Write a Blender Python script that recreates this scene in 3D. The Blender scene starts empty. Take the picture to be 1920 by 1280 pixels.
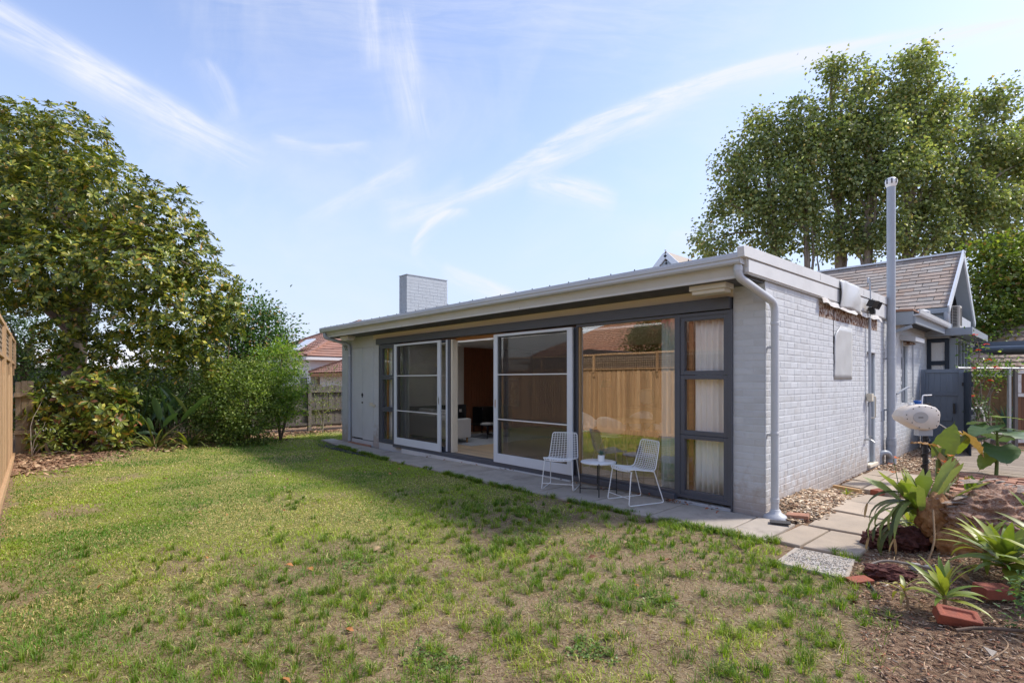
import bpy, math, random
import numpy as np
from mathutils import Vector, Matrix, noise as mnoise

random.seed(7)
rng = np.random.default_rng(11)
SC = bpy.context.scene
COL = SC.collection
R = math.radians

# ------------------------------------------------------------------ camera
cam_d = bpy.data.cameras.new('camera')
cam = bpy.data.objects.new('camera', cam_d)
COL.objects.link(cam)
cam.location = (2.435, -6.359, 1.65)
cam.rotation_euler = (R(90), 0, R(47.23))
cam_d.sensor_width = 36
cam_d.lens = 18.04
cam_d.shift_y = 0.0375
cam_d.clip_start = 0.05
cam_d.clip_end = 3000
SC.camera = cam
CAM = np.array([2.435, -6.359, 1.65])
FW = np.array([-0.7341, 0.6791, 0.0])
RT = np.array([0.6791, 0.7341, 0.0])

# ------------------------------------------------------------------ render, world, sun
SC.render.engine = 'CYCLES'
SC.cycles.use_denoising = True
SC.cycles.max_bounces = 8
SC.cycles.diffuse_bounces = 4
SC.cycles.glossy_bounces = 4
SC.cycles.transparent_max_bounces = 16
SC.cycles.transmission_bounces = 4
SC.cycles.caustics_reflective = False
SC.cycles.caustics_refractive = False
SC.cycles.sample_clamp_indirect = 6
SC.view_settings.view_transform = 'Standard'
SC.view_settings.look = 'None'
SC.view_settings.gamma = 1
SC.view_settings.use_curve_mapping = False
SC.view_settings.exposure = 1.6

SUNV = Vector((0.50, 0.735, 1.0)).normalized()
SUN_EL = math.asin(SUNV.z)
SUN_AZ = math.atan2(SUNV.x, SUNV.y)
sl = bpy.data.lights.new('sun', 'SUN')
sl.energy = 1.5
sl.angle = R(8.0)
sl.color = (1.0, 0.94, 0.84)
so = bpy.data.objects.new('sun', sl)
COL.objects.link(so)
so.rotation_euler = SUNV.to_track_quat('Z', 'Y').to_euler()
so.location = (20, 30, 40)

W = bpy.data.worlds.new('World')
SC.world = W
W.use_nodes = True
wn = W.node_tree
wn.nodes.clear()


def N(nt, typ, ins=None, **props):
    n = nt.nodes.new(typ)
    for k, v in props.items():
        setattr(n, k, v)
    if ins:
        for k, v in ins.items():
            s = n.inputs[k]
            if hasattr(v, 'is_output') or isinstance(v, bpy.types.NodeSocket):
                nt.links.new(v, s)
            else:
                s.default_value = v
    return n


def math_(nt, op, a, b=None, c=None, clamp=False):
    n = nt.nodes.new('ShaderNodeMath')
    n.operation = op
    n.use_clamp = clamp
    for i, v in enumerate((a, b, c)):
        if v is None:
            continue
        if isinstance(v, bpy.types.NodeSocket):
            nt.links.new(v, n.inputs[i])
        else:
            n.inputs[i].default_value = v
    return n.outputs[0]


def dot_(nt, a, vec):
    n = nt.nodes.new('ShaderNodeVectorMath')
    n.operation = 'DOT_PRODUCT'
    nt.links.new(a, n.inputs[0])
    n.inputs[1].default_value = vec
    return n.outputs['Value']


def sky_world():
    nt = wn
    out = N(nt, 'ShaderNodeOutputWorld')
    bg = N(nt, 'ShaderNodeBackground', {'Strength': 0.124})
    nt.links.new(bg.outputs[0], out.inputs[0])
    sky = N(nt, 'ShaderNodeTexSky', sky_type='NISHITA', sun_disc=False)
    sky.sun_elevation = SUN_EL
    sky.sun_rotation = SUN_AZ
    sky.altitude = 20
    sky.air_density = 1.0
    sky.dust_density = 0.6
    sky.ozone_density = 3.2
    tc = N(nt, 'ShaderNodeTexCoord')
    d = tc.outputs['Generated']
    # slow warp shared by all the cirrus bands
    nz = N(nt, 'ShaderNodeTexNoise', {'Vector': d, 'Scale': 5.0, 'Detail': 4.0, 'Roughness': 0.55})
    warp = math_(nt, 'SUBTRACT', nz.outputs['Fac'], 0.5)
    fine = N(nt, 'ShaderNodeTexNoise', {'Vector': d, 'Scale': 16.0, 'Detail': 6.0, 'Roughness': 0.65})
    total = None

    # each band lies on the sky dome: unit direction of its middle, unit direction along it,
    # half length, bend, half width (all as tangents) and how dense it is
    bands = CIRRUS
    for (c, e1, hl, bend, hw, dens, fib) in bands:
        c = Vector(c).normalized()
        e1 = Vector(e1)
        e1 = (e1 - c * e1.dot(c)).normalized()
        e2 = c.cross(e1)
        dc = math_(nt, 'MAXIMUM', dot_(nt, d, c), 0.05)
        u = math_(nt, 'DIVIDE', dot_(nt, d, e1), dc)
        v = math_(nt, 'DIVIDE', dot_(nt, d, e2), dc)
        un = math_(nt, 'DIVIDE', u, hl)
        u2 = math_(nt, 'MULTIPLY', un, un)
        vv = math_(nt, 'SUBTRACT', v, math_(nt, 'MULTIPLY', math_(nt, 'SUBTRACT', 1.0, u2), bend))
        vv = math_(nt, 'ADD', vv, math_(nt, 'MULTIPLY', warp, hw * 1.7))
        vn = math_(nt, 'DIVIDE', vv, hw)
        # sharper on one side, feathered on the other
        soft = math_(nt, 'MULTIPLY', math_(nt, 'GREATER_THAN', vn, 0.0), 1.3)
        vn = math_(nt, 'DIVIDE', vn, math_(nt, 'ADD', soft, 0.7))
        g = math_(nt, 'POWER', 2.718, math_(nt, 'MULTIPLY', math_(nt, 'MULTIPLY', vn, vn), -1.0))
        along = math_(nt, 'SUBTRACT', 1.0, math_(nt, 'MULTIPLY', u2, u2), clamp=True)
        comb = N(nt, 'ShaderNodeCombineXYZ', {'X': math_(nt, 'MULTIPLY', u, 7.0), 'Y': math_(nt, 'MULTIPLY', v, 55.0), 'Z': fib})
        fb = N(nt, 'ShaderNodeTexNoise', {'Vector': comb.outputs[0], 'Scale': 1.0, 'Detail': 8.0, 'Roughness': 0.68, 'Distortion': 0.8})
        fbv = N(nt, 'ShaderNodeMapRange', {'Value': fb.outputs['Fac'], 'From Min': 0.34, 'From Max': 0.66, 'To Min': 0.25, 'To Max': 1.25}).outputs[0]
        k = math_(nt, 'MULTIPLY', math_(nt, 'MULTIPLY', g, along), math_(nt, 'MULTIPLY', fbv, dens))
        total = k if total is None else math_(nt, 'ADD', total, k)
    # thin veil everywhere in patches
    mp = N(nt, 'ShaderNodeMapping', {'Vector': d, 'Scale': (1.6, 3.4, 4.2), 'Rotation': (0.4, 0.2, 0.9)})
    ve = N(nt, 'ShaderNodeTexNoise', {'Vector': mp.outputs[0], 'Scale': 1.3, 'Detail': 6.0, 'Roughness': 0.58, 'Distortion': 0.7})
    vev = N(nt, 'ShaderNodeMapRange', {'Value': ve.outputs['Fac'], 'From Min': 0.45, 'From Max': 0.8, 'To Min': 0.0, 'To Max': 0.36}).outputs[0]
    total = math_(nt, 'ADD', total, vev)
    fm = N(nt, 'ShaderNodeMapRange', {'Value': fine.outputs['Fac'], 'From Min': 0.3, 'From Max': 0.7, 'To Min': 0.75, 'To Max': 1.1}).outputs[0]
    total = math_(nt, 'MULTIPLY', total, fm)
    total = math_(nt, 'MINIMUM', total, 0.88)
    # low haze: the sky pales towards the horizon all the way round
    sep = N(nt, 'ShaderNodeSeparateXYZ', {'Vector': d})
    hz = N(nt, 'ShaderNodeMapRange', {'Value': sep.outputs['Z'], 'From Min': 0.0, 'From Max': 0.60, 'To Min': 0.84, 'To Max': 0.02}, interpolation_type='SMOOTHERSTEP').outputs[0]
    m0 = N(nt, 'ShaderNodeMix', data_type='RGBA')
    nt.links.new(hz, m0.inputs['Factor'])
    wb = N(nt, 'ShaderNodeVectorMath', {0: sky.outputs[0], 1: (1.0, 0.83, 0.79)}, operation='MULTIPLY')
    nt.links.new(wb.outputs[0], m0.inputs[6])
    m0.inputs[7].default_value = (1.70, 2.0, 2.62, 1)
    m1 = N(nt, 'ShaderNodeMix', data_type='RGBA')
    nt.links.new(total, m1.inputs['Factor'])
    nt.links.new(m0.outputs[2], m1.inputs[6])
    m1.inputs[7].default_value = (2.42, 2.50, 2.80, 1)
    nt.links.new(m1.outputs[2], bg.inputs['Color'])


CIRRUS = [
    ((-0.9007, 0.0504, 0.4315), (-0.0761, 0.9596, -0.2709), 0.1879, -0.0045, 0.0159, 0.75, 0.0),
    ((-0.9038, 0.0206, 0.4275), (-0.0128, 0.9971, -0.0753), 0.0926, -0.0007, 0.0085, 0.30, 5.0),
    ((-0.9012, 0.1449, 0.4084), (0.0347, 0.9635, -0.2654), 0.1421, 0.0103, 0.0205, 0.42, 10.0),
    ((-0.3506, 0.8504, 0.3922), (0.9296, 0.3669, 0.0354), 0.5574, -0.1020, 0.0104, 0.95, 15.0),
    ((-0.6496, 0.6530, 0.3893), (0.7602, 0.5665, 0.3180), 0.3127, 0.0058, 0.0105, 0.60, 20.0),
    ((-0.1959, 0.8782, 0.4362), (0.9686, 0.2427, -0.0537), 0.3232, -0.0497, 0.0308, 0.14, 25.0),
    ((-0.7904, 0.5490, 0.2719), (0.5862, 0.5487, 0.5961), 0.0701, -0.0281, 0.0069, 0.80, 30.0),
    ((-0.7245, 0.4686, 0.5054), (-0.3090, 0.4347, -0.8459), 0.1017, 0.0163, 0.0212, 0.42, 35.0),
    ((-0.7379, 0.3865, 0.5533), (-0.4590, 0.3137, -0.8312), 0.0635, -0.0000, 0.0109, 0.40, 40.0),
    ((-0.8441, 0.3499, 0.4063), (0.4145, 0.9065, 0.0805), 0.0814, 0.0153, 0.0062, 0.45, 45.0),
    ((-0.7579, 0.6247, 0.1881), (0.5317, 0.7585, -0.3769), 0.0843, 0.0025, 0.0122, 0.80, 50.0),
    ((-0.6083, 0.7144, 0.3457), (0.6791, 0.6940, -0.2392), 0.0862, -0.0054, 0.0145, 0.75, 55.0),
    ((-0.8463, 0.4127, 0.3369), (0.5319, 0.6888, 0.4925), 0.1289, 0.0017, 0.0084, 0.45, 60.0),
    ((-0.8758, 0.2006, 0.4390), (-0.2514, 0.5868, -0.7697), 0.0452, -0.0135, 0.0113, 0.34, 65.0),
    ((-0.7913, 0.5033, 0.3472), (0.5968, 0.7594, 0.2591), 0.0851, 0.0211, 0.0173, 0.26, 70.0),
    ((-0.4585, 0.8517, 0.2539), (0.8356, 0.5104, -0.2032), 0.0375, -0.0045, 0.0171, 0.30, 75.0),
    ((-0.6187, 0.5046, 0.6022), (0.6214, 0.7833, -0.0179), 0.5072, 0.0033, 0.0497, 0.25, 80.0),
]
sky_world()


# ------------------------------------------------------------------ helpers
def mk(name, mesh, parent=None, mat=None, loc=None):
    o = bpy.data.objects.new(name, mesh)
    COL.objects.link(o)
    if mat is not None and len(mesh.materials) == 0:
        mesh.materials.append(mat)
    if parent is not None:
        o.parent = parent
        if parent.type == 'EMPTY' and parent.parent is None:
            o.matrix_parent_inverse = Matrix.Translation(-parent.location)
    if loc is not None:
        o.location = loc
    return o


def tag(o, label=None, cat=None, group=None, kind=None):
    if label:
        o['label'] = label
    if cat:
        o['category'] = cat
    if group:
        o['group'] = group
    if kind:
        o['kind'] = kind
    return o


def thing(name, loc, label, cat, group=None, kind=None):
    o = bpy.data.objects.new(name, None)
    o.empty_display_size = 0.2
    COL.objects.link(o)
    o.location = loc
    return tag(o, label, cat, group, kind)


def copy_tree(o, parent=None):
    c = o.copy()
    COL.objects.link(c)
    if parent is not None:
        c.parent = parent
    for ch in list(o.children):
        copy_tree(ch, c)
    return c


class MB:
    """collects simple shapes, then links them as one mesh object"""

    def __init__(s):
        s.v = []
        s.f = []

    def add(s, vs, fs):
        k = len(s.v)
        s.v += [tuple(p) for p in vs]
        s.f += [tuple(i + k for i in f) for f in fs]
        return s

    def box(s, x0, x1, y0, y1, z0, z1):
        return s.add([(x0, y0, z0), (x1, y0, z0), (x1, y1, z0), (x0, y1, z0), (x0, y0, z1), (x1, y0, z1), (x1, y1, z1), (x0, y1, z1)],
                     [(0, 3, 2, 1), (4, 5, 6, 7), (0, 1, 5, 4), (1, 2, 6, 5), (2, 3, 7, 6), (3, 0, 4, 7)])

    def obox(s, c, ax, ay, az):
        c, ax, ay, az = (Vector(q) for q in (c, ax, ay, az))
        vs = [c + ax * i + ay * j + az * k for k in (-1, 1) for i, j in ((-1, -1), (1, -1), (1, 1), (-1, 1))]
        return s.add(vs, [(0, 3, 2, 1), (4, 5, 6, 7), (0, 1, 5, 4), (1, 2, 6, 5), (2, 3, 7, 6), (3, 0, 4, 7)])

    def bar(s, p, q, w, h, up=(0, 0, 1)):
        p, q = Vector(p), Vector(q)
        d = q - p
        ax = d * 0.5
        side = d.cross(Vector(up))
        if side.length < 1e-6:
            side = d.cross(Vector((1, 0, 0)))
        side.normalize()
        upn = side.cross(d).normalized()
        return s.obox((p + q) / 2, ax, side * w / 2, upn * h / 2)

    def tube(s, pts, r, n=8, cap=True):
        pts = [Vector(p) for p in pts]
        rs = r if hasattr(r, '__len__') else [r] * len(pts)
        k0 = len(s.v)
        t = (pts[1] - pts[0]).normalized()
        a = t.orthogonal().normalized()
        for i, p in enumerate(pts):
            if i == 0:
                t2 = pts[1] - pts[0]
            elif i == len(pts) - 1:
                t2 = pts[-1] - pts[-2]
            else:
                t2 = (pts[i + 1] - pts[i]).normalized() + (pts[i] - pts[i - 1]).normalized()
            if t2.length < 1e-9:
                t2 = t
            t2.normalize()
            a = (a - t2 * a.dot(t2))
            if a.length < 1e-6:
                a = t2.orthogonal()
            a.normalize()
            b = t2.cross(a)
            for j in range(n):
                th = 2 * math.pi * j / n
                s.v.append(tuple(p + (a * math.cos(th) + b * math.sin(th)) * rs[i]))
            t = t2
        m = len(pts)
        for i in range(m - 1):
            for j in range(n):
                s.f.append((k0 + i * n + j, k0 + i * n + (j + 1) % n, k0 + (i + 1) * n + (j + 1) % n, k0 + (i + 1) * n + j))
        if cap:
            s.f.append(tuple(k0 + j for j in reversed(range(n))))
            s.f.append(tuple(k0 + (m - 1) * n + j for j in range(n)))
        return s

    def lathe(s, c, prof, n=20, axis=(0, 0, 1)):
        c = Vector(c)
        ax = Vector(axis).normalized()
        a = ax.orthogonal().normalized()
        b = ax.cross(a)
        k0 = len(s.v)
        for (r, z) in prof:
            for j in range(n):
                th = 2 * math.pi * j / n
                s.v.append(tuple(c + ax * z + (a * math.cos(th) + b * math.sin(th)) * r))
        for i in range(len(prof) - 1):
            for j in range(n):
                s.f.append((k0 + i * n + j, k0 + i * n + (j + 1) % n, k0 + (i + 1) * n + (j + 1) % n, k0 + (i + 1) * n + j))
        s.f.append(tuple(k0 + j for j in reversed(range(n))))
        s.f.append(tuple(k0 + (len(prof) - 1) * n + j for j in range(n)))
        return s

    def prism(s, poly, a, b, axis):
        """poly: 2D outline; axis 'x': (y,z) outline from x=a to b; 'y': (x,z); 'z': (x,y)"""
        def P(p, t):
            return {'x': (t, p[0], p[1]), 'y': (p[0], t, p[1]), 'z': (p[0], p[1], t)}[axis]
        n = len(poly)
        vs = [P(p, a) for p in poly] + [P(p, b) for p in poly]
        fs = [tuple(range(n))[::-1], tuple(range(n, 2 * n))] + [(i, (i + 1) % n, n + (i + 1) % n, n + i) for i in range(n)]
        return s.add(vs, fs)

    def strip(s, pts, widths, side, up=None, fold=0.0):
        """a leaf blade: centre line with left and right edges"""
        k0 = len(s.v)
        n = len(pts)
        sd = Vector(side).normalized()
        for p, w in zip(pts, widths):
            p = Vector(p)
            u = Vector(up) if up is not None else Vector((0, 0, 1))
            s.v += [tuple(p - sd * w + u * w * fold), tuple(p), tuple(p + sd * w + u * w * fold)]
        for i in range(n - 1):
            a = k0 + 3 * i
            s.f += [(a, a + 1, a + 4, a + 3), (a + 1, a + 2, a + 5, a + 4)]
        return s

    def mesh(s, name, smooth=False):
        m = bpy.data.meshes.new(name)
        m.from_pydata(s.v, [], s.f)
        m.update()
        if smooth:
            m.polygons.foreach_set('use_smooth', [True] * len(m.polygons))
        return m

    def build(s, name, mat, parent=None, smooth=False, bevel=0, kind=None):
        o = mk(name, s.mesh(name, smooth), parent, mat)
        if bevel:
            b = o.modifiers.new('bevel', 'BEVEL')
            b.width = bevel
            b.segments = 2
            b.limit_method = 'ANGLE'
            b.angle_limit = R(40)
            b.harden_normals = False
        if smooth and not bevel:
            try:
                o.data.set_sharp_from_angle(angle=R(42))
            except Exception:
                pass
        if kind:
            o['kind'] = kind
        return o


def np_mesh(name, V, F, mat, parent=None, col=None, smooth=False, kind=None):
    """V (n,3), F (m,k) with constant k, col (n,3)"""
    me = bpy.data.meshes.new(name)
    V = np.ascontiguousarray(V, dtype=np.float32)
    F = np.ascontiguousarray(F, dtype=np.int32)
    me.vertices.add(len(V))
    me.vertices.foreach_set('co', V.ravel())
    k = F.shape[1]
    me.loops.add(F.size)
    me.loops.foreach_set('vertex_index', F.ravel())
    me.polygons.add(len(F))
    me.polygons.foreach_set('loop_start', np.arange(0, F.size, k, dtype=np.int32))
    me.polygons.foreach_set('loop_total', np.full(len(F), k, dtype=np.int32))
    if smooth:
        me.polygons.foreach_set('use_smooth', np.ones(len(F), dtype=bool))
    me.update(calc_edges=True)
    if col is not None:
        at = me.color_attributes.new('col', 'FLOAT_COLOR', 'POINT')
        c4 = np.ones((len(V), 4), dtype=np.float32)
        c4[:, :3] = col
        at.data.foreach_set('color', c4.ravel())
    o = mk(name, me, parent, mat)
    if kind:
        o['kind'] = kind
    return o


def unit(a):
    return a / np.maximum(np.linalg.norm(a, axis=-1, keepdims=True), 1e-9)


def rand_dirs(n):
    return unit(rng.normal(size=(n, 3)))


def leaves(P, D, Nn, L, Wd, col, kind='diamond', droop=0.15, fold=0.25):
    """leaf-sized faces: returns V, F, C arrays. P base, D along, Nn face normal"""
    n = len(P)
    D = unit(D)
    S = unit(np.cross(D, Nn))
    U = np.cross(S, D)
    L = np.broadcast_to(L, n)[:, None]
    Wd = np.broadcast_to(Wd, n)[:, None]
    if kind == 'diamond':
        t = [(0, 0, 0), (-.5, .5, fold), (0, 1.0, -droop), (.5, .5, fold)]
        f = [(0, 3, 2), (0, 2, 1)]
    elif kind == 'long':
        t = [(0, 0, 0), (-.32, .33, fold * .5), (0, .33, .02), (.32, .33, fold * .5), (-.5, .7, fold * .6 - droop * .35), (0, .7, -droop * .35), (.5, .7, fold * .6 - droop * .35), (0, 1.0, -droop)]
        f = [(0, 2, 1), (0, 3, 2), (1, 2, 5), (1, 5, 4), (2, 3, 6), (2, 6, 5), (4, 5, 7), (5, 6, 7)]
    elif kind == 'blade':
        t = [(-.5, 0, 0), (.5, 0, 0), (.4, .55, droop * .4), (-.4, .55, droop * .4), (0, 1.0, -droop * .6)]
        f = [(0, 1, 2), (0, 2, 3), (3, 2, 4)]
    t = np.array(t)
    k = len(t)
    V = (P[:, None, :] + S[:, None, :] * (t[None, :, 0:1] * Wd[:, None]) + D[:, None, :] * (t[None, :, 1:2] * L[:, None])
         + U[:, None, :] * (t[None, :, 2:3] * (Wd[:, None] if kind != 'blade' else L[:, None])))
    F = (np.array(f)[None] + (np.arange(n) * k)[:, None, None]).reshape(-1, 3)
    C = np.repeat(col, k, axis=0)
    return V.reshape(-1, 3), F, C


# value noise on the plane, for the ground
_T = rng.random((256, 256))


def vnoise(x, y):
    xi = np.floor(x).astype(int)
    yi = np.floor(y).astype(int)
    fx = x - xi
    fy = y - yi
    fx = fx * fx * (3 - 2 * fx)
    fy = fy * fy * (3 - 2 * fy)
    g = lambda a, b: _T[a & 255, b & 255]
    return (g(xi, yi) * (1 - fx) + g(xi + 1, yi) * fx) * (1 - fy) + (g(xi, yi + 1) * (1 - fx) + g(xi + 1, yi + 1) * fx) * fy


def fbm(x, y, o=4):
    s = 0
    a = .5
    for i in range(o):
        s = s + a * vnoise(x * 2 ** i + 17.3 * i, y * 2 ** i + 5.1 * i)
        a *= .5
    return s / (1 - .5 ** o)


def smooth(a, b, x):
    t = np.clip((x - a) / (b - a), 0, 1)
    return t * t * (3 - 2 * t)


# ------------------------------------------------------------------ materials
def mat_(name, base, var=0.12, scale=6.0, rough=0.6, bump=0.0, bscale=90.0, metal=0.0, spec=0.4, rnd=0.0, stain=None, sscale=2.5, samt=0.5, stretch=None, tint=None, splash=False):
    m = bpy.data.materials.new(name)
    m.use_nodes = True
    nt = m.node_tree
    nt.nodes.clear()
    out = N(nt, 'ShaderNodeOutputMaterial')
    bs = N(nt, 'ShaderNodeBsdfPrincipled', {'Roughness': rough, 'Metallic': metal, 'Specular IOR Level': spec})
    nt.links.new(bs.outputs[0], out.inputs[0])
    geo = N(nt, 'ShaderNodeNewGeometry')
    pos = geo.outputs['Position']
    oi = N(nt, 'ShaderNodeObjectInfo')
    if rnd > 0:
        cx = N(nt, 'ShaderNodeCombineXYZ', {'X': math_(nt, 'MULTIPLY', oi.outputs['Random'], 37.0), 'Y': math_(nt, 'MULTIPLY', oi.outputs['Random'], 91.0)})
        av = N(nt, 'ShaderNodeVectorMath', {0: pos, 1: cx.outputs[0]}, operation='ADD')
        pos = av.outputs[0]
    if stretch:
        mp = N(nt, 'ShaderNodeMapping', {'Vector': pos, 'Scale': stretch})
        pos = mp.outputs[0]
    nz = N(nt, 'ShaderNodeTexNoise', {'Vector': pos, 'Scale': scale, 'Detail': 6.0, 'Roughness': 0.62})
    mr = N(nt, 'ShaderNodeMapRange', {'Value': nz.outputs['Fac'], 'From Min': 0.25, 'From Max': 0.75, 'To Min': 1 - var, 'To Max': 1 + var})
    f = mr.outputs[0]
    if rnd > 0:
        rr = N(nt, 'ShaderNodeMapRange', {'Value': oi.outputs['Random'], 'To Min': 1 - rnd, 'To Max': 1 + rnd})
        f = math_(nt, 'MULTIPLY', f, rr.outputs[0])
    if tint is not None:
        tm = N(nt, 'ShaderNodeMix', data_type='RGBA')
        r2 = math_(nt, 'FRACT', math_(nt, 'MULTIPLY', oi.outputs['Random'], 7.31))
        nt.links.new(r2, tm.inputs['Factor'])
        tm.inputs[6].default_value = (*base, 1)
        tm.inputs[7].default_value = (*tint, 1)
        basesock = tm.outputs[2]
    else:
        rgb = N(nt, 'ShaderNodeRGB')
        rgb.outputs[0].default_value = (*base, 1)
        basesock = rgb.outputs[0]
    vm = N(nt, 'ShaderNodeVectorMath', operation='SCALE')
    nt.links.new(basesock, vm.inputs[0])
    nt.links.new(f, vm.inputs['Scale'])
    c = vm.outputs[0]
    if stain is not None:
        ns = N(nt, 'ShaderNodeTexNoise', {'Vector': pos, 'Scale': sscale, 'Detail': 8.0, 'Roughness': 0.7, 'Distortion': 0.4})
        sm = N(nt, 'ShaderNodeMapRange', {'Value': ns.outputs['Fac'], 'From Min': 0.48, 'From Max': 0.72, 'To Min': 0.0, 'To Max': samt})
        mx = N(nt, 'ShaderNodeMix', data_type='RGBA')
        nt.links.new(sm.outputs[0], mx.inputs['Factor'])
        nt.links.new(c, mx.inputs[6])
        mx.inputs[7].default_value = (*stain, 1)
        c = mx.outputs[2]
    nt.links.new(c, bs.inputs['Base Color'])
    rv = N(nt, 'ShaderNodeMapRange', {'Value': nz.outputs['Fac'], 'From Min': 0.3, 'From Max': 0.7, 'To Min': max(0, rough - .08), 'To Max': min(1, rough + .08)})
    nt.links.new(rv.outputs[0], bs.inputs['Roughness'])
    if splash:
        # earth splashed up the foot of the wall
        sx = N(nt, 'ShaderNodeSeparateXYZ', {'Vector': geo.outputs['Position']})
        ns2 = N(nt, 'ShaderNodeTexNoise', {'Vector': geo.outputs['Position'], 'Scale': 7.0, 'Detail': 8.0, 'Roughness': .7})
        hh = math_(nt, 'SUBTRACT', sx.outputs['Z'], math_(nt, 'MULTIPLY', math_(nt, 'SUBTRACT', ns2.outputs['Fac'], .42), 1.6))
        sf = N(nt, 'ShaderNodeMapRange', {'Value': hh, 'From Min': .0, 'From Max': .38, 'To Min': .62, 'To Max': 0.0})
        mx2 = N(nt, 'ShaderNodeMix', data_type='RGBA')
        nt.links.new(sf.outputs[0], mx2.inputs['Factor'])
        nt.links.new(c, mx2.inputs[6])
        mx2.inputs[7].default_value = (.36, .28, .22, 1)
        nt.links.new(mx2.outputs[2], bs.inputs['Base Color'])
    if bump > 0:
        nb = N(nt, 'ShaderNodeTexNoise', {'Vector': pos, 'Scale': bscale, 'Detail': 5.0, 'Roughness': 0.6})
        bp = N(nt, 'ShaderNodeBump', {'Strength': min(1, bump), 'Distance': 0.01 * max(1, bump), 'Height': nb.outputs['Fac']})
        nt.links.new(bp.outputs[0], bs.inputs['Normal'])
    return m


def leaf_mat(name, rough=0.42, transl=0.3, boost=(1.25, 1.35, 0.6)):
    m = bpy.data.materials.new(name)
    m.use_nodes = True
    nt = m.node_tree
    nt.nodes.clear()
    out = N(nt, 'ShaderNodeOutputMaterial')
    at = N(nt, 'ShaderNodeAttribute', attribute_name='col')
    bs = N(nt, 'ShaderNodeBsdfPrincipled', {'Base Color': at.outputs['Color'], 'Roughness': rough, 'Specular IOR Level': 0.45})
    vm = N(nt, 'ShaderNodeVectorMath', {0: at.outputs['Color'], 1: boost}, operation='MULTIPLY')
    tr = N(nt, 'ShaderNodeBsdfTranslucent', {'Color': vm.outputs[0]})
    mx = N(nt, 'ShaderNodeMixShader', {0: transl, 1: bs.outputs[0], 2: tr.outputs[0]})
    nt.links.new(mx.outputs[0], out.inputs[0])
    return m


def plain_leaf(name, a, b, rough=0.4, transl=0.28, scale=30, tipcol=None):
    """leaf material for single leaves that are objects: two greens mixed by noise and by the object's random number"""
    m = bpy.data.materials.new(name)
    m.use_nodes = True
    nt = m.node_tree
    nt.nodes.clear()
    out = N(nt, 'ShaderNodeOutputMaterial')
    geo = N(nt, 'ShaderNodeNewGeometry')
    oi = N(nt, 'ShaderNodeObjectInfo')
    nz = N(nt, 'ShaderNodeTexNoise', {'Vector': geo.outputs['Position'], 'Scale': scale, 'Detail': 4.0})
    f = math_(nt, 'ADD', math_(nt, 'MULTIPLY', nz.outputs['Fac'], 0.7), math_(nt, 'MULTIPLY', math_(nt, 'SUBTRACT', oi.outputs['Random'], 0.4), 0.9), clamp=True)
    mx = N(nt, 'ShaderNodeMix', data_type='RGBA')
    nt.links.new(f, mx.inputs['Factor'])
    mx.inputs[6].default_value = (*a, 1)
    mx.inputs[7].default_value = (*b, 1)
    bs = N(nt, 'ShaderNodeBsdfPrincipled', {'Base Color': mx.outputs[2], 'Roughness': rough, 'Specular IOR Level': 0.4})
    vm = N(nt, 'ShaderNodeVectorMath', {0: mx.outputs[2], 1: (1.3, 1.4, 0.6)}, operation='MULTIPLY')
    tr = N(nt, 'ShaderNodeBsdfTranslucent', {'Color': vm.outputs[0]})
    ms = N(nt, 'ShaderNodeMixShader', {0: transl, 1: bs.outputs[0], 2: tr.outputs[0]})
    nt.links.new(ms.outputs[0], out.inputs[0])
    return m


def glass_mat(name, f0, tint=(1, 1, 1)):
    m = bpy.data.materials.new(name)
    m.use_nodes = True
    nt = m.node_tree
    nt.nodes.clear()
    out = N(nt, 'ShaderNodeOutputMaterial')
    tr = N(nt, 'ShaderNodeBsdfTransparent', {'Color': (*tint, 1)})
    geo = N(nt, 'ShaderNodeNewGeometry')
    nz = N(nt, 'ShaderNodeTexNoise', {'Vector': geo.outputs['Position'], 'Scale': 1.3, 'Detail': 1.0})
    bp = N(nt, 'ShaderNodeBump', {'Strength': 0.12, 'Distance': 0.01, 'Height': nz.outputs['Fac']})
    gl = N(nt, 'ShaderNodeBsdfGlossy', {'Color': (.93, .86, .76, 1), 'Roughness': 0.0, 'Normal': bp.outputs[0]})
    lw = N(nt, 'ShaderNodeLayerWeight', {'Blend': 0.5})
    f5 = math_(nt, 'POWER', lw.outputs['Facing'], 4.0)
    fac = math_(nt, 'ADD', math_(nt, 'MULTIPLY', f5, 1 - f0), f0, clamp=True)
    mx = N(nt, 'ShaderNodeMixShader', {0: fac, 1: tr.outputs[0], 2: gl.outputs[0]})
    nt.links.new(mx.outputs[0], out.inputs[0])
    return m


def screen_mat(name, op, col):
    m = bpy.data.materials.new(name)
    m.use_nodes = True
    nt = m.node_tree
    nt.nodes.clear()
    out = N(nt, 'ShaderNodeOutputMaterial')
    tr = N(nt, 'ShaderNodeBsdfTransparent')
    df = N(nt, 'ShaderNodeBsdfDiffuse', {'Color': (*col, 1)})
    mx = N(nt, 'ShaderNodeMixShader', {0: op, 1: tr.outputs[0], 2: df.outputs[0]})
    nt.links.new(mx.outputs[0], out.inputs[0])
    return m


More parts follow.
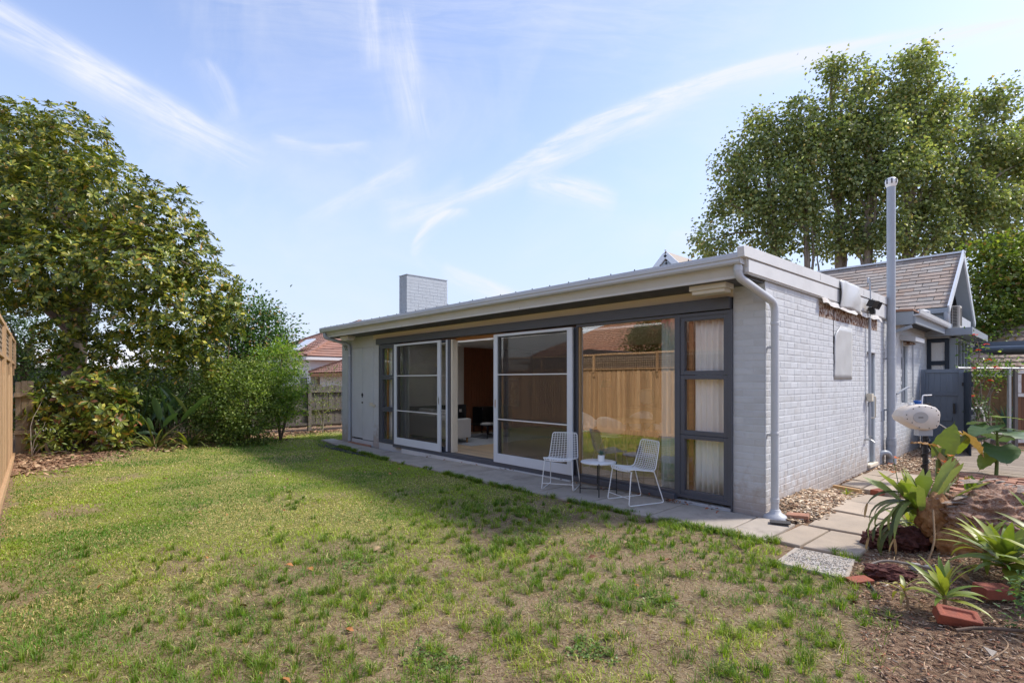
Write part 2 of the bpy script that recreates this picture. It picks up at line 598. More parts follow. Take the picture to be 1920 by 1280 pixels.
def ramp_mat(name, stops, scale=4, rough=.7, bump=.4, bscale=60, stretch=(1, 1, 1), dist=0.6, spec=.3, detail=8):
    """noise pushed through a colour ramp: rough natural things"""
    m = bpy.data.materials.new(name)
    m.use_nodes = True
    nt = m.node_tree
    nt.nodes.clear()
    out = N(nt, 'ShaderNodeOutputMaterial')
    bs = N(nt, 'ShaderNodeBsdfPrincipled', {'Roughness': rough, 'Specular IOR Level': spec})
    nt.links.new(bs.outputs[0], out.inputs[0])
    geo = N(nt, 'ShaderNodeNewGeometry')
    mp = N(nt, 'ShaderNodeMapping', {'Vector': geo.outputs['Position'], 'Scale': stretch})
    nz = N(nt, 'ShaderNodeTexNoise', {'Vector': mp.outputs[0], 'Scale': scale, 'Detail': float(detail), 'Roughness': .65, 'Distortion': dist})
    cr = N(nt, 'ShaderNodeValToRGB', {'Fac': nz.outputs['Fac']})
    el = cr.color_ramp.elements
    el[0].position, el[0].color = stops[0][0], (*stops[0][1], 1)
    el[1].position, el[1].color = stops[-1][0], (*stops[-1][1], 1)
    for p, c in stops[1:-1]:
        e = el.new(p)
        e.color = (*c, 1)
    nt.links.new(cr.outputs[0], bs.inputs['Base Color'])
    if bump:
        nb = N(nt, 'ShaderNodeTexNoise', {'Vector': mp.outputs[0], 'Scale': bscale, 'Detail': 6.0, 'Roughness': .65})
        bp = N(nt, 'ShaderNodeBump', {'Strength': bump, 'Distance': 0.012, 'Height': nb.outputs['Fac']})
        nt.links.new(bp.outputs[0], bs.inputs['Normal'])
    return m


M = {}
M['paint_wall'] = mat_('painted grey brick', (0.545, 0.562, 0.58), .06, 3, .62, .15, 140, rnd=.05, stain=(.42, .41, .385), sscale=1.6, samt=.6, splash=True)
M['paint_joint'] = mat_('painted mortar', (0.54, 0.556, 0.574), .06, 5, .7, .15, 160, stain=(.40, .39, .37), sscale=1.1, samt=.4, splash=True)
M['paint_smooth'] = mat_('painted board grey', (0.55, 0.57, 0.595), .04, 3, .5, .12, 60, stain=(.36, .37, .38), sscale=1.0, samt=.3)
M['pipe_paint'] = mat_('painted pipe grey', (0.38, 0.41, 0.45), .05, 4, .4, .05, 40, spec=.5, stain=(.25, .26, .27), samt=.3)
M['light_fascia'] = mat_('light grey fascia paint', (0.64, 0.64, 0.63), .04, 2, .45, .08, 40, stain=(.45, .43, .40), sscale=1.4, samt=.35)
M['gutter'] = mat_('gutter paint', (0.52, 0.535, 0.555), .04, 3, .38, .04, 40, spec=.5, stain=(.42, .42, .42), sscale=2, samt=.3)
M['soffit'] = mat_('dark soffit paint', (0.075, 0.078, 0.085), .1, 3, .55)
M['cream'] = mat_('cream paint', (0.76, 0.68, 0.54), .05, 2, .55)
M['cream_lamp'] = mat_('cream plastic', (0.62, 0.57, 0.46), .06, 8, .5)
M['dark_frame'] = mat_('charcoal blue frame paint', (0.095, 0.10, 0.118), .08, 6, .42, .06, 80)
M['white_frame'] = mat_('pale aluminium frame', (0.70, 0.735, 0.78), .03, 4, .35, .03, 60, spec=.5)
M['dark_blue'] = mat_('dark blue window paint', (0.022, 0.033, 0.05), .1, 6, .4)
M['blue_gate'] = mat_('blue grey gate paint', (0.20, 0.235, 0.285), .1, 5, .6, .2, 50, rnd=.06, stretch=(3, 3, .6))
M['mid_blue'] = mat_('blue grey trim paint', (0.30, 0.34, 0.38), .06, 4, .45)
M['black_metal'] = mat_('black metal', (0.02, 0.02, 0.022), .1, 10, .4)
M['white_metal'] = mat_('white powder coat', (0.86, 0.86, 0.85), .02, 10, .35, spec=.5)
M['steel'] = mat_('galvanised steel', (0.46, 0.47, 0.47), .1, 8, .42, .05, 60, metal=.75)
M['dull_sheet'] = mat_('painted sheet metal', (0.52, 0.53, 0.53), .06, 5, .35, .1, 12, spec=.5, stain=(.44, .43, .41), samt=.3)
M['white_flash'] = mat_('chalky white flashing', (0.66, 0.64, 0.60), .06, 10, .55, .1, 60, stain=(.34, .17, .08), sscale=6, samt=.5)
M['rust'] = ramp_mat('rusted lintel', [(.34, (.02, .012, .008)), (.46, (.16, .055, .02)), (.55, (.42, .36, .30)), (.68, (.50, .46, .42))], 16, .8, .8, 40)
M['roof_steel'] = mat_('pale roof sheet', (0.55, 0.55, 0.54), .08, 2, .45, .05, 40)
M['screw'] = mat_('dark screw cap', (0.03, 0.03, 0.03), .1, 30, .6)
M['slate'] = mat_('weathered slate', (0.36, 0.325, 0.285), .18, 9, .7, .3, 60, rnd=.14, tint=(.38, .27, .20), stain=(.42, .37, .31), sscale=5, samt=.4)
M['terracotta'] = mat_('terracotta tile', (0.32, 0.175, 0.115), .2, 3, .75, .3, 30, stain=(.20, .13, .10), sscale=1.2, samt=.6)
M['terracotta_far'] = mat_('faded terracotta tile', (0.33, 0.175, 0.125), .2, 3, .75, .3, 30, stain=(.22, .17, .14), sscale=1.0, samt=.6)
M['red_brick'] = mat_('red clay brick', (0.30, 0.085, 0.05), .25, 14, .8, .5, 70, rnd=.12, stain=(.16, .06, .045), sscale=8, samt=.5)
M['pale_red_brick'] = mat_('dusty clay brick', (0.40, 0.20, 0.13), .2, 12, .85, .5, 60, rnd=.1, stain=(.45, .36, .28), sscale=6, samt=.5)
M['tan_brick'] = mat_('tan brick', (0.40, 0.24, 0.13), .2, 9, .8, .4, 60, rnd=.12)
M['fence_new'] = mat_('treated pine paling', (0.54, 0.365, 0.21), .25, 4, .75, .35, 30, rnd=.22, stretch=(9, 9, .7), tint=(.45, .29, .16), stain=(.27, .16, .08), sscale=3, samt=.35)
M['fence_mid'] = mat_('half weathered paling', (0.29, 0.22, 0.14), .25, 4, .8, .4, 30, rnd=.15, stretch=(8, 8, .6), stain=(.17, .13, .09), sscale=2, samt=.6)
M['fence_old'] = mat_('weathered grey paling', (0.145, 0.13, 0.115), .28, 4, .85, .5, 30, rnd=.2, stretch=(8, 8, .6), stain=(.12, .10, .085), sscale=2, samt=.6)
M['lattice'] = mat_('weathered lattice', (0.26, 0.20, 0.14), .2, 6, .8, .3, 40, rnd=.12)
M['brown_gate'] = mat_('brown timber', (0.17, 0.075, 0.035), .3, 5, .7, .4, 30, rnd=.15, stretch=(7, 7, .8))
M['deck'] = mat_('weathered deck board', (0.29, 0.235, 0.18), .22, 5, .8, .4, 40, rnd=.14, stretch=(1, 6, 6))
M['concrete'] = mat_('old concrete slab', (0.44, 0.385, 0.32), .13, 3.5, .85, .45, 120, rnd=.07, stain=(.22, .19, .165), sscale=2.6, samt=.7)
M['concrete_pale'] = mat_('pale paving slab', (0.42, 0.345, 0.265), .13, 3.5, .85, .45, 120, rnd=.1, stain=(.31, .26, .21), sscale=2.6, samt=.5)
M['bark_grey'] = mat_('grey bark', (0.28, 0.22, 0.175), .35, 5, .85, .6, 20, stretch=(1, 1, .35), stain=(.33, .29, .25), sscale=3, samt=.6)
M['bark_brown'] = mat_('brown bark', (0.13, 0.09, 0.065), .35, 7, .85, .6, 25, stretch=(1, 1, .35))
M['dry_twig'] = mat_('dry twig', (0.30, 0.20, 0.12), .3, 20, .85)
M['grey_twig'] = mat_('grey dead wood', (0.30, 0.26, 0.22), .3, 20, .85, .4, 60)
M['stem_green'] = mat_('green stem', (0.12, 0.17, 0.04), .25, 20, .5)
M['asphalt'] = mat_('asphalt', (0.11, 0.11, 0.11), .15, 3, .9, .3, 90)
M['driveway'] = mat_('driveway concrete', (0.34, 0.335, 0.325), .1, 2, .9, .3, 60)
M['render_white'] = mat_('white render', (0.72, 0.72, 0.72), .04, 2, .7)
M['shed_blue'] = mat_('slate blue steel', (0.07, 0.085, 0.105), .08, 3, .45)
M['carport'] = mat_('carport blue steel', (0.12, 0.155, 0.20), .08, 3, .4, spec=.5)
M['ac_body'] = mat_('beige enamel', (0.62, 0.57, 0.50), .05, 5, .45)
M['ac_dark'] = mat_('dark fan grille', (0.06, 0.055, 0.05), .1, 20, .6)
M['reel'] = mat_('off white plastic', (0.66, 0.60, 0.53), .05, 7, .45, stain=(.45, .38, .31), sscale=3, samt=.35)
M['reel_oval'] = mat_('grey plastic', (0.42, 0.40, 0.37), .05, 9, .5)
M['blue_plastic'] = mat_('blue plastic', (0.01, 0.09, 0.36), .05, 9, .4)
M['white_plastic'] = mat_('white plastic', (0.78, 0.77, 0.74), .03, 9, .45)
M['black_plastic'] = mat_('black plastic', (0.018, 0.018, 0.02), .1, 12, .5)
M['curtain'] = mat_('off white sheer curtain', (0.88, 0.87, 0.83), .04, 3, .9, .1, 300)
M['curtain_aqua'] = mat_('pale aqua curtain', (0.84, 0.92, 0.89), .04, 3, .9, .1, 300)
M['wood_panel'] = mat_('red brown wall panelling', (0.30, 0.115, 0.06), .3, 6, .5, .15, 30, stretch=(9, 9, .7), stain=(.36, .16, .085), sscale=4, samt=.5)
M['wood_floor'] = mat_('light timber floor', (0.60, 0.45, 0.29), .12, 5, .35, .05, 30, rnd=.12, stretch=(.8, 8, 8))
M['wood_trim'] = mat_('orange timber trim', (0.42, 0.19, 0.07), .2, 6, .5, stretch=(1, 1, 4))
M['wood_light'] = mat_('light oak', (0.52, 0.33, 0.16), .15, 8, .5, stretch=(3, 3, .5))
M['plaster'] = mat_('plaster', (0.74, 0.70, 0.65), .03, 2, .8)
M['ceiling'] = mat_('ceiling white', (0.84, 0.82, 0.78), .02, 2, .8)
M['sofa'] = mat_('grey woven fabric', (0.62, 0.60, 0.58), .12, 60, .95, .4, 300)
M['rug'] = mat_('grey blue rug', (0.48, 0.51, 0.55), .12, 50, 1, .5, 200)
M['charcoal'] = mat_('charcoal stone', (0.05, 0.05, 0.052), .15, 10, .6)
M['art_paper'] = ramp_mat('ink artwork', [(.40, (.03, .03, .03)), (.47, (.22, .22, .21)), (.54, (.60, .60, .58)), (.75, (.70, .70, .68))], 5, .6, 0, dist=1.5)
M['ceramic'] = mat_('white ceramic', (0.80, 0.80, 0.78), .03, 8, .4)
M['potting'] = mat_('potting soil', (0.04, 0.03, 0.022), .3, 40, .95, .8, 60)
M['chimney_paint'] = mat_('blue grey chimney paint', (0.40, 0.43, 0.46), .06, 4, .65, .3, 90, stain=(.33, .34, .35), sscale=1.5, samt=.4)
M['diffuser'] = leaf_mat('added opal sheet', .3, .85, (1, 1, 1))  # translucent sheet of the rooflights added to light the room
M['lava'] = ramp_mat('maroon volcanic rock', [(.3, (.03, .013, .012)), (.5, (.11, .04, .034)), (.7, (.20, .085, .07))], 22, .95, 1.0, 70)
M['pebble_white'] = mat_('pale stone', (0.42, 0.40, 0.37), .2, 30, .8, .5, 60)
M['log'] = ramp_mat('torn stump wood', [(.32, (.03, .015, .01)), (.41, (.20, .085, .045)), (.47, (.38, .26, .19)), (.52, (.20, .085, .045)), (.58, (.44, .33, .26)), (.64, (.30, .13, .06)), (.76, (.09, .04, .025))], 7.5, .85, 1.0, 26, stretch=(1.0, 1.0, 2.0), dist=1.6)
M['log_cut'] = ramp_mat('orange inner wood', [(.3, (.15, .07, .03)), (.48, (.34, .17, .075)), (.7, (.46, .27, .13))], 5, .8, .8, 30, dist=2.0)
M['leaf'] = leaf_mat('leaf', .42, .38)
M['leaf_gloss'] = leaf_mat('glossy leaf', .34, .22)
M['grass'] = leaf_mat('grass blade', .55, .42)
M['chip'] = leaf_mat('wood chip', .85, .0)
M['green_leaf'] = plain_leaf('strap leaf', (.14, .22, .035), (.39, .41, .07))
M['yellow_leaf'] = plain_leaf('yellowing leaf', (.20, .24, .05), (.42, .36, .09))
M['lime_leaf'] = plain_leaf('lime leaf', (.14, .22, .03), (.27, .33, .05), scale=18)
M['deep_leaf'] = plain_leaf('deep green leaf', (.06, .12, .05), (.11, .18, .07), .38)
M['stag_leaf'] = plain_leaf('grey green frond', (.20, .26, .08), (.40, .43, .14), .5)
M['stag_dark'] = plain_leaf('dark frond', (.07, .09, .03), (.15, .17, .05), .4)
M['dry_leaf'] = plain_leaf('dry tan leaf', (.33, .18, .07), (.52, .36, .18), .7, .2)
M['blue_agave'] = plain_leaf('blue green leaf', (.10, .20, .15), (.17, .29, .21), .5, .1)
M['orange_petal'] = plain_leaf('orange petal', (.70, .14, .02), (.75, .25, .03), .5)
M['red_petal'] = plain_leaf('red petal', (.62, .02, .015), (.72, .06, .03), .5)
M['white_petal'] = plain_leaf('white petal', (.70, .70, .68), (.8, .8, .78), .5)
M['glass_big'] = glass_mat('window glass', .27)
M['glass_small'] = glass_mat('casement glass', .06)
M['glass_door'] = glass_mat('door glass', .20)
M['mesh_screen'] = screen_mat('insect screen', .36, (.075, .07, .065))
M['grime'] = mat_('dark recess', (0.03, 0.03, 0.032), .1, 8, .8)
M['wire'] = M['black_plastic']


# ------------------------------------------------------------------ ground
def gz(x, y):
    x = np.asarray(x, float)
    y = np.asarray(y, float)
    z = -0.09 * smooth(3.5, 9.5, -x) * smooth(-4.5, -1.5, y)
    z = z + 0.13 * np.exp(-((x - 0.02) / 0.42) ** 2) * smooth(-0.05, 0.5, y) * smooth(2.1, 1.3, y) * (x > -.3)
    z = z + 0.10 * smooth(1.25, 2.1, x) * smooth(-3.6, -1.2, y) * smooth(4.5, 2.0, y)
    z = z + 0.06 * smooth(-10.2, -12.4, x) * smooth(0.5, -2.0, y)
    near = (np.abs(x + 5) < 13) & (np.abs(y - 2) < 12)
    lumps = (fbm(x * 2.3 + 9, y * 2.3, 3) - .5) * 0.035 + (fbm(x * .6, y * .6 + 3, 2) - .5) * 0.05
    onpath = smooth(-1.25, -1.05, y) * (x < 1.2)
    z = z + np.where(near, lumps * (1 - onpath), 0)
    return z


YB_X = [-13, -11.8, -8.2, -4.0, -1.5, -.4, .4, .8, 1.0]
YB_Y = [-.40, -.45, -.78, -1.13, -1.03, -.95, -.92, -.95, -1.0]


def yb(x):
    return np.interp(x, YB_X, YB_Y)


def bed_edge(y):
    """x of the left garden bed's edge"""
    return np.interp(y, [-7, -6.2, -4.8, -3.0, -1.6, -.6, .5], [-9.8, -10.1, -12.0, -12.5, -12.9, -14.2, -14.6])


def right_bed(y):
    """x of the right garden bed's edge"""
    return np.interp(y, [-7, -3.2, -2.2, -1.5, -.9], [1.95, 1.85, 1.55, 1.32, 1.2])


def lawn_mask(x, y):
    w = (fbm(x * 1.7, y * 1.7, 3) - .5)
    w2 = (fbm(x * 9, y * 9 + 4, 2) - .5)
    a = smooth(.05, -.08, y - yb(x) + w2 * .16)
    b = smooth(-.35, .35, x - bed_edge(y) + w * .9)
    c = smooth(.12, -.25, x - right_bed(y) + w * .5)
    e = smooth(-6.72, -6.6, y)
    back = (x < -11.9) & (y < 2.4) & (y > -1.0)
    a = np.where(back, smooth(2.4, 1.6, y + w), a)
    slab = (x > .60) & (x < 1.24) & (y > -1.55) & (y < -.86)
    return a * b * c * e * (1 - .93 * slab)


def bare(x, y):
    w = (fbm(x * .9 + 3, y * .9, 4) - .5) * 2
    b = .92 * smooth(-3.9, -1.1, x + w * 1.7 + .25 * (y + 3))
    p = .75 * smooth(.56, .68, fbm(x * 1.3 + 40, y * 1.3 + 2, 3)) * smooth(-4.3, -5.4, y)
    q = .35 * smooth(.58, .70, fbm(x * .8 + 11, y * .8 + 7, 3))
    return np.clip(np.maximum(np.maximum(b, p), q), 0, 1)


def build_ground():
    def axis(a, b, st, far):
        mid = np.arange(a, b + 1e-6, st)
        out = []
        g = st
        v = a
        while v > -far:
            g *= 1.35
            v -= g
            out.append(v)
        lo = out[::-1]
        out = []
        g = st
        v = b
        while v < far:
            g *= 1.35
            v += g
            out.append(v)
        return np.concatenate([lo, mid, out])
    xs = axis(-17.0, 5.0, .09, 900)
    ys = axis(-7.4, 9.5, .09, 900)
    X, Y = np.meshgrid(xs, ys, indexing='ij')
    Z = gz(X, Y)
    inside = (X > -11.3) & (X < -.06) & (Y > .1) & (Y < 10.3)
    Z = np.where(inside, -.35, Z)
    V = np.stack([X, Y, Z], -1).reshape(-1, 3)
    nx, ny = len(xs), len(ys)
    i, j = np.meshgrid(np.arange(nx - 1), np.arange(ny - 1), indexing='ij')
    a = (i * ny + j).ravel()
    F = np.stack([a, a + ny, a + ny + 1, a + 1], -1)
    lm = lawn_mask(X, Y)
    br = bare(X, Y)
    nearm = (X > -17) & (X < 6) & (Y < 17) & (Y > -7.4)
    mul = np.where(nearm, 1 - lm, .2)
    z = np.stack([mul, lm * (1 - br), fbm(X * .7, Y * .7, 4)], -1).reshape(-1, 3)
    m = bpy.data.materials.new('soil, thatch and litter')
    m.use_nodes = True
    nt = m.node_tree
    nt.nodes.clear()
    out = N(nt, 'ShaderNodeOutputMaterial')
    bs = N(nt, 'ShaderNodeBsdfPrincipled', {'Roughness': .95, 'Specular IOR Level': .15})
    nt.links.new(bs.outputs[0], out.inputs[0])
    at = N(nt, 'ShaderNodeAttribute', attribute_name='col')
    sp = N(nt, 'ShaderNodeSeparateColor', {'Color': at.outputs['Color']})
    geo = N(nt, 'ShaderNodeNewGeometry')
    pos = geo.outputs['Position']
    n1 = N(nt, 'ShaderNodeTexNoise', {'Vector': pos, 'Scale': 2.2, 'Detail': 8.0, 'Roughness': .65})
    n2 = N(nt, 'ShaderNodeTexNoise', {'Vector': pos, 'Scale': 24.0, 'Detail': 8.0, 'Roughness': .7})
    n3 = N(nt, 'ShaderNodeTexNoise', {'Vector': pos, 'Scale': 110.0, 'Detail': 4.0, 'Roughness': .7})
    soil = N(nt, 'ShaderNodeValToRGB', {'Fac': n1.outputs['Fac']})
    e = soil.color_ramp.elements
    e[0].position, e[0].color = .30, (.13, .08, .05, 1)
    e[1].position, e[1].color = .70, (.46, .33, .215, 1)
    k = soil.color_ramp.elements.new(.5)
    k.color = (.34, .225, .14, 1)
    straw = N(nt, 'ShaderNodeValToRGB', {'Fac': n2.outputs['Fac']})
    e = straw.color_ramp.elements
    e[0].position, e[0].color = .33, (.14, .10, .065, 1)
    e[1].position, e[1].color = .66, (.48, .38, .25, 1)
    sg = N(nt, 'ShaderNodeMix', data_type='RGBA')
    f = N(nt, 'ShaderNodeMapRange', {'Value': n2.outputs['Fac'], 'From Min': .4, 'From Max': .62, 'To Min': .15, 'To Max': .75})
    nt.links.new(f.outputs[0], sg.inputs['Factor'])
    nt.links.new(soil.outputs[0], sg.inputs[6])
    nt.links.new(straw.outputs[0], sg.inputs[7])
    gr = N(nt, 'ShaderNodeMix', data_type='RGBA')
    nt.links.new(math_(nt, 'MULTIPLY', sp.outputs['Green'], .85), gr.inputs['Factor'])
    nt.links.new(sg.outputs[2], gr.inputs[6])
    g2 = N(nt, 'ShaderNodeMix', data_type='RGBA')
    nt.links.new(f.outputs[0], g2.inputs['Factor'])
    g2.inputs[6].default_value = (.11, .18, .025, 1)
    g2.inputs[7].default_value = (.42, .40, .11, 1)
    nt.links.new(g2.outputs[2], gr.inputs[7])
    mu = N(nt, 'ShaderNodeMix', data_type='RGBA')
    nt.links.new(math_(nt, 'MULTIPLY', sp.outputs['Red'], .8), mu.inputs['Factor'])
    nt.links.new(gr.outputs[2], mu.inputs[6])
    mr = N(nt, 'ShaderNodeValToRGB', {'Fac': n2.outputs['Fac']})
    e = mr.color_ramp.elements
    e[0].position, e[0].color = .34, (.09, .052, .034, 1)
    e[1].position, e[1].color = .66, (.44, .30, .19, 1)
    k = mr.color_ramp.elements.new(.5)
    k.color = (.25, .155, .10, 1)
    nt.links.new(mr.outputs[0], mu.inputs[7])
    fin = N(nt, 'ShaderNodeVectorMath', operation='SCALE')
    nt.links.new(mu.outputs[2], fin.inputs[0])
    nt.links.new(N(nt, 'ShaderNodeMapRange', {'Value': n3.outputs['Fac'], 'From Min': .3, 'From Max': .7, 'To Min': .68, 'To Max': 1.3}).outputs[0], fin.inputs['Scale'])
    nt.links.new(fin.outputs[0], bs.inputs['Base Color'])
    hgt = math_(nt, 'ADD', math_(nt, 'MULTIPLY', n2.outputs['Fac'], 1.0), math_(nt, 'MULTIPLY', n3.outputs['Fac'], .5))
    bp = N(nt, 'ShaderNodeBump', {'Strength': 1.0, 'Distance': .03, 'Height': hgt})
    nt.links.new(bp.outputs[0], bs.inputs['Normal'])
    o = np_mesh('ground', V, F, m, None, z, smooth=True)
    tag(o, 'bare soil and dry thatch of the back yard', 'ground', kind='structure')


build_ground()


def slab_poly(mb, poly, t=.05, top=.03, seed=0, tilt=.006):
    r = random.Random(seed)
    cx = sum(p[0] for p in poly) / len(poly)
    cy = sum(p[1] for p in poly) / len(poly)
    tx, ty = r.uniform(-tilt, tilt), r.uniform(-tilt, tilt)
    base = [float(gz(p[0], -1.0 if p[1] > -1.1 and p[0] < .4 else p[1])) for p in poly]
    zb = sum(base) / len(base)
    zs = [0.5 * zb + 0.5 * b + top + tx * (p[0] - cx) + ty * (p[1] - cy) for p, b in zip(poly, base)]
    n = len(poly)
    ins = [(cx + (p[0] - cx) * .982, cy + (p[1] - cy) * .982) for p in poly]
    vs = [(p[0], p[1], z - t) for p, z in zip(poly, zs)] + [(p[0], p[1], z - .008) for p, z in zip(poly, zs)] + [(p[0], p[1], z) for p, z in zip(ins, zs)]
    fs = [tuple(range(2 * n, 3 * n))]
    for k in (0, n):
        fs += [(k + i, k + (i + 1) % n, k + n + (i + 1) % n, k + n + i) for i in range(n)]
    mb.add(vs, fs)


def build_path():
    root = MB()
    root.box(-11.9, .4, -.93, -.13, -.16, -.075)
    p = root.build('path', M['grime'])
    tag(p, 'concrete slab path along the glazed wall', 'path', kind='structure')
    x = -11.9
    k = 0
    while x < .3:
        w = 0.92 + random.uniform(-.02, .02)
        x1 = min(x + w, .37)
        if .37 - x1 < .3:
            x1 = .37
        g = .013
        if x > -1.3:
            ys = [(-.42, -.13)] if False else []
        mb = MB()
        yi = -.13 if x1 < -.45 else -.10
        a, b = float(yb(x)) - .02, float(yb(x1)) - .02
        poly = [(x + g, a), (x1 - g, b), (x1 - g, yi), (x + g, yi)]
        slab_poly(mb, poly, seed=k)
        o = mb.build('slab', M['concrete'], p)
        k += 1
        x = x1
    return p


build_path()


def build_side_path():
    base = MB()
    base.box(.42, 1.08, -.82, 2.3, -.12, -.04)
    p = base.build('side_path', M['grime'])
    tag(p, 'stepping slab path beside the grey brick wall', 'path', kind='structure')
    P = [[(.38, -.86), (.66, -.88), (.69, -.08), (.42, -.06)],
         [(.69, -.88), (1.13, -.83), (1.12, -.05), (.71, -.08)],
         [(.47, -.03), (1.13, -.02), (1.12, .80), (.46, .78)],
         [(.42, .82), (1.10, .83), (1.06, 1.50), (.40, 1.48)],
         [(.42, 1.53), (1.04, 1.54), (1.0, 2.30), (.52, 2.28)]]
    for i, q in enumerate(P):
        mb = MB()
        slab_poly(mb, q, seed=50 + i, tilt=.01)
        mb.build('slab', M['concrete_pale'], p)
    Q = [[(.10, 2.62), (.38, 2.50), (.40, 3.15), (.11, 3.20)], [(.41, 2.50), (.78, 2.44), (.80, 3.10), (.42, 3.14)],
         [(.10, 3.25), (.42, 3.19), (.43, 3.85), (.10, 3.88)], [(.45, 3.17), (.80, 3.14), (.80, 3.82), (.46, 3.84)],
         [(.11, 3.93), (.42, 3.90), (.42, 4.55), (.12, 4.60)], [(.45, 3.88), (.78, 3.87), (.76, 4.50), (.45, 4.53)]]
    for i, q in enumerate(Q):
        mb = MB()
        slab_poly(mb, q, t=.08, top=.06, seed=70 + i, tilt=.03)
        mb.build('slab', M['concrete_pale'], p)
    # pebble faced slab at the lawn's edge
    mb = MB()
    slab_poly(mb, [(.66, -1.52), (.64, -.95), (1.13, -.90), (1.22, -1.50)], seed=90, top=.025)
    o = tag(mb.build('pebble_slab', M['concrete']), 'exposed pebble paving slab where lawn meets path', 'paving slab')
    n = 2600
    u, v = rng.random(n), rng.random(n)
    px = (.68 + .02 * (1 - v)) * (1 - u) + (1.12 + .07 * (1 - v)) * u
    py = -1.49 + v * .54
    r = .006 + rng.random(n) * .006
    t = np.array([(1, 0, 0), (.3, .9, 0), (-.8, .55, 0), (-.8, -.6, 0), (.3, -.95, 0), (0, 0, .8)])
    f = np.array([(0, 1, 5), (1, 2, 5), (2, 3, 5), (3, 4, 5), (4, 0, 5)])
    th = rng.random(n) * 6.28
    c, s = np.cos(th), np.sin(th)
    zz = gz(px, py) * .5 + .5 * float(np.mean(gz(px, py))) + .021
    V = np.stack([px[:, None] + r[:, None] * (t[:, 0] * c[:, None] - t[:, 1] * s[:, None]), py[:, None] + r[:, None] * (t[:, 0] * s[:, None] + t[:, 1] * c[:, None]), zz[:, None] + r[:, None] * t[:, 2] * .9], -1).reshape(-1, 3)
    F = (f[None] + (np.arange(n) * 6)[:, None, None]).reshape(-1, 3)
    base = np.array([(.42, .40, .37), (.17, .155, .14), (.30, .25, .20), (.50, .46, .40), (.10, .10, .10)])
    C = np.repeat(base[rng.integers(0, 5, n)] * (0.8 + .4 * rng.random((n, 1))), 6, 0)
    np_mesh('pebble', V, F, M['chip'], o, C, smooth=True, kind='stuff')


build_side_path()

# ------------------------------------------------------------------ the house
HOUSE = thing('brick_house', (-5.0, 3.0, 0), 'pale grey painted brick house with flat roof and glazed garden wall', 'house')
BRICK_H, COURSE = .076, .086
Z0 = -.09


def brick_mesh(w, name):
    """painted brick facing +X, front at x=0, centred on y and z, soft uneven arrises"""
    r = random.Random(hash(name) % 1000)
    h = BRICK_H / 2
    c = .007
    d = .0085
    y = w / 2 + .003
    j = lambda a: r.uniform(-a, a)
    back = [(-d, -y, -h), (-d, y, -h), (-d, y, h), (-d, -y, h)]
    mid = [(-.0014, -y + j(.001), -h + j(.0015)), (-.0014, y + j(.001), -h + j(.0015)), (-.004, y + j(.001), h + j(.0015)), (-.0045, -y + j(.001), h + j(.0015))]
    fr = [(j(.0012), -y + c + j(.002), -h + c + j(.002)), (j(.0012), y - c + j(.002), -h + c + j(.002)), (j(.0012), y - c + j(.002), h - c + j(.002)), (j(.0012), -y + c + j(.002), h - c + j(.002))]
    m = bpy.data.meshes.new(name)
    fs = [(8, 9, 10, 11)]
    for k in (0, 4):
        fs += [(k + i, k + (i + 1) % 4, k + 4 + (i + 1) % 4, k + 4 + i) for i in range(4)]
    m.from_pydata(back + mid + fr, [], fs)
    m.update()
    return m


def course_bricks(length, k, r):
    """positions (centre, width) of bricks in one course"""
    out = []
    p = 0.0
    seq = [.23, .23, .11] if k % 2 else [.11, .23, .23]
    i = (k * 7) % 3
    if k % 2:
        out.append((.055, .11))
        p = .12
    while p < length - .05:
        w = seq[i % 3] if r.random() < .75 else .23
        i += 1
        w = min(w, length - p)
        if w < .05:
            break
        out.append((p + w / 2, round(w, 2)))
        p += w + .010
    return out


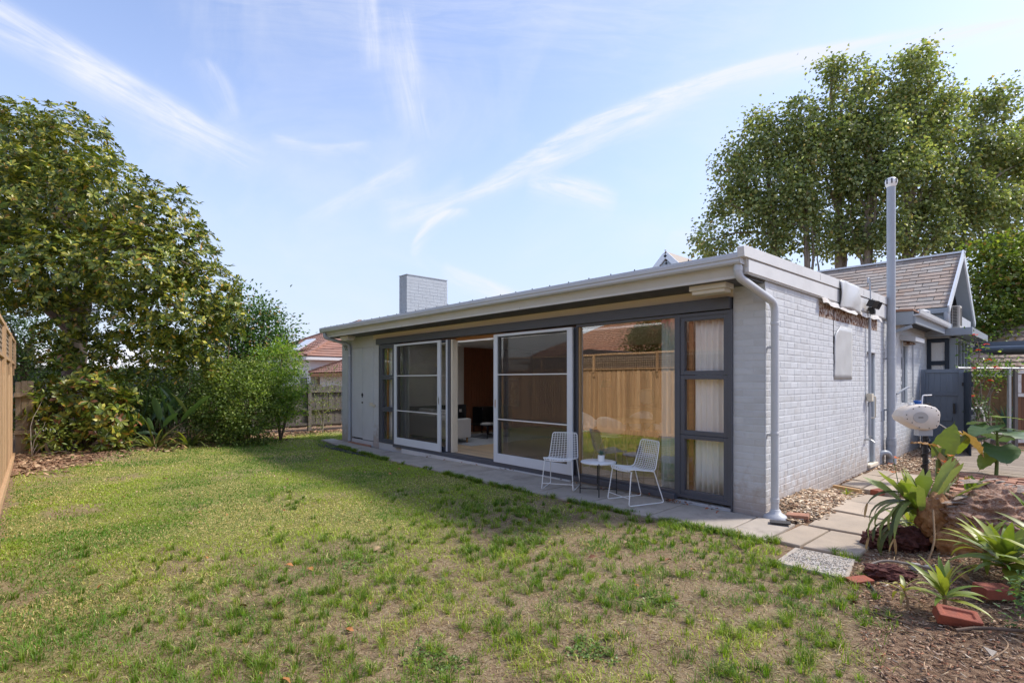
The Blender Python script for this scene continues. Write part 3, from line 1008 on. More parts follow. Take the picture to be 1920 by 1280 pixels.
def build_walls():
    mb = MB()
    # side wall core, split round the door and the window
    X0, X1 = -.22, -.0024
    for (a, b, z0, z1) in ((0.0028, 4.60, -.3, 2.99), (4.60, 5.12, 2.14, 2.99), (4.60, 5.12, -.3, .12), (5.12, 7.40, -.3, 2.99), (7.40, 8.0, 2.40, 2.99), (7.40, 8.0, -.3, 1.15), (8.0, 10.4, -.3, 2.99)):
        mb.box(X0, X1, a, b, z0, z1)
    # pier at the corner, pier by the cupboard, back and left walls
    mb.box(-.385, -.222, .0024, .22, -.3, 2.80)
    mb.box(-9.70, -9.365, .0024, .24, -.3, 2.80)
    mb.box(-11.55, -10.93, 0, .22, -.3, 2.80)
    mb.box(-11.55, -11.33, .22, 10.4, -.3, 2.99)
    mb.box(-11.33, -.22, 10.18, 10.4, -.3, 2.99)
    mb.box(-11.33, -9.55, 5.6, 5.8, -.3, 2.6)
    mb.box(-9.55, -.22, 5.62, 5.8, -.3, 2.6)
    wall = mb.build('wall', M['paint_joint'], HOUSE)
    allb = []
    r = random.Random(3)
    for k in range(36):
        z = Z0 + k * COURSE + BRICK_H / 2
        if z > 2.93:
            break
        for (c, w) in course_bricks(10.4, k, r):
            if 4.56 < c < 5.16 and .08 < z < 2.18:
                continue
            if 7.36 < c < 8.04 and 1.12 < z < 2.44:
                continue
            if 1.95 < c < 5.3 and 2.57 < z < 2.78:
                continue
            if .53 < c < .75 and .10 < z < .27 or 3.24 < c < 3.5 and .10 < z < .27:
                continue
            allb.append(('s', c, z, w))
        if z < 2.78:
            ws = [.235, .135] if k % 2 else [.115, .255]
            p = -.38
            for w in ws:
                allb.append(('f', p + w / 2, z, round(w, 3)))
                p += w + .010
        if z < 2.78:
            ws = [.23, .095] if k % 2 else [.11, .215]
            p = -9.70
            for w in ws:
                allb.append(('f', p + w / 2, z, round(w, 3)))
                p += w + .010

    def dist(b):
        p = np.array([0, b[1], b[2]]) if b[0] == 's' else np.array([b[1], 0, b[2]])
        return np.linalg.norm(p - CAM)
    allb.sort(key=dist)
    cache = {}
    rest = MB()
    for i, (sd, c, z, w) in enumerate(allb):
        v = r.randrange(3)
        key = (w, v)
        if key not in cache:
            cache[key] = brick_mesh(w, 'brick_%s_%d' % (w, v))
        me = cache[key]
        jit = r.uniform(-.0009, .0012)
        if i < 298:
            if not me.materials:
                me.materials.append(M['paint_wall'])
            o = bpy.data.objects.new('brick', me)
            COL.objects.link(o)
            o.parent = wall
            if sd == 's':
                o.location = (jit, c, z + r.uniform(-.0012, .0012))
                o.rotation_euler = (r.uniform(-.0025, .0025), 0, 0)
            else:
                o.location = (c, -jit, z + r.uniform(-.0012, .0012))
                o.rotation_euler = (0, 0, R(-90))
        else:
            vs = [tuple(q.co) for q in me.vertices]
            fs = [tuple(p.vertices) for p in me.polygons]
            if sd == 's':
                vs = [(a + jit, b + c, d + z) for a, b, d in vs]
            else:
                vs = [(b + c, -a - jit, d + z) for a, b, d in vs]
            rest.add(vs, fs)
    rest.build('far_brick', M['paint_wall'], wall, kind='stuff')
    # slotted air vents low in the side wall
    for (a, b) in ((.56, .74), (3.27, 3.47)):
        v = MB().box(-.03, -.014, a, b, .10, .26).build('air_vent', M['grime'], wall)
        f = MB()
        f.box(-.014, -.002, a, a + .012, .10, .26).box(-.014, -.002, b - .012, b, .10, .26)
        for q in range(7):
            f.box(-.014, -.001, a + .012, b - .012, .104 + q * .0235, .104 + q * .0235 + .011)
        f.build('vent_slat', M['paint_wall'], wall)
    return wall


WALL = build_walls()


def frame_rect(mb, x0, x1, z0, z1, w, y0, y1, wb=None, wt=None):
    wb = w if wb is None else wb
    wt = w if wt is None else wt
    mb.box(x0, x0 + w, y0, y1, z0, z1)
    mb.box(x1 - w, x1, y0, y1, z0, z1)
    mb.box(x0 + w, x1 - w, y0, y1, z0, z0 + wb)
    mb.box(x0 + w, x1 - w, y0, y1, z1 - wt, z1)


def pane(x0, x1, z0, z1, y, mat, parent, name='pane'):
    return MB().box(x0, x1, y, y + .006, z0, z1).build(name, mat, parent)


def casement_unit(x0, x1, px0, px1):
    """three fixed lights one above another in a charcoal frame"""
    mb = MB()
    frame_rect(mb, x0, x1, .085, 2.525, .045, -.035, .09)
    f = mb.build('window', M['dark_frame'], HOUSE, bevel=.003)
    zz = ((.13, .92), (.925, 1.71), (1.715, 2.48))
    for i, (a, b) in enumerate(zz):
        s = MB()
        frame_rect(s, x0 + .047, x1 - .047, a, b, px0 - x0 - .047, -.022, .05, wb=.055, wt=.052)
        s.build('sash', M['dark_frame'], f, bevel=.003)
        pane(px0 - .004, px1 + .004, a + .05, b - .047, .01, M['glass_small'], f)


casement_unit(-1.135, -.392, -1.03, -.462)
casement_unit(-9.36, -8.55, -9.20, -8.66)


def build_glazing():
    # charcoal beam, sill and track, cream frieze
    MB().box(-9.44, -.405, -.075, .12, 2.535, 2.685).build('beam', M['dark_frame'], HOUSE, bevel=.004)
    MB().box(-9.70, -.385, -.004, .2, 2.687, 2.80).build('frieze', M['cream'], HOUSE)
    MB().box(-8.55, -1.137, -.10, .10, .048, .125).build('sill', M['dark_frame'], HOUSE, bevel=.004)
    MB().box(-8.1, -2.95, -.125, .05, -.12, .046).build('base_strip', M['light_fascia'], HOUSE, bevel=.004)
    MB().box(-9.36, -8.102, -.02, .1, -.2, .083).build('plinth', M['paint_smooth'], HOUSE)
    MB().box(-2.948, -.39, -.02, .1, -.2, .046).build('plinth', M['paint_smooth'], HOUSE)
    MB().box(-.40, -.386, -.04, .10, .0, 2.53).build('trim', M['dark_frame'], HOUSE)
    # the fixed picture window
    mb = MB()
    frame_rect(mb, -2.90, -1.137, .127, 2.533, .032, -.03, .07, wb=.03, wt=.04)
    f = mb.build('picture_window', M['dark_frame'], HOUSE, bevel=.002)
    MB().box(-2.868, -2.84, .0, .05, .16, 2.49).build('timber_stop', M['wood_light'], f)
    pane(-2.84, -1.169, .157, 2.493, .02, M['glass_big'], f)
    # insect screen doors that slide on the outside
    for (a, b) in ((-4.82, -2.91), (-8.46, -6.55)):
        mb = MB()
        frame_rect(mb, a, b, .13, 2.492, .105, -.118, -.080, wb=.165, wt=.045)
        d = mb.build('sliding_screen_door', M['white_frame'], HOUSE, bevel=.003)
        MB().box(a + .105, b - .105, -.113, -.088, 1.738, 1.756).build('rail', M['white_metal'], d)
        MB().box(a + .105, b - .105, -.113, -.088, .918, .936).build('rail', M['white_metal'], d)
        MB().box(a + .100, b - .100, -.100, -.098, .29, 2.45).build('screen', M['mesh_screen'], d)
        hx = a + .05 if a > -6 else b - .05
        h = MB().box(hx - .014, hx + .014, -.1235, -.1185, 1.13, 1.29)
        h.build('handle', M['steel'], d, bevel=.003)
        s = MB().box(hx - .007, hx + .007, -.125, -.1238, 1.16, 1.26)
        s.build('handle_slot', M['wood_trim'] if a > -6 else M['grime'], d)
    # glass sliding doors behind them
    for (a, b) in ((-4.86, -2.91), (-8.52, -6.36)):
        mb = MB()
        frame_rect(mb, a, b, .13, 2.50, .085, .0, .045, wb=.10, wt=.06)
        d = mb.build('sliding_glass_door', M['dark_frame'], HOUSE, bevel=.003)
        pane(a + .08, b - .08, .22, 2.45, .02, M['glass_door'], d)
    MB().box(-6.355, -6.30, .02, .16, .13, 2.50).build('jamb', M['cream'], HOUSE, bevel=.003)
    MB().box(-6.50, -6.44, -.006, -.001, .14, 2.5).build('jamb_strip', M['white_frame'], HOUSE)
    # tall cupboard doors at the far end
    for (a, b, z0) in ((-10.925, -10.295, .10), (-10.285, -9.705, .075)):
        d = MB().box(a, b, -.006, .03, z0, 2.50).build('cupboard_door', M['paint_smooth'], HOUSE, bevel=.003)
    MB().box(-10.93, -9.70, -.002, .2, 2.505, 2.80).build('panel', M['paint_smooth'], HOUSE)
    MB().box(-10.92, -9.72, .0, .04, -.2, .055).build('kick_board', M['paint_smooth'], HOUSE)
    MB().box(-10.93, -9.70, .05, .2, -.2, 2.505).build('cupboard_back', M['grime'], HOUSE)
    MB().box(-10.34, -10.25, -.02, -.006, 1.24, 1.27).box(-10.30, -10.27, -.028, -.006, 1.19, 1.30).build('latch', M['grime'], HOUSE)
    MB().box(-10.33, -10.26, -.016, -.006, 1.03, 1.07).build('latch', M['grime'], HOUSE)
    MB().box(-9.86, -9.70, -.028, -.006, .98, 1.06).box(-9.73, -9.58, -.036, -.003, .97, 1.03).build('power_box', M['cream_lamp'], HOUSE, bevel=.004)
    MB().box(-10.95, -9.75, -.115, -.03, -.075, -.03).build('cupboard_step', M['pale_red_brick'], HOUSE, bevel=.006)


build_glazing()


def build_roof():
    # gutter profile (y,z) run along x
    g = [(-.56, 2.935), (-.685, 2.935), (-.70, 2.955), (-.70, 2.985), (-.712, 2.995), (-.712, 3.035), (-.70, 3.045), (-.70, 3.058), (-.685, 3.058), (-.685, 2.96), (-.575, 2.96), (-.575, 3.03), (-.56, 3.03)]
    MB().prism(g, -11.40, .0, 'x').build('gutter', M['gutter'], HOUSE)
    MB().prism([(-.563, 2.93), (-.70, 2.93), (-.715, 2.99), (-.715, 3.06), (-.563, 3.06)], .0, .006, 'x').build('gutter_end', M['gutter'], HOUSE)
    MB().prism([(-.563, 2.93), (-.70, 2.93), (-.715, 2.99), (-.715, 3.06), (-.563, 3.06)], -11.406, -11.40, 'x').build('gutter_end', M['gutter'], HOUSE)
    for x in (-8.6, -5.7, -2.8):
        MB().box(x, x + .035, -.7145, -.7121, 2.996, 3.034).box(x, x + .035, -.7025, -.7001, 2.957, 2.984).build('gutter_joint', M['gutter'], HOUSE)
    for x in (-7.35, -3.65):
        MB().box(x, x + .004, -.5615, -.5602, 2.805, 2.930).build('fascia_joint', M['grime'], HOUSE)
    MB().box(-11.38, -.02, -.56, -.535, 2.80, 2.933).build('fascia', M['light_fascia'], HOUSE, bevel=.004)
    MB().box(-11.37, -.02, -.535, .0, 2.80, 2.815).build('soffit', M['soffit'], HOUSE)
    MB().box(-11.40, -11.375, -.56, 10.4, 2.80, 3.06).build('barge_board', M['light_fascia'], HOUSE)
    # roof deck: pale ribbed sheets with dark screw caps
    dk = MB()
    zr = lambda y: 3.035 + .165 * (y + .62) / 11.02
    wells = [(-9.0, -5.0), (-4.6, -.9)]  # roof openings cut for the added rooflights
    for (a, b, y0, y1) in ((-11.4, -9.0, -.62, 10.4), (-9.0, -5.0, -.62, .35), (-9.0, -5.0, 1.5, 10.4), (-5.0, -4.6, -.62, 10.4), (-4.6, -.9, -.62, .35), (-4.6, -.9, 1.5, 10.4), (-.9, .03, -.62, 10.4)):
        yb_ = max(y0, -.56)
        dk.add([(a, y0, zr(y0)), (b, y0, zr(y0)), (b, y1, zr(y1)), (a, y1, zr(y1)), (a, yb_, 2.83), (b, yb_, 2.83), (b, y1, 2.83), (a, y1, 2.83)],
               [(0, 1, 2, 3), (7, 6, 5, 4), (0, 4, 5, 1), (1, 5, 6, 2), (2, 6, 7, 3), (3, 7, 4, 0)])
    x = -11.3
    i = 0
    scr = []
    while x < -.05:
        k = len(dk.v)
        w, h = .030, .034
        over = any(a - .03 < x < b + .03 for a, b in wells)
        for (y0, y1) in (((-.66, .30), (1.55, 10.4)) if over else ((-.66, 10.4),)):
            k = len(dk.v)
            za, zb = zr(y0), zr(y1)
            dk.add([(x - w, y0, za), (x + w, y0, za), (x + w * .5, y0, za + h), (x - w * .5, y0, za + h), (x - w, y1, zb), (x + w, y1, zb), (x + w * .5, y1, zb + h), (x - w * .5, y1, zb + h)],
                   [(0, 1, 2, 3), (1, 5, 6, 2), (3, 2, 6, 7), (4, 0, 3, 7)])
        if i % 2 == 0:
            scr.append(x)
        i += 1
        x += .19
    roof = dk.build('roof', M['roof_steel'], HOUSE)
    # invented opal rooflights, out of view, added to brighten the living room
    for (a, b) in wells:
        f = MB()
        frame_rect_flat = [(a - .05, a, .30, 1.55), (b, b + .05, .30, 1.55), (a, b, .30, .35), (a, b, 1.5, 1.55)]
        for (p, q, r_, s_) in frame_rect_flat:
            f.box(p, q, r_, s_, 2.65, 3.115)
        rl = f.build('added_rooflight', M['ceiling'], roof)
        d_ = MB().box(a, b, .35, 1.5, 3.085, 3.095)
        o = d_.build('added_diffuser_panel', M['diffuser'], roof)
        at = o.data.color_attributes.new('col', 'FLOAT_COLOR', 'POINT')
        at.data.foreach_set('color', [.92, .92, .90, 1.0] * len(o.data.vertices))
    for x in scr:
        MB().lathe((x, -.60, 3.066), [(.016, 0), (.016, .006), (.009, .008), (.008, .03), (.004, .034)], 8).build('screw', M['screw'], roof)
    # side: deep capping over a board, with a shadow gap
    cap = [(-.70, 3.12), (-.735, 3.10), (-.72, 2.995), (6.55, 3.13), (6.55, 3.275)]
    MB().prism(cap, -.02, .058, 'x').build('side_capping', M['light_fascia'], HOUSE, bevel=.004)
    MB().prism([(-.58, 2.845), (-.58, 2.985), (6.6, 3.115), (6.6, 2.845)], .004, .046, 'x').build('side_fascia', M['light_fascia'], HOUSE, bevel=.004)
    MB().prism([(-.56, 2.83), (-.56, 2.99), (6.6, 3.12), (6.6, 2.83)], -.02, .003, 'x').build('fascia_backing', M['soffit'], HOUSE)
    for y in (1.80, 4.1, 5.15):
        MB().box(.0585, .0595, y, y + .006, 3.03 + .0187 * y, 3.11 + .0187 * y).build('capping_joint', M['grime'], HOUSE)
    # dented flashing sheet bulging over the fascia
    n, m = 12, 10
    vs, fs = [], []
    for i in range(n + 1):
        for j in range(m + 1):
            u, v = i / n, j / m
            z = 3.185 - v * .435 + .03 * math.sin(u * 3)
            x = .066 + .035 * math.sin(v * 2.7) * (.4 + u * .6) + .012 * math.sin(u * 9 + v * 4)
            vs.append((x, 2.70 + u * 1.08, z))
    for i in range(n):
        for j in range(m):
            a = i * (m + 1) + j
            fs.append((a, a + m + 1, a + m + 2, a + 1))
    o = MB().add(vs, fs).build('flashing_sheet', M['dull_sheet'], HOUSE, smooth=True)
    sd = o.modifiers.new('thick', 'SOLIDIFY')
    sd.thickness = .003
    vs, fs = [], []
    for i in range(n + 1):
        for j in range(m + 1):
            u, v = i / n, j / m
            z = 2.50 - v * .84
            x = .006 + .005 * math.sin(v * 7 + u * 3) ** 2 + .006 * (1 - u) * (1 - v) + .006 * math.exp(-((u - .5 - .2 * math.sin(v * 6)) / .08) ** 2)
            y = 2.63 + u * .97 + (.1 * (1 - min(1, v * 5)) * (1 - u) * 3 if v < .2 else 0)
            vs.append((x, y, z))
    for i in range(n):
        for j in range(m):
            a = i * (m + 1) + j
            fs.append((a, a + m + 1, a + m + 2, a + 1))
    o = MB().add(vs, fs).build('patch_sheet', M['dull_sheet'], HOUSE, smooth=True)
    sd = o.modifiers.new('thick', 'SOLIDIFY')
    sd.thickness = .003
    MB().box(-.004, .003, 2.61, 2.635, 2.05, 2.72).build('wall_crack', M['grime'], HOUSE)
    # rusted lintel and the white angle flashing above it
    MB().box(-.10, .0015, 1.95, 5.30, 2.57, 2.78).build('lintel', M['rust'], HOUSE)
    vs, fs = [], []
    n = 40
    for i in range(n + 1):
        y = 1.90 + i / n * 3.42
        d = .012 * math.sin(i * .9) + .01 * math.sin(i * .37 + 1) - (.045 if 2.9 < y < 3.7 else 0) * math.sin((y - 2.9) / .8 * math.pi)
        vs += [(.004, y, 2.835 + d * .3), (.05 + abs(d) * .6, y, 2.815 + d), (.062 + abs(d), y, 2.745 + d)]
    for i in range(n):
        for j in range(2):
            a = i * 3 + j
            fs.append((a, a + 3, a + 4, a + 1))
    o = MB().add(vs, fs).build('angle_flashing', M['white_flash'], HOUSE)
    sd = o.modifiers.new('thick', 'SOLIDIFY')
    sd.thickness = .003
    # flat cream box lights under the eaves
    for x in (-.50, -10.45):
        l = MB()
        l.box(x - .23, x + .23, -.46, -.24, 2.735, 2.80).box(x - .205, x + .205, -.435, -.265, 2.69, 2.735)
        l.build('eave_light', M['cream_lamp'], HOUSE, bevel=.006)


build_roof()


def bend_pts(pts, r=.06, n=5):
    """round the corners of a polyline"""
    pts = [Vector(p) for p in pts]
    out = [pts[0]]
    for i in range(1, len(pts) - 1):
        a = (pts[i - 1] - pts[i]).normalized()
        b = (pts[i + 1] - pts[i]).normalized()
        rr = min(r, (pts[i - 1] - pts[i]).length * .49, (pts[i + 1] - pts[i]).length * .49)
        p0, p1 = pts[i] + a * rr, pts[i] + b * rr
        for k in range(n + 1):
            t = k / n
            out.append(p0 * (1 - t) ** 2 + pts[i] * 2 * t * (1 - t) + p1 * t ** 2)
    out.append(pts[-1])
    return out


def build_pipes():
    # downpipe at the near corner
    p = bend_pts([(-.05, -.63, 2.94), (-.05, -.63, 2.80), (.085, .06, 2.56), (.085, .06, .11)], .10, 6)
    d = MB().tube(p, .045, 16).build('downpipe', M['gutter'], HOUSE, smooth=True)
    for (px, py, z, rr, h) in ((.085, .06, 2.30, .049, .03), (.085, .06, 1.0, .049, .03), (-.05, -.63, 2.86, .049, .05), (.085, .06, .20, .050, .05)):
        MB().lathe((px, py, z), [(.046, 0), (rr, .003), (rr, h), (.046, h + .003)], 16).build('pipe_collar', M['gutter'], d, smooth=True)
    MB().box(.0, .06, .045, .075, 2.02, 2.05).box(.0, .06, .045, .075, .98, 1.01).build('pipe_bracket', M['gutter'], d)
    MB().lathe((.095, .05, -.02), [(.13, 0), (.135, .04), (.12, .075), (.07, .10), (.052, .14)], 18).build('pipe_boot', M['gutter'], d, smooth=True)
    MB().lathe((.10, .04, -.05), [(.12, 0), (.145, .01), (.145, .05), (.11, .06)], 14).build('clay_socket', M['terracotta'], d, smooth=True)
    # downpipe at the far end
    p = bend_pts([(-11.25, -.63, 2.94), (-11.25, -.63, 2.80), (-10.97, -.055, 2.62), (-10.97, -.055, -.05)], .10, 5)
    d = MB().tube(p, .045, 12).build('downpipe', M['pipe_paint'], HOUSE, smooth=True)
    MB().lathe((-10.97, -.055, 2.30), [(.047, 0), (.05, .003), (.05, .04), (.047, .043)], 12).build('pipe_collar', M['gutter'], d, smooth=True)
    # loops of cable under the far eave
    w = MB()
    for k in range(3):
        w.tube([(-11.45 + k * .10 + .16 * math.sin(t), -.012, 2.62 - .14 * math.sin(t * 1.0) ** 2 - k * .01) for t in np.linspace(0, 1.9, 9)], .006, 5)
    w.build('cable', M['wire'], HOUSE)
    # tall vent pipe standing off the side wall
    x, y = .11, 5.86
    v = MB().tube([(x, y, -.03), (x, y, 5.42)], .072, 20).build('vent_pipe', M['pipe_paint'], HOUSE, smooth=True)
    for z, rr, h in ((.36, .088, .12), (.48, .082, .05), (2.06, .075, .03), (.0, .085, .36), (3.45, .075, .02), (1.05, .076, .03)):
        MB().lathe((x, y, z), [(.07, 0), (rr, .004), (rr, h - .004), (.07, h)], 20).build('pipe_collar', M['pipe_paint'], v, smooth=True)
    MB().tube(bend_pts([(x, y, .10), (x - .02, y - .16, .26), (-.02, y - .30, .24), (-.04, y - .30, .06)], .10, 5), .05, 12).build('elbow', M['pipe_paint'], v, smooth=True)
    MB().box(.0, .09, y - .02, y + .02, 2.05, 2.08).box(.0, .09, y - .02, y + .02, 1.05, 1.08).build('pipe_bracket', M['pipe_paint'], v)
    MB().box(.0, .012, y - .26, y - .02, .85, 1.05).build('bracket_plate', M['pipe_paint'], v)
    cw = MB().lathe((x, y, 5.40), [(.07, 0), (.078, .01), (.095, .05), (.105, .10), (.095, .15), (.06, .18), (.02, .19)], 20).build('cowl', M['white_metal'], v, smooth=True)
    sl = MB()
    for k in range(8):
        a = k * math.pi / 4 + .3
        sl.obox((x + .100 * math.cos(a), y + .100 * math.sin(a), 5.50), (.008 * math.cos(a), .008 * math.sin(a), 0), (-.010 * math.sin(a), .010 * math.cos(a), 0), (0, 0, .045))
    sl.build('cowl_slot', M['grime'], v)
    # electrical conduit, switch box and garden tap
    cpts = bend_pts([(.10, 4.52, 3.30), (.10, 4.52, 3.42), (.06, 4.62, 3.42), (.05, 4.56, 3.2), (.05, 4.53, 2.9)], .05, 4)
    c = MB().tube([(.05, 4.53, 3.25), (.05, 4.53, .66)], .022, 10).build('conduit', M['pipe_paint'], HOUSE, smooth=True)
    MB().tube(bend_pts([(.055, 4.53, 3.20), (.055, 4.53, 3.45), (.055, 4.40, 3.45), (.055, 4.40, 3.36)], .06, 4), .014, 8).build('conduit_loop', M['pipe_paint'], c, smooth=True)
    MB().box(.02, .10, 4.46, 4.58, 1.27, 1.41).build('junction_box', M['cream_lamp'], c, bevel=.005)
    MB().tube(bend_pts([(.06, 4.60, 1.36), (.10, 4.70, 1.36), (.10, 4.70, .97), (.02, 4.62, .97)], .04, 4), .012, 8).build('conduit_return', M['cream_lamp'], c, smooth=True)
    MB().box(.0, .05, 4.62, 4.66, 1.17, 1.25).build('door_lock', M['grime'], HOUSE)
    t = MB()
    t.tube([(.05, 4.53, .68), (.05, 4.53, .60), (.05, 4.40, .60)], .013, 8)
    t.tube(bend_pts([(.0, 4.40, .60), (.10, 4.40, .60), (.15, 4.40, .55)], .03, 3), .013, 8)
    t.tube([(.09, 4.40, .60), (.09, 4.40, .66)], .008, 6).tube([(.06, 4.40, .665), (.12, 4.40, .665)], .008, 6)
    t.build('garden_tap', M['steel'], c, smooth=True)
    # twin floodlight under the capping
    f = MB().box(.06, .14, 4.36, 4.46, 2.86, 2.92).build('floodlight', M['black_plastic'], HOUSE)
    f2 = MB()
    f2.obox((.16, 4.24, 2.97), (.05, -.02, -.02), (.02, .075, 0), (.025, 0, .055)).obox((.17, 4.50, 2.96), (.05, .02, -.02), (-.02, .07, 0), (.025, 0, .055))
    f2.obox((.13, 4.38, 2.84), (.035, 0, 0), (0, .045, 0), (0, 0, .04))
    f2.build('lamp_head', M['black_plastic'], f, bevel=.008)
    MB().tube([(.12, 4.24, 3.0), (.14, 4.33, 3.06), (.12, 4.42, 3.0)], .006, 6).build('lamp_cable', M['wire'], f)
    # flush grey door in the side wall, its sill and head
    d = MB().box(-.10, -.05, 4.60, 5.12, .14, 2.13).build('side_door', M['paint_smooth'], HOUSE)
    MB().box(-.05, .005, 5.02, 5.12, .13, 2.13).build('door_jamb', M['mid_blue'], d)
    MB().box(-.05, .05, 4.60, 5.16, .075, .125).build('door_sill', M['cream'], d, bevel=.004)
    MB().box(-.05, .055, 4.58, 5.14, 2.14, 2.17).build('door_head', M['paint_smooth'], d, bevel=.003)
    # recessed slot window, its hood and two thin pipes beyond the vent pipe
    w = MB().box(-.14, -.10, 7.40, 8.0, 1.15, 2.40).build('slot_window', M['dark_blue'], HOUSE)
    MB().box(-.10, .004, 7.78, 8.0, 1.15, 2.40).build('window_reveal', M['mid_blue'], w)
    MB().prism([(.0, 2.63), (.27, 2.56), (.27, 2.47), (.24, 2.47), (.0, 2.50)], 7.25, 8.25, 'y').build('window_hood', M['paint_smooth'], w, bevel=.004)
    MB().box(-.005, .14, 7.42, 8.05, 2.43, 2.468).build('hood_lining', M['rust'], w)
    MB().tube([(.03, 8.45, 2.55), (.03, 8.45, 1.25)], .014, 8).tube([(.03, 7.33, 2.50), (.03, 7.33, 2.15), (.03, 7.38, 2.1), (.03, 7.38, 1.2)], .012, 8).build('thin_pipe', M['pipe_paint'], HOUSE, smooth=True)
    MB().tube([(.01, 6.9, 1.35), (.10, 7.05, 1.45), (.16, 7.2, 1.5)], .02, 8).build('spigot', M['pipe_paint'], HOUSE, smooth=True)


build_pipes()


def tiled_slope(name, A, B, Cc, Dd, n, mat, parent, step=.035, cols=0):
    """stepped courses of tiles between the eave A-B and the ridge D-C (one joined part)"""
    A, B, Cc, Dd = (Vector(q) for q in (A, B, Cc, Dd))
    up = (B - A).cross(Dd - A).normalized()
    if up.z < 0:
        up = -up
    mb = MB()
    for i in range(n):
        t0, t1 = i / n, min(1.0, (i + 1.12) / n)
        a0, b0 = A.lerp(Dd, t0), B.lerp(Cc, t0)
        a1, b1 = A.lerp(Dd, t1), B.lerp(Cc, t1)
        m = max(1, int(cols * ((b0 - a0).length / (B - A).length)) if cols else 1)
        for j in range(m):
            u0, u1 = j / m, (j + 1) / m
            p0, p1 = a0.lerp(b0, u0), a0.lerp(b0, u1)
            q0, q1 = a1.lerp(b1, u0), a1.lerp(b1, u1)
            if cols:
                pm, qm = (p0 + p1) / 2, (q0 + q1) / 2
                rise = up * step
                mb.add([p0, p1, p0 + rise * .7, pm + rise * 1.5, p1 + rise * .7, q1, qm + up * step * .5, q0],
                       [(0, 1, 4, 3, 2), (2, 3, 6, 7), (3, 4, 5, 6)])
            else:
                mb.add([p0, p1, p0 + up * step, p1 + up * step, q1, q0], [(0, 1, 3, 2), (2, 3, 4, 5)])
    return mb.build(name, mat, parent)


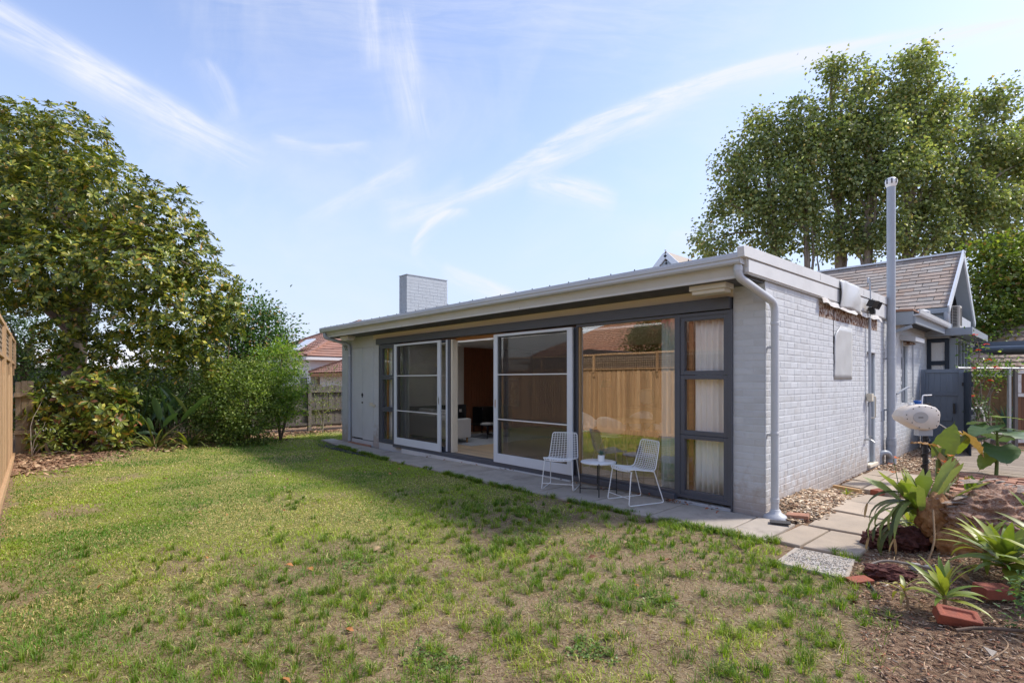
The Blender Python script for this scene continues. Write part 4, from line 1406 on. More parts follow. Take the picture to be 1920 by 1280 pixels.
def build_rear():
    """older gabled part of the house behind the flat roof"""
    # lean-to eave with its gutter beyond the vent pipe
    MB().box(-.3, .36, 6.42, 6.47, 2.76, 3.02).build('lean_to_fascia', M['mid_blue'], HOUSE, bevel=.004)
    MB().prism([(-.3, 3.03), (.37, 3.025), (.37, 3.06), (-.3, 3.10)], 6.40, 8.0, 'y').build('lean_to_roof', M['terracotta'], HOUSE)
    MB().add([(.35, 6.45, 2.99), (.35, 10.5, 2.99), (-.02, 10.5, 2.82), (-.02, 6.45, 2.82), (.35, 6.45, 3.03), (.35, 10.5, 3.03), (-.02, 10.5, 3.1), (-.02, 6.45, 3.1)],
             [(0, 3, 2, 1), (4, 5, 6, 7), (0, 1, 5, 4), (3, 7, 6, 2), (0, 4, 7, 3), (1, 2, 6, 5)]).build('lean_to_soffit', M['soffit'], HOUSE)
    MB().prism([(.36, 2.92), (.46, 2.93), (.475, 2.97), (.475, 3.05), (.455, 3.05), (.455, 2.96), (.37, 2.95)], 6.42, 10.6, 'y').build('lean_to_gutter', M['gutter'], HOUSE)
    MB().bar((.34, 6.44, 2.72), (.02, 6.44, 2.62), .05, .06).build('eave_strut', M['mid_blue'], HOUSE)
    MB().box(.355, .40, 6.44, 10.5, 2.78, 2.93).build('gutter_board', M['mid_blue'], HOUSE)
    # slate roof, each slate its own piece
    ridge_y, ridge_z, eave_y, eave_z = 12.5, 5.16, 9.95, 3.42
    x0, x1 = -4.2, .47
    slope = Vector((0, ridge_y - eave_y, ridge_z - eave_z))
    Ls = slope.length
    sd = slope.normalized()
    up = Vector((1, 0, 0)).cross(sd)
    deck = MB()
    deck.add([(x0, eave_y, eave_z - .05), (x1 - .02, eave_y, eave_z - .05), (x1 - .02, ridge_y, ridge_z - .05), (x0, ridge_y, ridge_z - .05),
              (x0, 2 * ridge_y - eave_y, eave_z - .05), (x1 - .02, 2 * ridge_y - eave_y, eave_z - .05)], [(0, 1, 2, 3), (3, 2, 5, 4)])
    rf = deck.build('gable_roof', M['grime'], HOUSE)
    MB().box(-4.2, .44, 10.41, 14.6, 2.0, 3.42).build('rear_wall', M['paint_smooth'], HOUSE)
    n = 15
    sw = .33
    r = random.Random(5)
    var = []
    for v in range(4):
        h = Ls / n * 1.15
        mb = MB()
        e = [r.uniform(-.012, .012) for _ in range(4)]
        mb.add([(-sw / 2 + .004, e[0], 0), (sw / 2 - .004, e[1], 0), (sw / 2 - .004, h, -.014), (-sw / 2 + .004, h, -.014),
                (-sw / 2 + .004, e[0], .013), (sw / 2 - .004, e[1], .013), (sw / 2 - .004, h, -.006), (-sw / 2 + .004, h, -.006)],
               [(0, 3, 2, 1), (4, 5, 6, 7), (0, 1, 5, 4), (1, 2, 6, 5), (2, 3, 7, 6), (3, 0, 4, 7)])
        me = mb.mesh('slate_%d' % v)
        me.materials.append(M['slate'])
        var.append(me)
    half = var[0].copy()
    for q in half.vertices:
        q.co.x *= .49
    rest = MB()
    rot = Matrix((Vector((1, 0, 0)), sd, up)).transposed().to_4x4()
    cnt = 0
    for i in range(n):
        x = x1 - sw / 2 - (sw / 2 if i % 2 else 0)
        if i % 2:
            o = bpy.data.objects.new('slate', half)
            COL.objects.link(o)
            o.parent = rf
            o.matrix_local = Matrix.Translation(Vector((x1 - sw / 4, eave_y, eave_z)) + sd * (Ls / n * i) + up * .012) @ rot
            cnt += 1
        while x > x0:
            p = Vector((x + r.uniform(-.006, .006), eave_y, eave_z)) + sd * (Ls / n * i + r.uniform(-.008, .008)) + up * .012
            me = var[r.randrange(4)]
            if cnt < 300 and x > -3.3:
                o = bpy.data.objects.new('slate', me)
                COL.objects.link(o)
                o.parent = rf
                o.matrix_local = Matrix.Translation(p) @ rot @ Matrix.Rotation(r.uniform(-.02, .02), 4, 'Z')
                cnt += 1
            else:
                rest.add([tuple(p + rot.to_3x3() @ v.co) for v in me.vertices], [tuple(q.vertices) for q in me.polygons])
            x -= sw
    if rest.v:
        rest.build('far_slate', M['slate'], rf, kind='stuff')
    MB().bar((x0, ridge_y, ridge_z + .035), (x1 + .06, ridge_y, ridge_z + .035), .16, .05).build('ridge_cap', M['white_frame'], rf)
    # gable end: barge boards, lined soffit, dark face
    for s in (-1, 1):
        e = Vector((x1, ridge_y + s * (ridge_y - eave_y) * 1.03, eave_z - .05))
        a = Vector((x1, ridge_y, ridge_z))
        MB().bar(e + Vector((.02, 0, 0)), a + Vector((.02, 0, 0)), .035, .20, up=(0, s, 1)).build('barge_board', M['white_frame'], rf)
        MB().bar(e + Vector((-.15, 0, -.11)), a + Vector((-.15, 0, -.11)), .30, .02, up=(0, s, 1)).build('gable_soffit', M['mid_blue'], rf)
    MB().prism([(10.42, 2.95), (10.42, 3.62), (12.5, 5.04), (14.58, 3.62), (14.58, 2.95)], .02, .06, 'x').build('gable_face', M['shed_blue'], rf)
    MB().box(x0, .50, 9.80, 9.95, 3.28, 3.40).build('gable_gutter', M['mid_blue'], rf, bevel=.005)
    MB().box(x0, .44, 9.93, 9.97, 3.08, 3.28).build('gable_fascia', M['mid_blue'], rf)
    MB().tube(bend_pts([(.44, 9.84, 3.30), (.46, 9.84, 3.10), (.38, 9.95, 2.98)], .08, 4), .05, 10).build('outlet_pipe', M['pipe_paint'], rf, smooth=True)
    MB().lathe((.05, 9.4, 3.02), [(.16, 0), (.16, .28), (.05, .34)], 14).build('roof_vent', M['roof_steel'], rf, smooth=True)
    # flat roofed bay with dark windows
    bay = MB().box(-.05, .56, 10.41, 10.47, .0, 2.70).box(.5, .56, 10.47, 13.3, 0, 1.45).box(-.05, .56, 13.25, 13.3, 0, 2.7).build('bay', M['mid_blue'], HOUSE)
    MB().box(-.05, .90, 10.08, 13.6, 2.74, 2.92).build('bay_roof', M['mid_blue'], bay, bevel=.006)
    f = MB()
    frame_rect(f, .0, .44, 1.62, 2.68, .085, 10.36, 10.409)
    f.box(.085, .355, 10.36, 10.409, 2.02, 2.13)
    wn_ = f.build('bay_window', M['dark_blue'], bay, bevel=.003)
    for z0, z1 in ((1.705, 2.02), (2.13, 2.595)):
        MB().box(.085, .355, 10.385, 10.39, z0, z1).build('pane', M['glass_small'], bay)
        mb = MB()
        for k in range(9):
            mb.box(.09 + k * .03, .118 + k * .03, 10.398 + .003 * (k % 2), 10.402 + .003 * (k % 2), z0, z1)
        mb.build('window_curtain', M['curtain'], bay)
    f = MB()
    yy = np.linspace(10.62, 13.2, 5)
    f.box(.53, .565, 10.50, 13.25, 1.45, 1.55).box(.53, .565, 10.50, 13.25, 2.64, 2.72).box(.53, .565, 10.50, 13.25, 1.93, 2.0)
    for y in yy:
        f.box(.53, .575, y - .035, y + .035, 1.55, 2.64)
    w2 = f.build('bay_side_window', M['mid_blue'], bay, bevel=.003)
    for i in range(4):
        for z0, z1 in ((1.55, 1.93), (2.0, 2.64)):
            MB().box(.535, .54, yy[i] + .035, yy[i + 1] - .035, z0, z1).build('pane', M['glass_small'], bay)
    MB().box(.46, .52, 10.5, 13.2, 1.46, 2.72).build('bay_backing', M['dark_blue'], bay)
    # second, pale gable that shows over the flat roof
    gx, gy, gzz = -5.75, 7.6, 5.42
    g = MB().prism([(gx - 2.2, 3.2), (gx, gzz - .12), (gx + 2.2, 3.2)], gy, gy + .06, 'y').build('far_gable', M['shed_blue'], HOUSE)
    for s in (-1, 1):
        MB().bar((gx, gy - .10, gzz), (gx + s * 2.6, gy - .10, gzz - 2.6 * 1.0), .05, .16, up=(s, 0, 1)).build('barge_board', M['white_frame'], g)
        MB().bar((gx, gy - .04, gzz - .22), (gx + s * 2.4, gy - .04, gzz - .22 - 2.4), .04, .12, up=(s, 0, 1)).build('gable_trim', M['mid_blue'], g)
        MB().add([(gx, gy - .1, gzz + .09), (gx + s * 2.6, gy - .1, gzz + .09 - 2.6), (gx + s * 2.6, gy + 2.4, gzz + .09 - 2.6), (gx, gy + 2.4, gzz + .09)], [(0, 1, 2, 3)]).build('gable_sheet', M['slate'], g)
    MB().lathe((gx, gy - .1, gzz + .08), [(.03, 0), (.03, .06), (.01, .08)], 8).build('finial', M['white_frame'], g)
    MB().bar((-4.75, 3.4, 3.72), (-2.9, 3.4, 3.30), .10, .10).build('skylight_bar', M['white_frame'], HOUSE)
    MB().bar((-4.82, 3.4, 3.735), (-4.75, 3.4, 3.72), .11, .11).build('bar_cap', M['grime'], HOUSE)
    # brick chimney slab
    c = MB().box(-9.712, -9.318, .768, 2.03, 2.9, 4.41).build('chimney', M['chimney_paint'], HOUSE)
    bm = MB()
    r = random.Random(9)
    for k in range(17):
        z = 2.955 + k * COURSE
        for (q, w) in course_bricks(1.29, k, r):
            j = r.uniform(-.002, .003)
            bm.box(-9.32, -9.3145 + j * .6, .755 + q - w / 2 - .003, .755 + q + w / 2 + .003, z - BRICK_H / 2, z + BRICK_H / 2)
        for (q, w) in course_bricks(.40, k + 1, r):
            j = r.uniform(-.002, .003)
            bm.box(-9.715 + q - w / 2, -9.715 + q + w / 2 - .004, .7645 - j * .6, .77, z - BRICK_H / 2, z + BRICK_H / 2)
    bm.build('chimney_brick', M['chimney_paint'], c, kind='stuff')
    MB().box(-9.72, -9.30, .75, 2.05, 4.412, 4.43).build('chimney_cap', M['chimney_paint'], c)


build_rear()


# ------------------------------------------------------------------ inside the living room
def build_room():
    fl = MB().box(-9.5, -.23, .13, 5.62, -.05, .095).build('floor', M['grime'])
    tag(fl, 'light timber board floor of the living room', 'floor', kind='structure')
    r = random.Random(2)
    bw = .135
    y = .13
    ms = {}
    while y < 5.5:
        x = -9.5 + r.uniform(0, .8) - .8
        while x < -.23:
            a, b = max(x, -9.5), min(x + 2.4, -.23)
            if b - a > .05:
                MB().box(a + .001, b - .001, y + .001, y + bw - .001, .095, .120 + r.uniform(0, .0008)).build('floor_board', M['wood_floor'], fl)
            x += 2.4
        y += bw
    cb = MB()
    for (a, b, y0, y1) in ((-9.55, -9.0, .1, 5.65), (-9.0, -5.0, .1, .35), (-9.0, -5.0, 1.5, 5.65), (-5.0, -4.6, .1, 5.65), (-4.6, -.9, .1, .35), (-4.6, -.9, 1.5, 5.65), (-.9, -.22, .1, 5.65)):
        cb.box(a, b, y0, y1, 2.60, 2.70)
    c = cb.build('ceiling', M['ceiling'])
    tag(c, 'white ceiling of the living room', 'ceiling', kind='structure')
    w = MB().box(-9.60, -9.53, .1, 5.65, .0, 2.6).build('panelled_wall', M['grime'])
    tag(w, 'red brown timber panelled wall of the living room', 'wall', kind='structure')
    y = 2.66
    while y < 5.6:
        MB().box(-9.53, -9.512 + r.uniform(-.002, .002), y + .003, y + .097, .12, 2.6).build('wall_board', M['wood_panel'], w)
        y += .10
    x = -9.5
    while x < -.25:
        MB().box(x + .003, x + .097, 5.585 + r.uniform(-.002, .002), 5.605, .12, 2.6).build('wall_board', M['wood_panel'], w)
        x += .10
    fp = thing('fireplace', (-9.3, 1.7, .12), 'plastered chimney breast with charcoal hearth behind the sofa', 'fireplace')
    MB().box(-9.53, -9.36, .5, 2.66, .95, 2.6).build('chimney_breast', M['plaster'], fp)
    MB().box(-9.53, -9.30, .5, 2.70, .12, .948).build('hearth_surround', M['charcoal'], fp, bevel=.005)
    MB().box(-9.31, -9.285, 2.05, 2.62, .14, .72).build('firebox', M['black_metal'], fp)
    MB().box(-9.32, -9.29, 2.45, 2.53, .74, .82).build('tile', M['plaster'], fp)
    MB().box(-6.5, -.3, .125, .165, 2.47, 2.60).build('pelmet', M['wood_trim'], HOUSE)
    MB().box(-9.5, -6.5, .125, .165, 2.47, 2.60).build('pelmet', M['wood_trim'], HOUSE)
    MB().box(-1.03, -.98, .10, .14, .13, 2.5).box(-9.19, -9.15, .10, .14, .13, 2.5).build('timber_post', M['wood_trim'], HOUSE)


build_room()


def curtain(x0, x1, y, z0, z1, mat, label, amp=.022, wl=.075, seed=0):
    r = random.Random(seed)
    n = int((x1 - x0) / .009)
    vs, fs = [], []
    ph = [r.uniform(0, 6) for _ in range(3)]
    nz = 8
    for k in range(nz + 1):
        t = k / nz
        z = z0 + (z1 - z0) * t
        for i in range(n + 1):
            u = x0 + (x1 - x0) * i / n
            s = math.sin(u / wl * 6.283 + ph[0] + .5 * math.sin(u * 11 + ph[1]) + (1 - t) * .8 * math.sin(u * 7 + ph[2]))
            vs.append((u, y + amp * s * (1.0 + .3 * (1 - t)), z))
    for k in range(nz):
        for i in range(n):
            a = k * (n + 1) + i
            fs.append((a, a + 1, a + n + 2, a + n + 1))
    o = MB().add(vs, fs).build('curtain', mat, None, smooth=True)
    sd = o.modifiers.new('thick', 'SOLIDIFY')
    sd.thickness = .002
    tag(o, label, 'curtain', 'curtains inside the glazed wall')


curtain(-.97, -.44, .135, .16, 2.50, M['curtain'], 'off white sheer curtain behind the tall three pane window next to the brick pier', seed=1)
curtain(-1.43, -1.185, .10, .14, 2.50, M['curtain_aqua'], 'pale aqua curtain gathered at the edge of the picture window', .022, .10, seed=2)
curtain(-9.49, -8.82, .20, .16, 2.50, M['curtain'], 'off white curtain behind the narrow window beside the cupboard doors', seed=3)
curtain(-8.62, -8.26, .17, .14, 2.50, M['curtain_aqua'], 'pale aqua curtain behind the screen door nearest the cupboard', .03, .10, seed=4)


def soft_box(mb, x0, x1, y0, y1, z0, z1):
    return mb.box(x0, x1, y0, y1, z0, z1)


def build_furniture():
    s = thing('sofa', (-8.1, 1.1, .12), 'light grey fabric sofa with oak legs inside the open door', 'sofa')
    MB().box(-7.55, -7.38, .62, 1.38, .26, .72).build('arm', M['sofa'], s, bevel=.03)
    MB().box(-9.15, -8.98, .62, 1.38, .26, .72).build('arm', M['sofa'], s, bevel=.03)
    MB().box(-8.97, -7.56, .62, .80, .26, .80).build('backrest', M['sofa'], s, bevel=.03)
    MB().box(-8.97, -7.56, .80, 1.50, .24, .36).build('seat', M['sofa'], s, bevel=.02)
    for a in (-8.96, -8.26):
        MB().box(a, a + .69, .81, 1.52, .365, .52).build('seat_cushion', M['sofa'], s, bevel=.04)
        MB().obox((a + .35, .90, .72), (.33, 0, 0), (0, .08, -.02), (0, .05, .20)).build('back_cushion', M['sofa'], s, bevel=.05)
    for x in (-9.05, -7.45):
        for y in (.70, 1.30):
            MB().tube([(x, y, .12), (x, y, .26)], [.016, .024], 8).build('leg', M['wood_light'], s)
    g = MB().box(-8.9, -6.9, 1.0, 3.7, .1215, .135).build('rug', M['rug'], bevel=.004)
    tag(g, 'grey blue woven rug under the coffee table', 'rug')
    t = thing('coffee_table', (-8.1, 2.5, .135), 'thin black coffee table on the rug', 'coffee table')
    MB().box(-8.55, -7.65, 2.1, 2.9, .46, .475).build('tabletop', M['black_metal'], t, bevel=.003)
    for x in (-8.53, -7.67):
        for y in (2.12, 2.88):
            MB().box(x - .01, x + .01, y - .01, y + .01, .136, .46).build('leg', M['black_metal'], t)
    MB().box(-8.52, -7.68, 2.11, 2.13, .137, .152).box(-8.52, -7.68, 2.87, 2.89, .137, .152).build('rail', M['black_metal'], t)
    b = MB().obox((-8.0, 2.4, .4875), (.14, .05, 0), (-.04, .10, 0), (0, 0, .012)).obox((-8.0, 2.42, .507), (.12, .02, 0), (-.02, .09, 0), (0, 0, .007)).build('book', M['plaster'])
    tag(b, 'two pale books lying on the black coffee table', 'book')
    c = thing('cabinet', (-9.2, 3.6, .12), 'low black cabinet on thin legs against the panelled wall', 'cabinet')
    MB().box(-9.45, -9.02, 3.05, 4.25, .40, .86).build('body', M['black_metal'], c, bevel=.004)
    for y in (3.08, 4.22):
        MB().box(-9.43, -9.41, y - .012, y + .012, .121, .40).box(-9.06, -9.04, y - .012, y + .012, .121, .40).build('leg', M['black_metal'], c)
    for k in range(2):
        MB().box(-9.019, -9.012, 3.07 + k * .59, 3.63 + k * .59, .42, .84).build('cabinet_door', M['black_metal'], c, bevel=.003)
    v = MB().lathe((-9.2, 3.85, .861), [(.07, 0), (.05, .03), (.035, .10), (.05, .20), (.12, .28), (.15, .36), (.14, .44), (.05, .46)], 16).build('vase', M['black_metal'], None, smooth=True)
    tag(v, 'tall black vase standing on the black cabinet', 'vase')
    p = thing('picture', (-9.49, 4.72, 1.2), 'framed black and white ink artwork on the panelled wall', 'picture')
    MB().box(-9.51, -9.49, 4.50, 4.96, .80, 1.70).build('frame', M['ceramic'], p, bevel=.003)
    MB().box(-9.4895, -9.486, 4.55, 4.91, .86, 1.64).build('print', M['art_paper'], p)
    # dining table, tub chairs, sideboard and lamp
    t = thing('dining_table', (-3.7, 2.5, .12), 'round oak dining table behind the picture window', 'dining table')
    MB().lathe((-3.7, 2.5, .80), [(.55, 0), (.60, .012), (.60, .028), (.58, .035)], 28).build('tabletop', M['wood_light'], t, smooth=True)
    for k in range(4):
        a = k * math.pi / 2 + .5
        MB().tube([(-3.7 + .42 * math.cos(a), 2.5 + .42 * math.sin(a), .121), (-3.7 + .32 * math.cos(a), 2.5 + .32 * math.sin(a), .80)], [.022, .032], 8).build('leg', M['wood_light'], t)

    def tub():
        r_ = thing('tub_chair', (0, 0, 0), 'tub', 'chair', 'white tub chairs round the dining table')
        vs, fs = [], []
        n, m = 20, 8
        for j in range(m + 1):
            v = j / m
            for i in range(n + 1):
                a = math.pi * (-.30 + 1.6 * i / n)
                hh = .02 + .38 * v * (0.55 + .45 * math.sin(max(0, min(math.pi, a))) ** 1) if True else 0
                rr = .14 + .12 * min(1, v * 2) + .02 * v
                vs.append((rr * math.cos(a), rr * math.sin(a), .44 + hh))
        for j in range(m):
            for i in range(n):
                q = j * (n + 1) + i
                fs.append((q, q + 1, q + n + 2, q + n + 1))
        o = MB().add(vs, fs).build('shell', M['ceramic'], r_, smooth=True)
        sd = o.modifiers.new('t', 'SOLIDIFY')
        sd.thickness = .012
        MB().lathe((0, 0, .435), [(.14, 0), (.20, .01), (.20, .03), (.14, .035)], 20).build('seat', M['ceramic'], r_, smooth=True)
        for sx in (-1, 1):
            for sy in (-1, 1):
                MB().tube([(sx * .22, sy * .20, 0), (sx * .11, sy * .10, .435)], [.010, .014], 6).build('leg', M['wood_light'], r_)
        return r_
    c0 = tub()
    spots = [(-4.55, 2.2, R(70), 'white tub chair on the doorway side of the oak dining table'), (-3.5, 1.72, R(190), 'white tub chair with its back to the picture window glass'),
             (-2.9, 2.75, R(-80), 'white tub chair on the curtain side of the oak dining table'), (-3.9, 3.3, R(10), 'white tub chair on the sideboard side of the oak dining table')]
    for i, (x, y, a, lb) in enumerate(spots):
        o = c0 if i == 0 else copy_tree(c0)
        o.location = (x, y, .121)
        o.rotation_euler.z = a
        o['label'] = lb
    s = thing('sideboard', (-4.4, 5.3, .12), 'orange timber sideboard against the back wall', 'sideboard')
    MB().box(-5.6, -3.2, 5.12, 5.58, .32, .92).build('body', M['wood_trim'], s, bevel=.004)
    for k in range(4):
        MB().box(-5.58 + k * .60, -5.01 + k * .60, 5.105, 5.12, .35, .90).build('door', M['wood_light'], s, bevel=.003)
    for x in (-5.5, -3.3):
        MB().box(x - .03, x + .03, 5.16, 5.22, .121, .32).build('leg', M['wood_light'], s)
    l = thing('table_lamp', (-5.0, 5.3, .92), 'white paper lamp standing on the sideboard', 'lamp')
    MB().lathe((-5.0, 5.3, .925), [(.10, 0), (.10, .012), (.012, .02), (.012, .10)], 14).build('base', M['wood_light'], l)
    MB().lathe((-5.0, 5.3, 1.02), [(.10, 0), (.16, .04), (.19, .16), (.19, .28), (.16, .36), (.10, .39)], 18).build('lamp_shade', M['ceramic'], l, smooth=True)
    f = thing('floor_lamp', (-6.0, 4.9, .12), 'thin black floor lamp near the back wall', 'lamp')
    MB().lathe((-6.0, 4.9, .121), [(.13, 0), (.13, .015), (.012, .02)], 14).build('base', M['black_metal'], f)
    MB().tube([(-6.0, 4.9, .13), (-6.0, 4.9, 1.5)], .01, 8).build('pole', M['black_metal'], f)
    MB().lathe((-6.0, 4.9, 1.45), [(.16, 0), (.10, .2)], 16).build('lamp_shade', M['black_metal'], f)


build_furniture()


# ------------------------------------------------------------------ patio furniture
def build_patio():
    def wire_chair():
        root = thing('wire_chair', (0, 0, 0), 'x', 'chair', 'white wire chairs on the slab path')
        # centre-line profile of the shell (y, z), front lip to top of back
        prof = [(-.245, .425), (-.235, .44), (-.20, .447), (-.10, .435), (.0, .420), (.08, .413), (.13, .418), (.168, .440), (.190, .475), (.215, .55), (.240, .64), (.262, .73), (.278, .80)]
        pts = []
        for i in range(len(prof) - 1):
            for k in range(4):
                t = k / 4
                p0, p1 = prof[max(0, i - 1)], prof[i]
                p2, p3 = prof[i + 1], prof[min(len(prof) - 1, i + 2)]
                cr = lambda a, b, c, d: .5 * ((2 * b) + (-a + c) * t + (2 * a - 5 * b + 4 * c - d) * t * t + (-a + 3 * b - 3 * c + d) * t ** 3)
                pts.append((cr(p0[0], p1[0], p2[0], p3[0]), cr(p0[1], p1[1], p2[1], p3[1])))
        pts.append(prof[-1])
        n = len(pts)
        s = [0]
        for i in range(1, n):
            s.append(s[-1] + math.dist(pts[i], pts[i - 1]))
        S = s[-1]

        def at(u, t):
            d = t * S
            i = max(k for k in range(n) if s[k] <= d + 1e-9)
            i = min(i, n - 2)
            q = (d - s[i]) / (s[i + 1] - s[i])
            y = pts[i][0] * (1 - q) + pts[i + 1][0] * q
            z = pts[i][1] * (1 - q) + pts[i + 1][1] * q
            if t < .5:
                w = .225 - .02 * max(0, (.06 - t) / .06)
            else:
                w = .225 - .035 * (t - .5) / .5
            dish = u * u
            inb = 1 / (1 + math.exp(-(t - .52) * 25))
            return Vector((u * w, y - .028 * dish * inb, z + .018 * dish * (1 - inb)))
        g = MB()
        for i in range(11):
            u = -1 + 2 * i / 10
            edge = i in (0, 10)
            if edge:
                continue
            g.tube([at(u * .985, t) for t in np.linspace(.0, 1.0, 24)], .0036, 5)
        for t in np.linspace(.03, .975, 29):
            g.tube([at(u, t) for u in np.linspace(-1, 1, 7)], .0036, 5)
        g.build('wire_grid', M['white_metal'], root, smooth=True)
        rim = []
        ts = np.linspace(.03, .965, 26)
        rim += [at(-1, t) for t in ts]
        rim += [at(u, .998) for u in np.linspace(-.9, .9, 7)]
        rim += [at(1, t) for t in ts[::-1]]
        rim += [at(u, .002) for u in np.linspace(.9, -.9, 7)]
        rim.append(rim[0])
        MB().tube(rim, .0066, 6, cap=False).build('rim', M['white_metal'], root, smooth=True)
        for sx in (-1, 1):
            x = sx * .235
            l = bend_pts([(sx * .205, -.215, .432), (x, -.275, .007), (x, .285, .007), (sx * .205, .145, .425)], .035, 5)
            MB().tube(l, .0072, 8).build('sled_leg', M['white_metal'], root, smooth=True)
        MB().tube([(-.228, -.262, .10), (.228, -.262, .10)], .005, 7).build('crossbar', M['white_metal'], root, smooth=True)
        MB().tube([(-.206, -.20, .428), (.206, -.20, .428)], .005, 7).tube([(-.206, .14, .41), (.206, .14, .41)], .005, 7).build('seat_bar', M['white_metal'], root, smooth=True)
        return root
    a = wire_chair()
    b = copy_tree(a)
    z = .034
    a.location = (-2.74, -.56, z + float(gz(-2.74, -1.05)))
    a.rotation_euler.z = R(29)
    a['label'] = 'white wire chair facing the lawn in front of the screen door'
    b.location = (-1.48, -.50, z + float(gz(-1.48, -1.05)))
    b.rotation_euler.z = R(-19)
    b['label'] = 'white wire chair turned sideways in front of the aqua curtain'
    t = thing('side_table', (-2.10, -.49, z), 'small round white side table with thin black legs', 'side table')
    MB().lathe((-2.10, -.49, .472), [(.243, 0), (.25, .004), (.25, .016), (.245, .02)], 36).build('tabletop', M['white_metal'], t, smooth=True)
    for k in range(4):
        an = R(40 + 90 * k)
        x, y = -2.10 + .256 * math.cos(an), -.49 + .256 * math.sin(an)
        MB().tube([(x, y, .032), (x, y, .492)], .007, 8).build('leg', M['black_metal'], t, smooth=True)
    for k in range(2):
        an = R(40 + 90 * k)
        dx, dy = .256 * math.cos(an), .256 * math.sin(an)
        MB().tube([(-2.10 - dx, -.49 - dy, .10 + k * .0145), (-2.10 + dx, -.49 + dy, .10 + k * .0145)], .007, 8).build('crossbar', M['black_metal'], t, smooth=True)
    p = thing('potted_succulent', (-2.07, -.46, .492), 'small succulent in a white pot on the round table', 'potted plant')
    MB().lathe((-2.07, -.46, .493), [(.044, 0), (.048, .004), (.048, .088), (.045, .090), (.043, .082), (.02, .080)], 24).build('pot', M['ceramic'], p, smooth=True)
    MB().lathe((-2.07, -.46, .565), [(.042, 0), (.042, .012), (.01, .016)], 14).build('soil', M['potting'], p)
    r = random.Random(4)
    for k in range(16):
        an = k * 2.4
        el = R(18 + 62 * (k / 16))
        L = .06 + .02 * r.random() + (.02 if k < 6 else 0)
        c = Vector((-2.07, -.46, .578))
        d = Vector((math.cos(an) * math.cos(el), math.sin(an) * math.cos(el), math.sin(el)))
        sd = Vector((-math.sin(an), math.cos(an), 0))
        pts = [c + d * L * t + Vector((0, 0, .008 * math.sin(t * 3))) for t in (0, .3, .6, .85, 1)]
        o = MB().strip(pts, [.006, .010, .0095, .006, .0008], sd, fold=.35).build('leaf', M['blue_agave'], p)
        sdm = o.modifiers.new('t', 'SOLIDIFY')
        sdm.thickness = .003


build_patio()


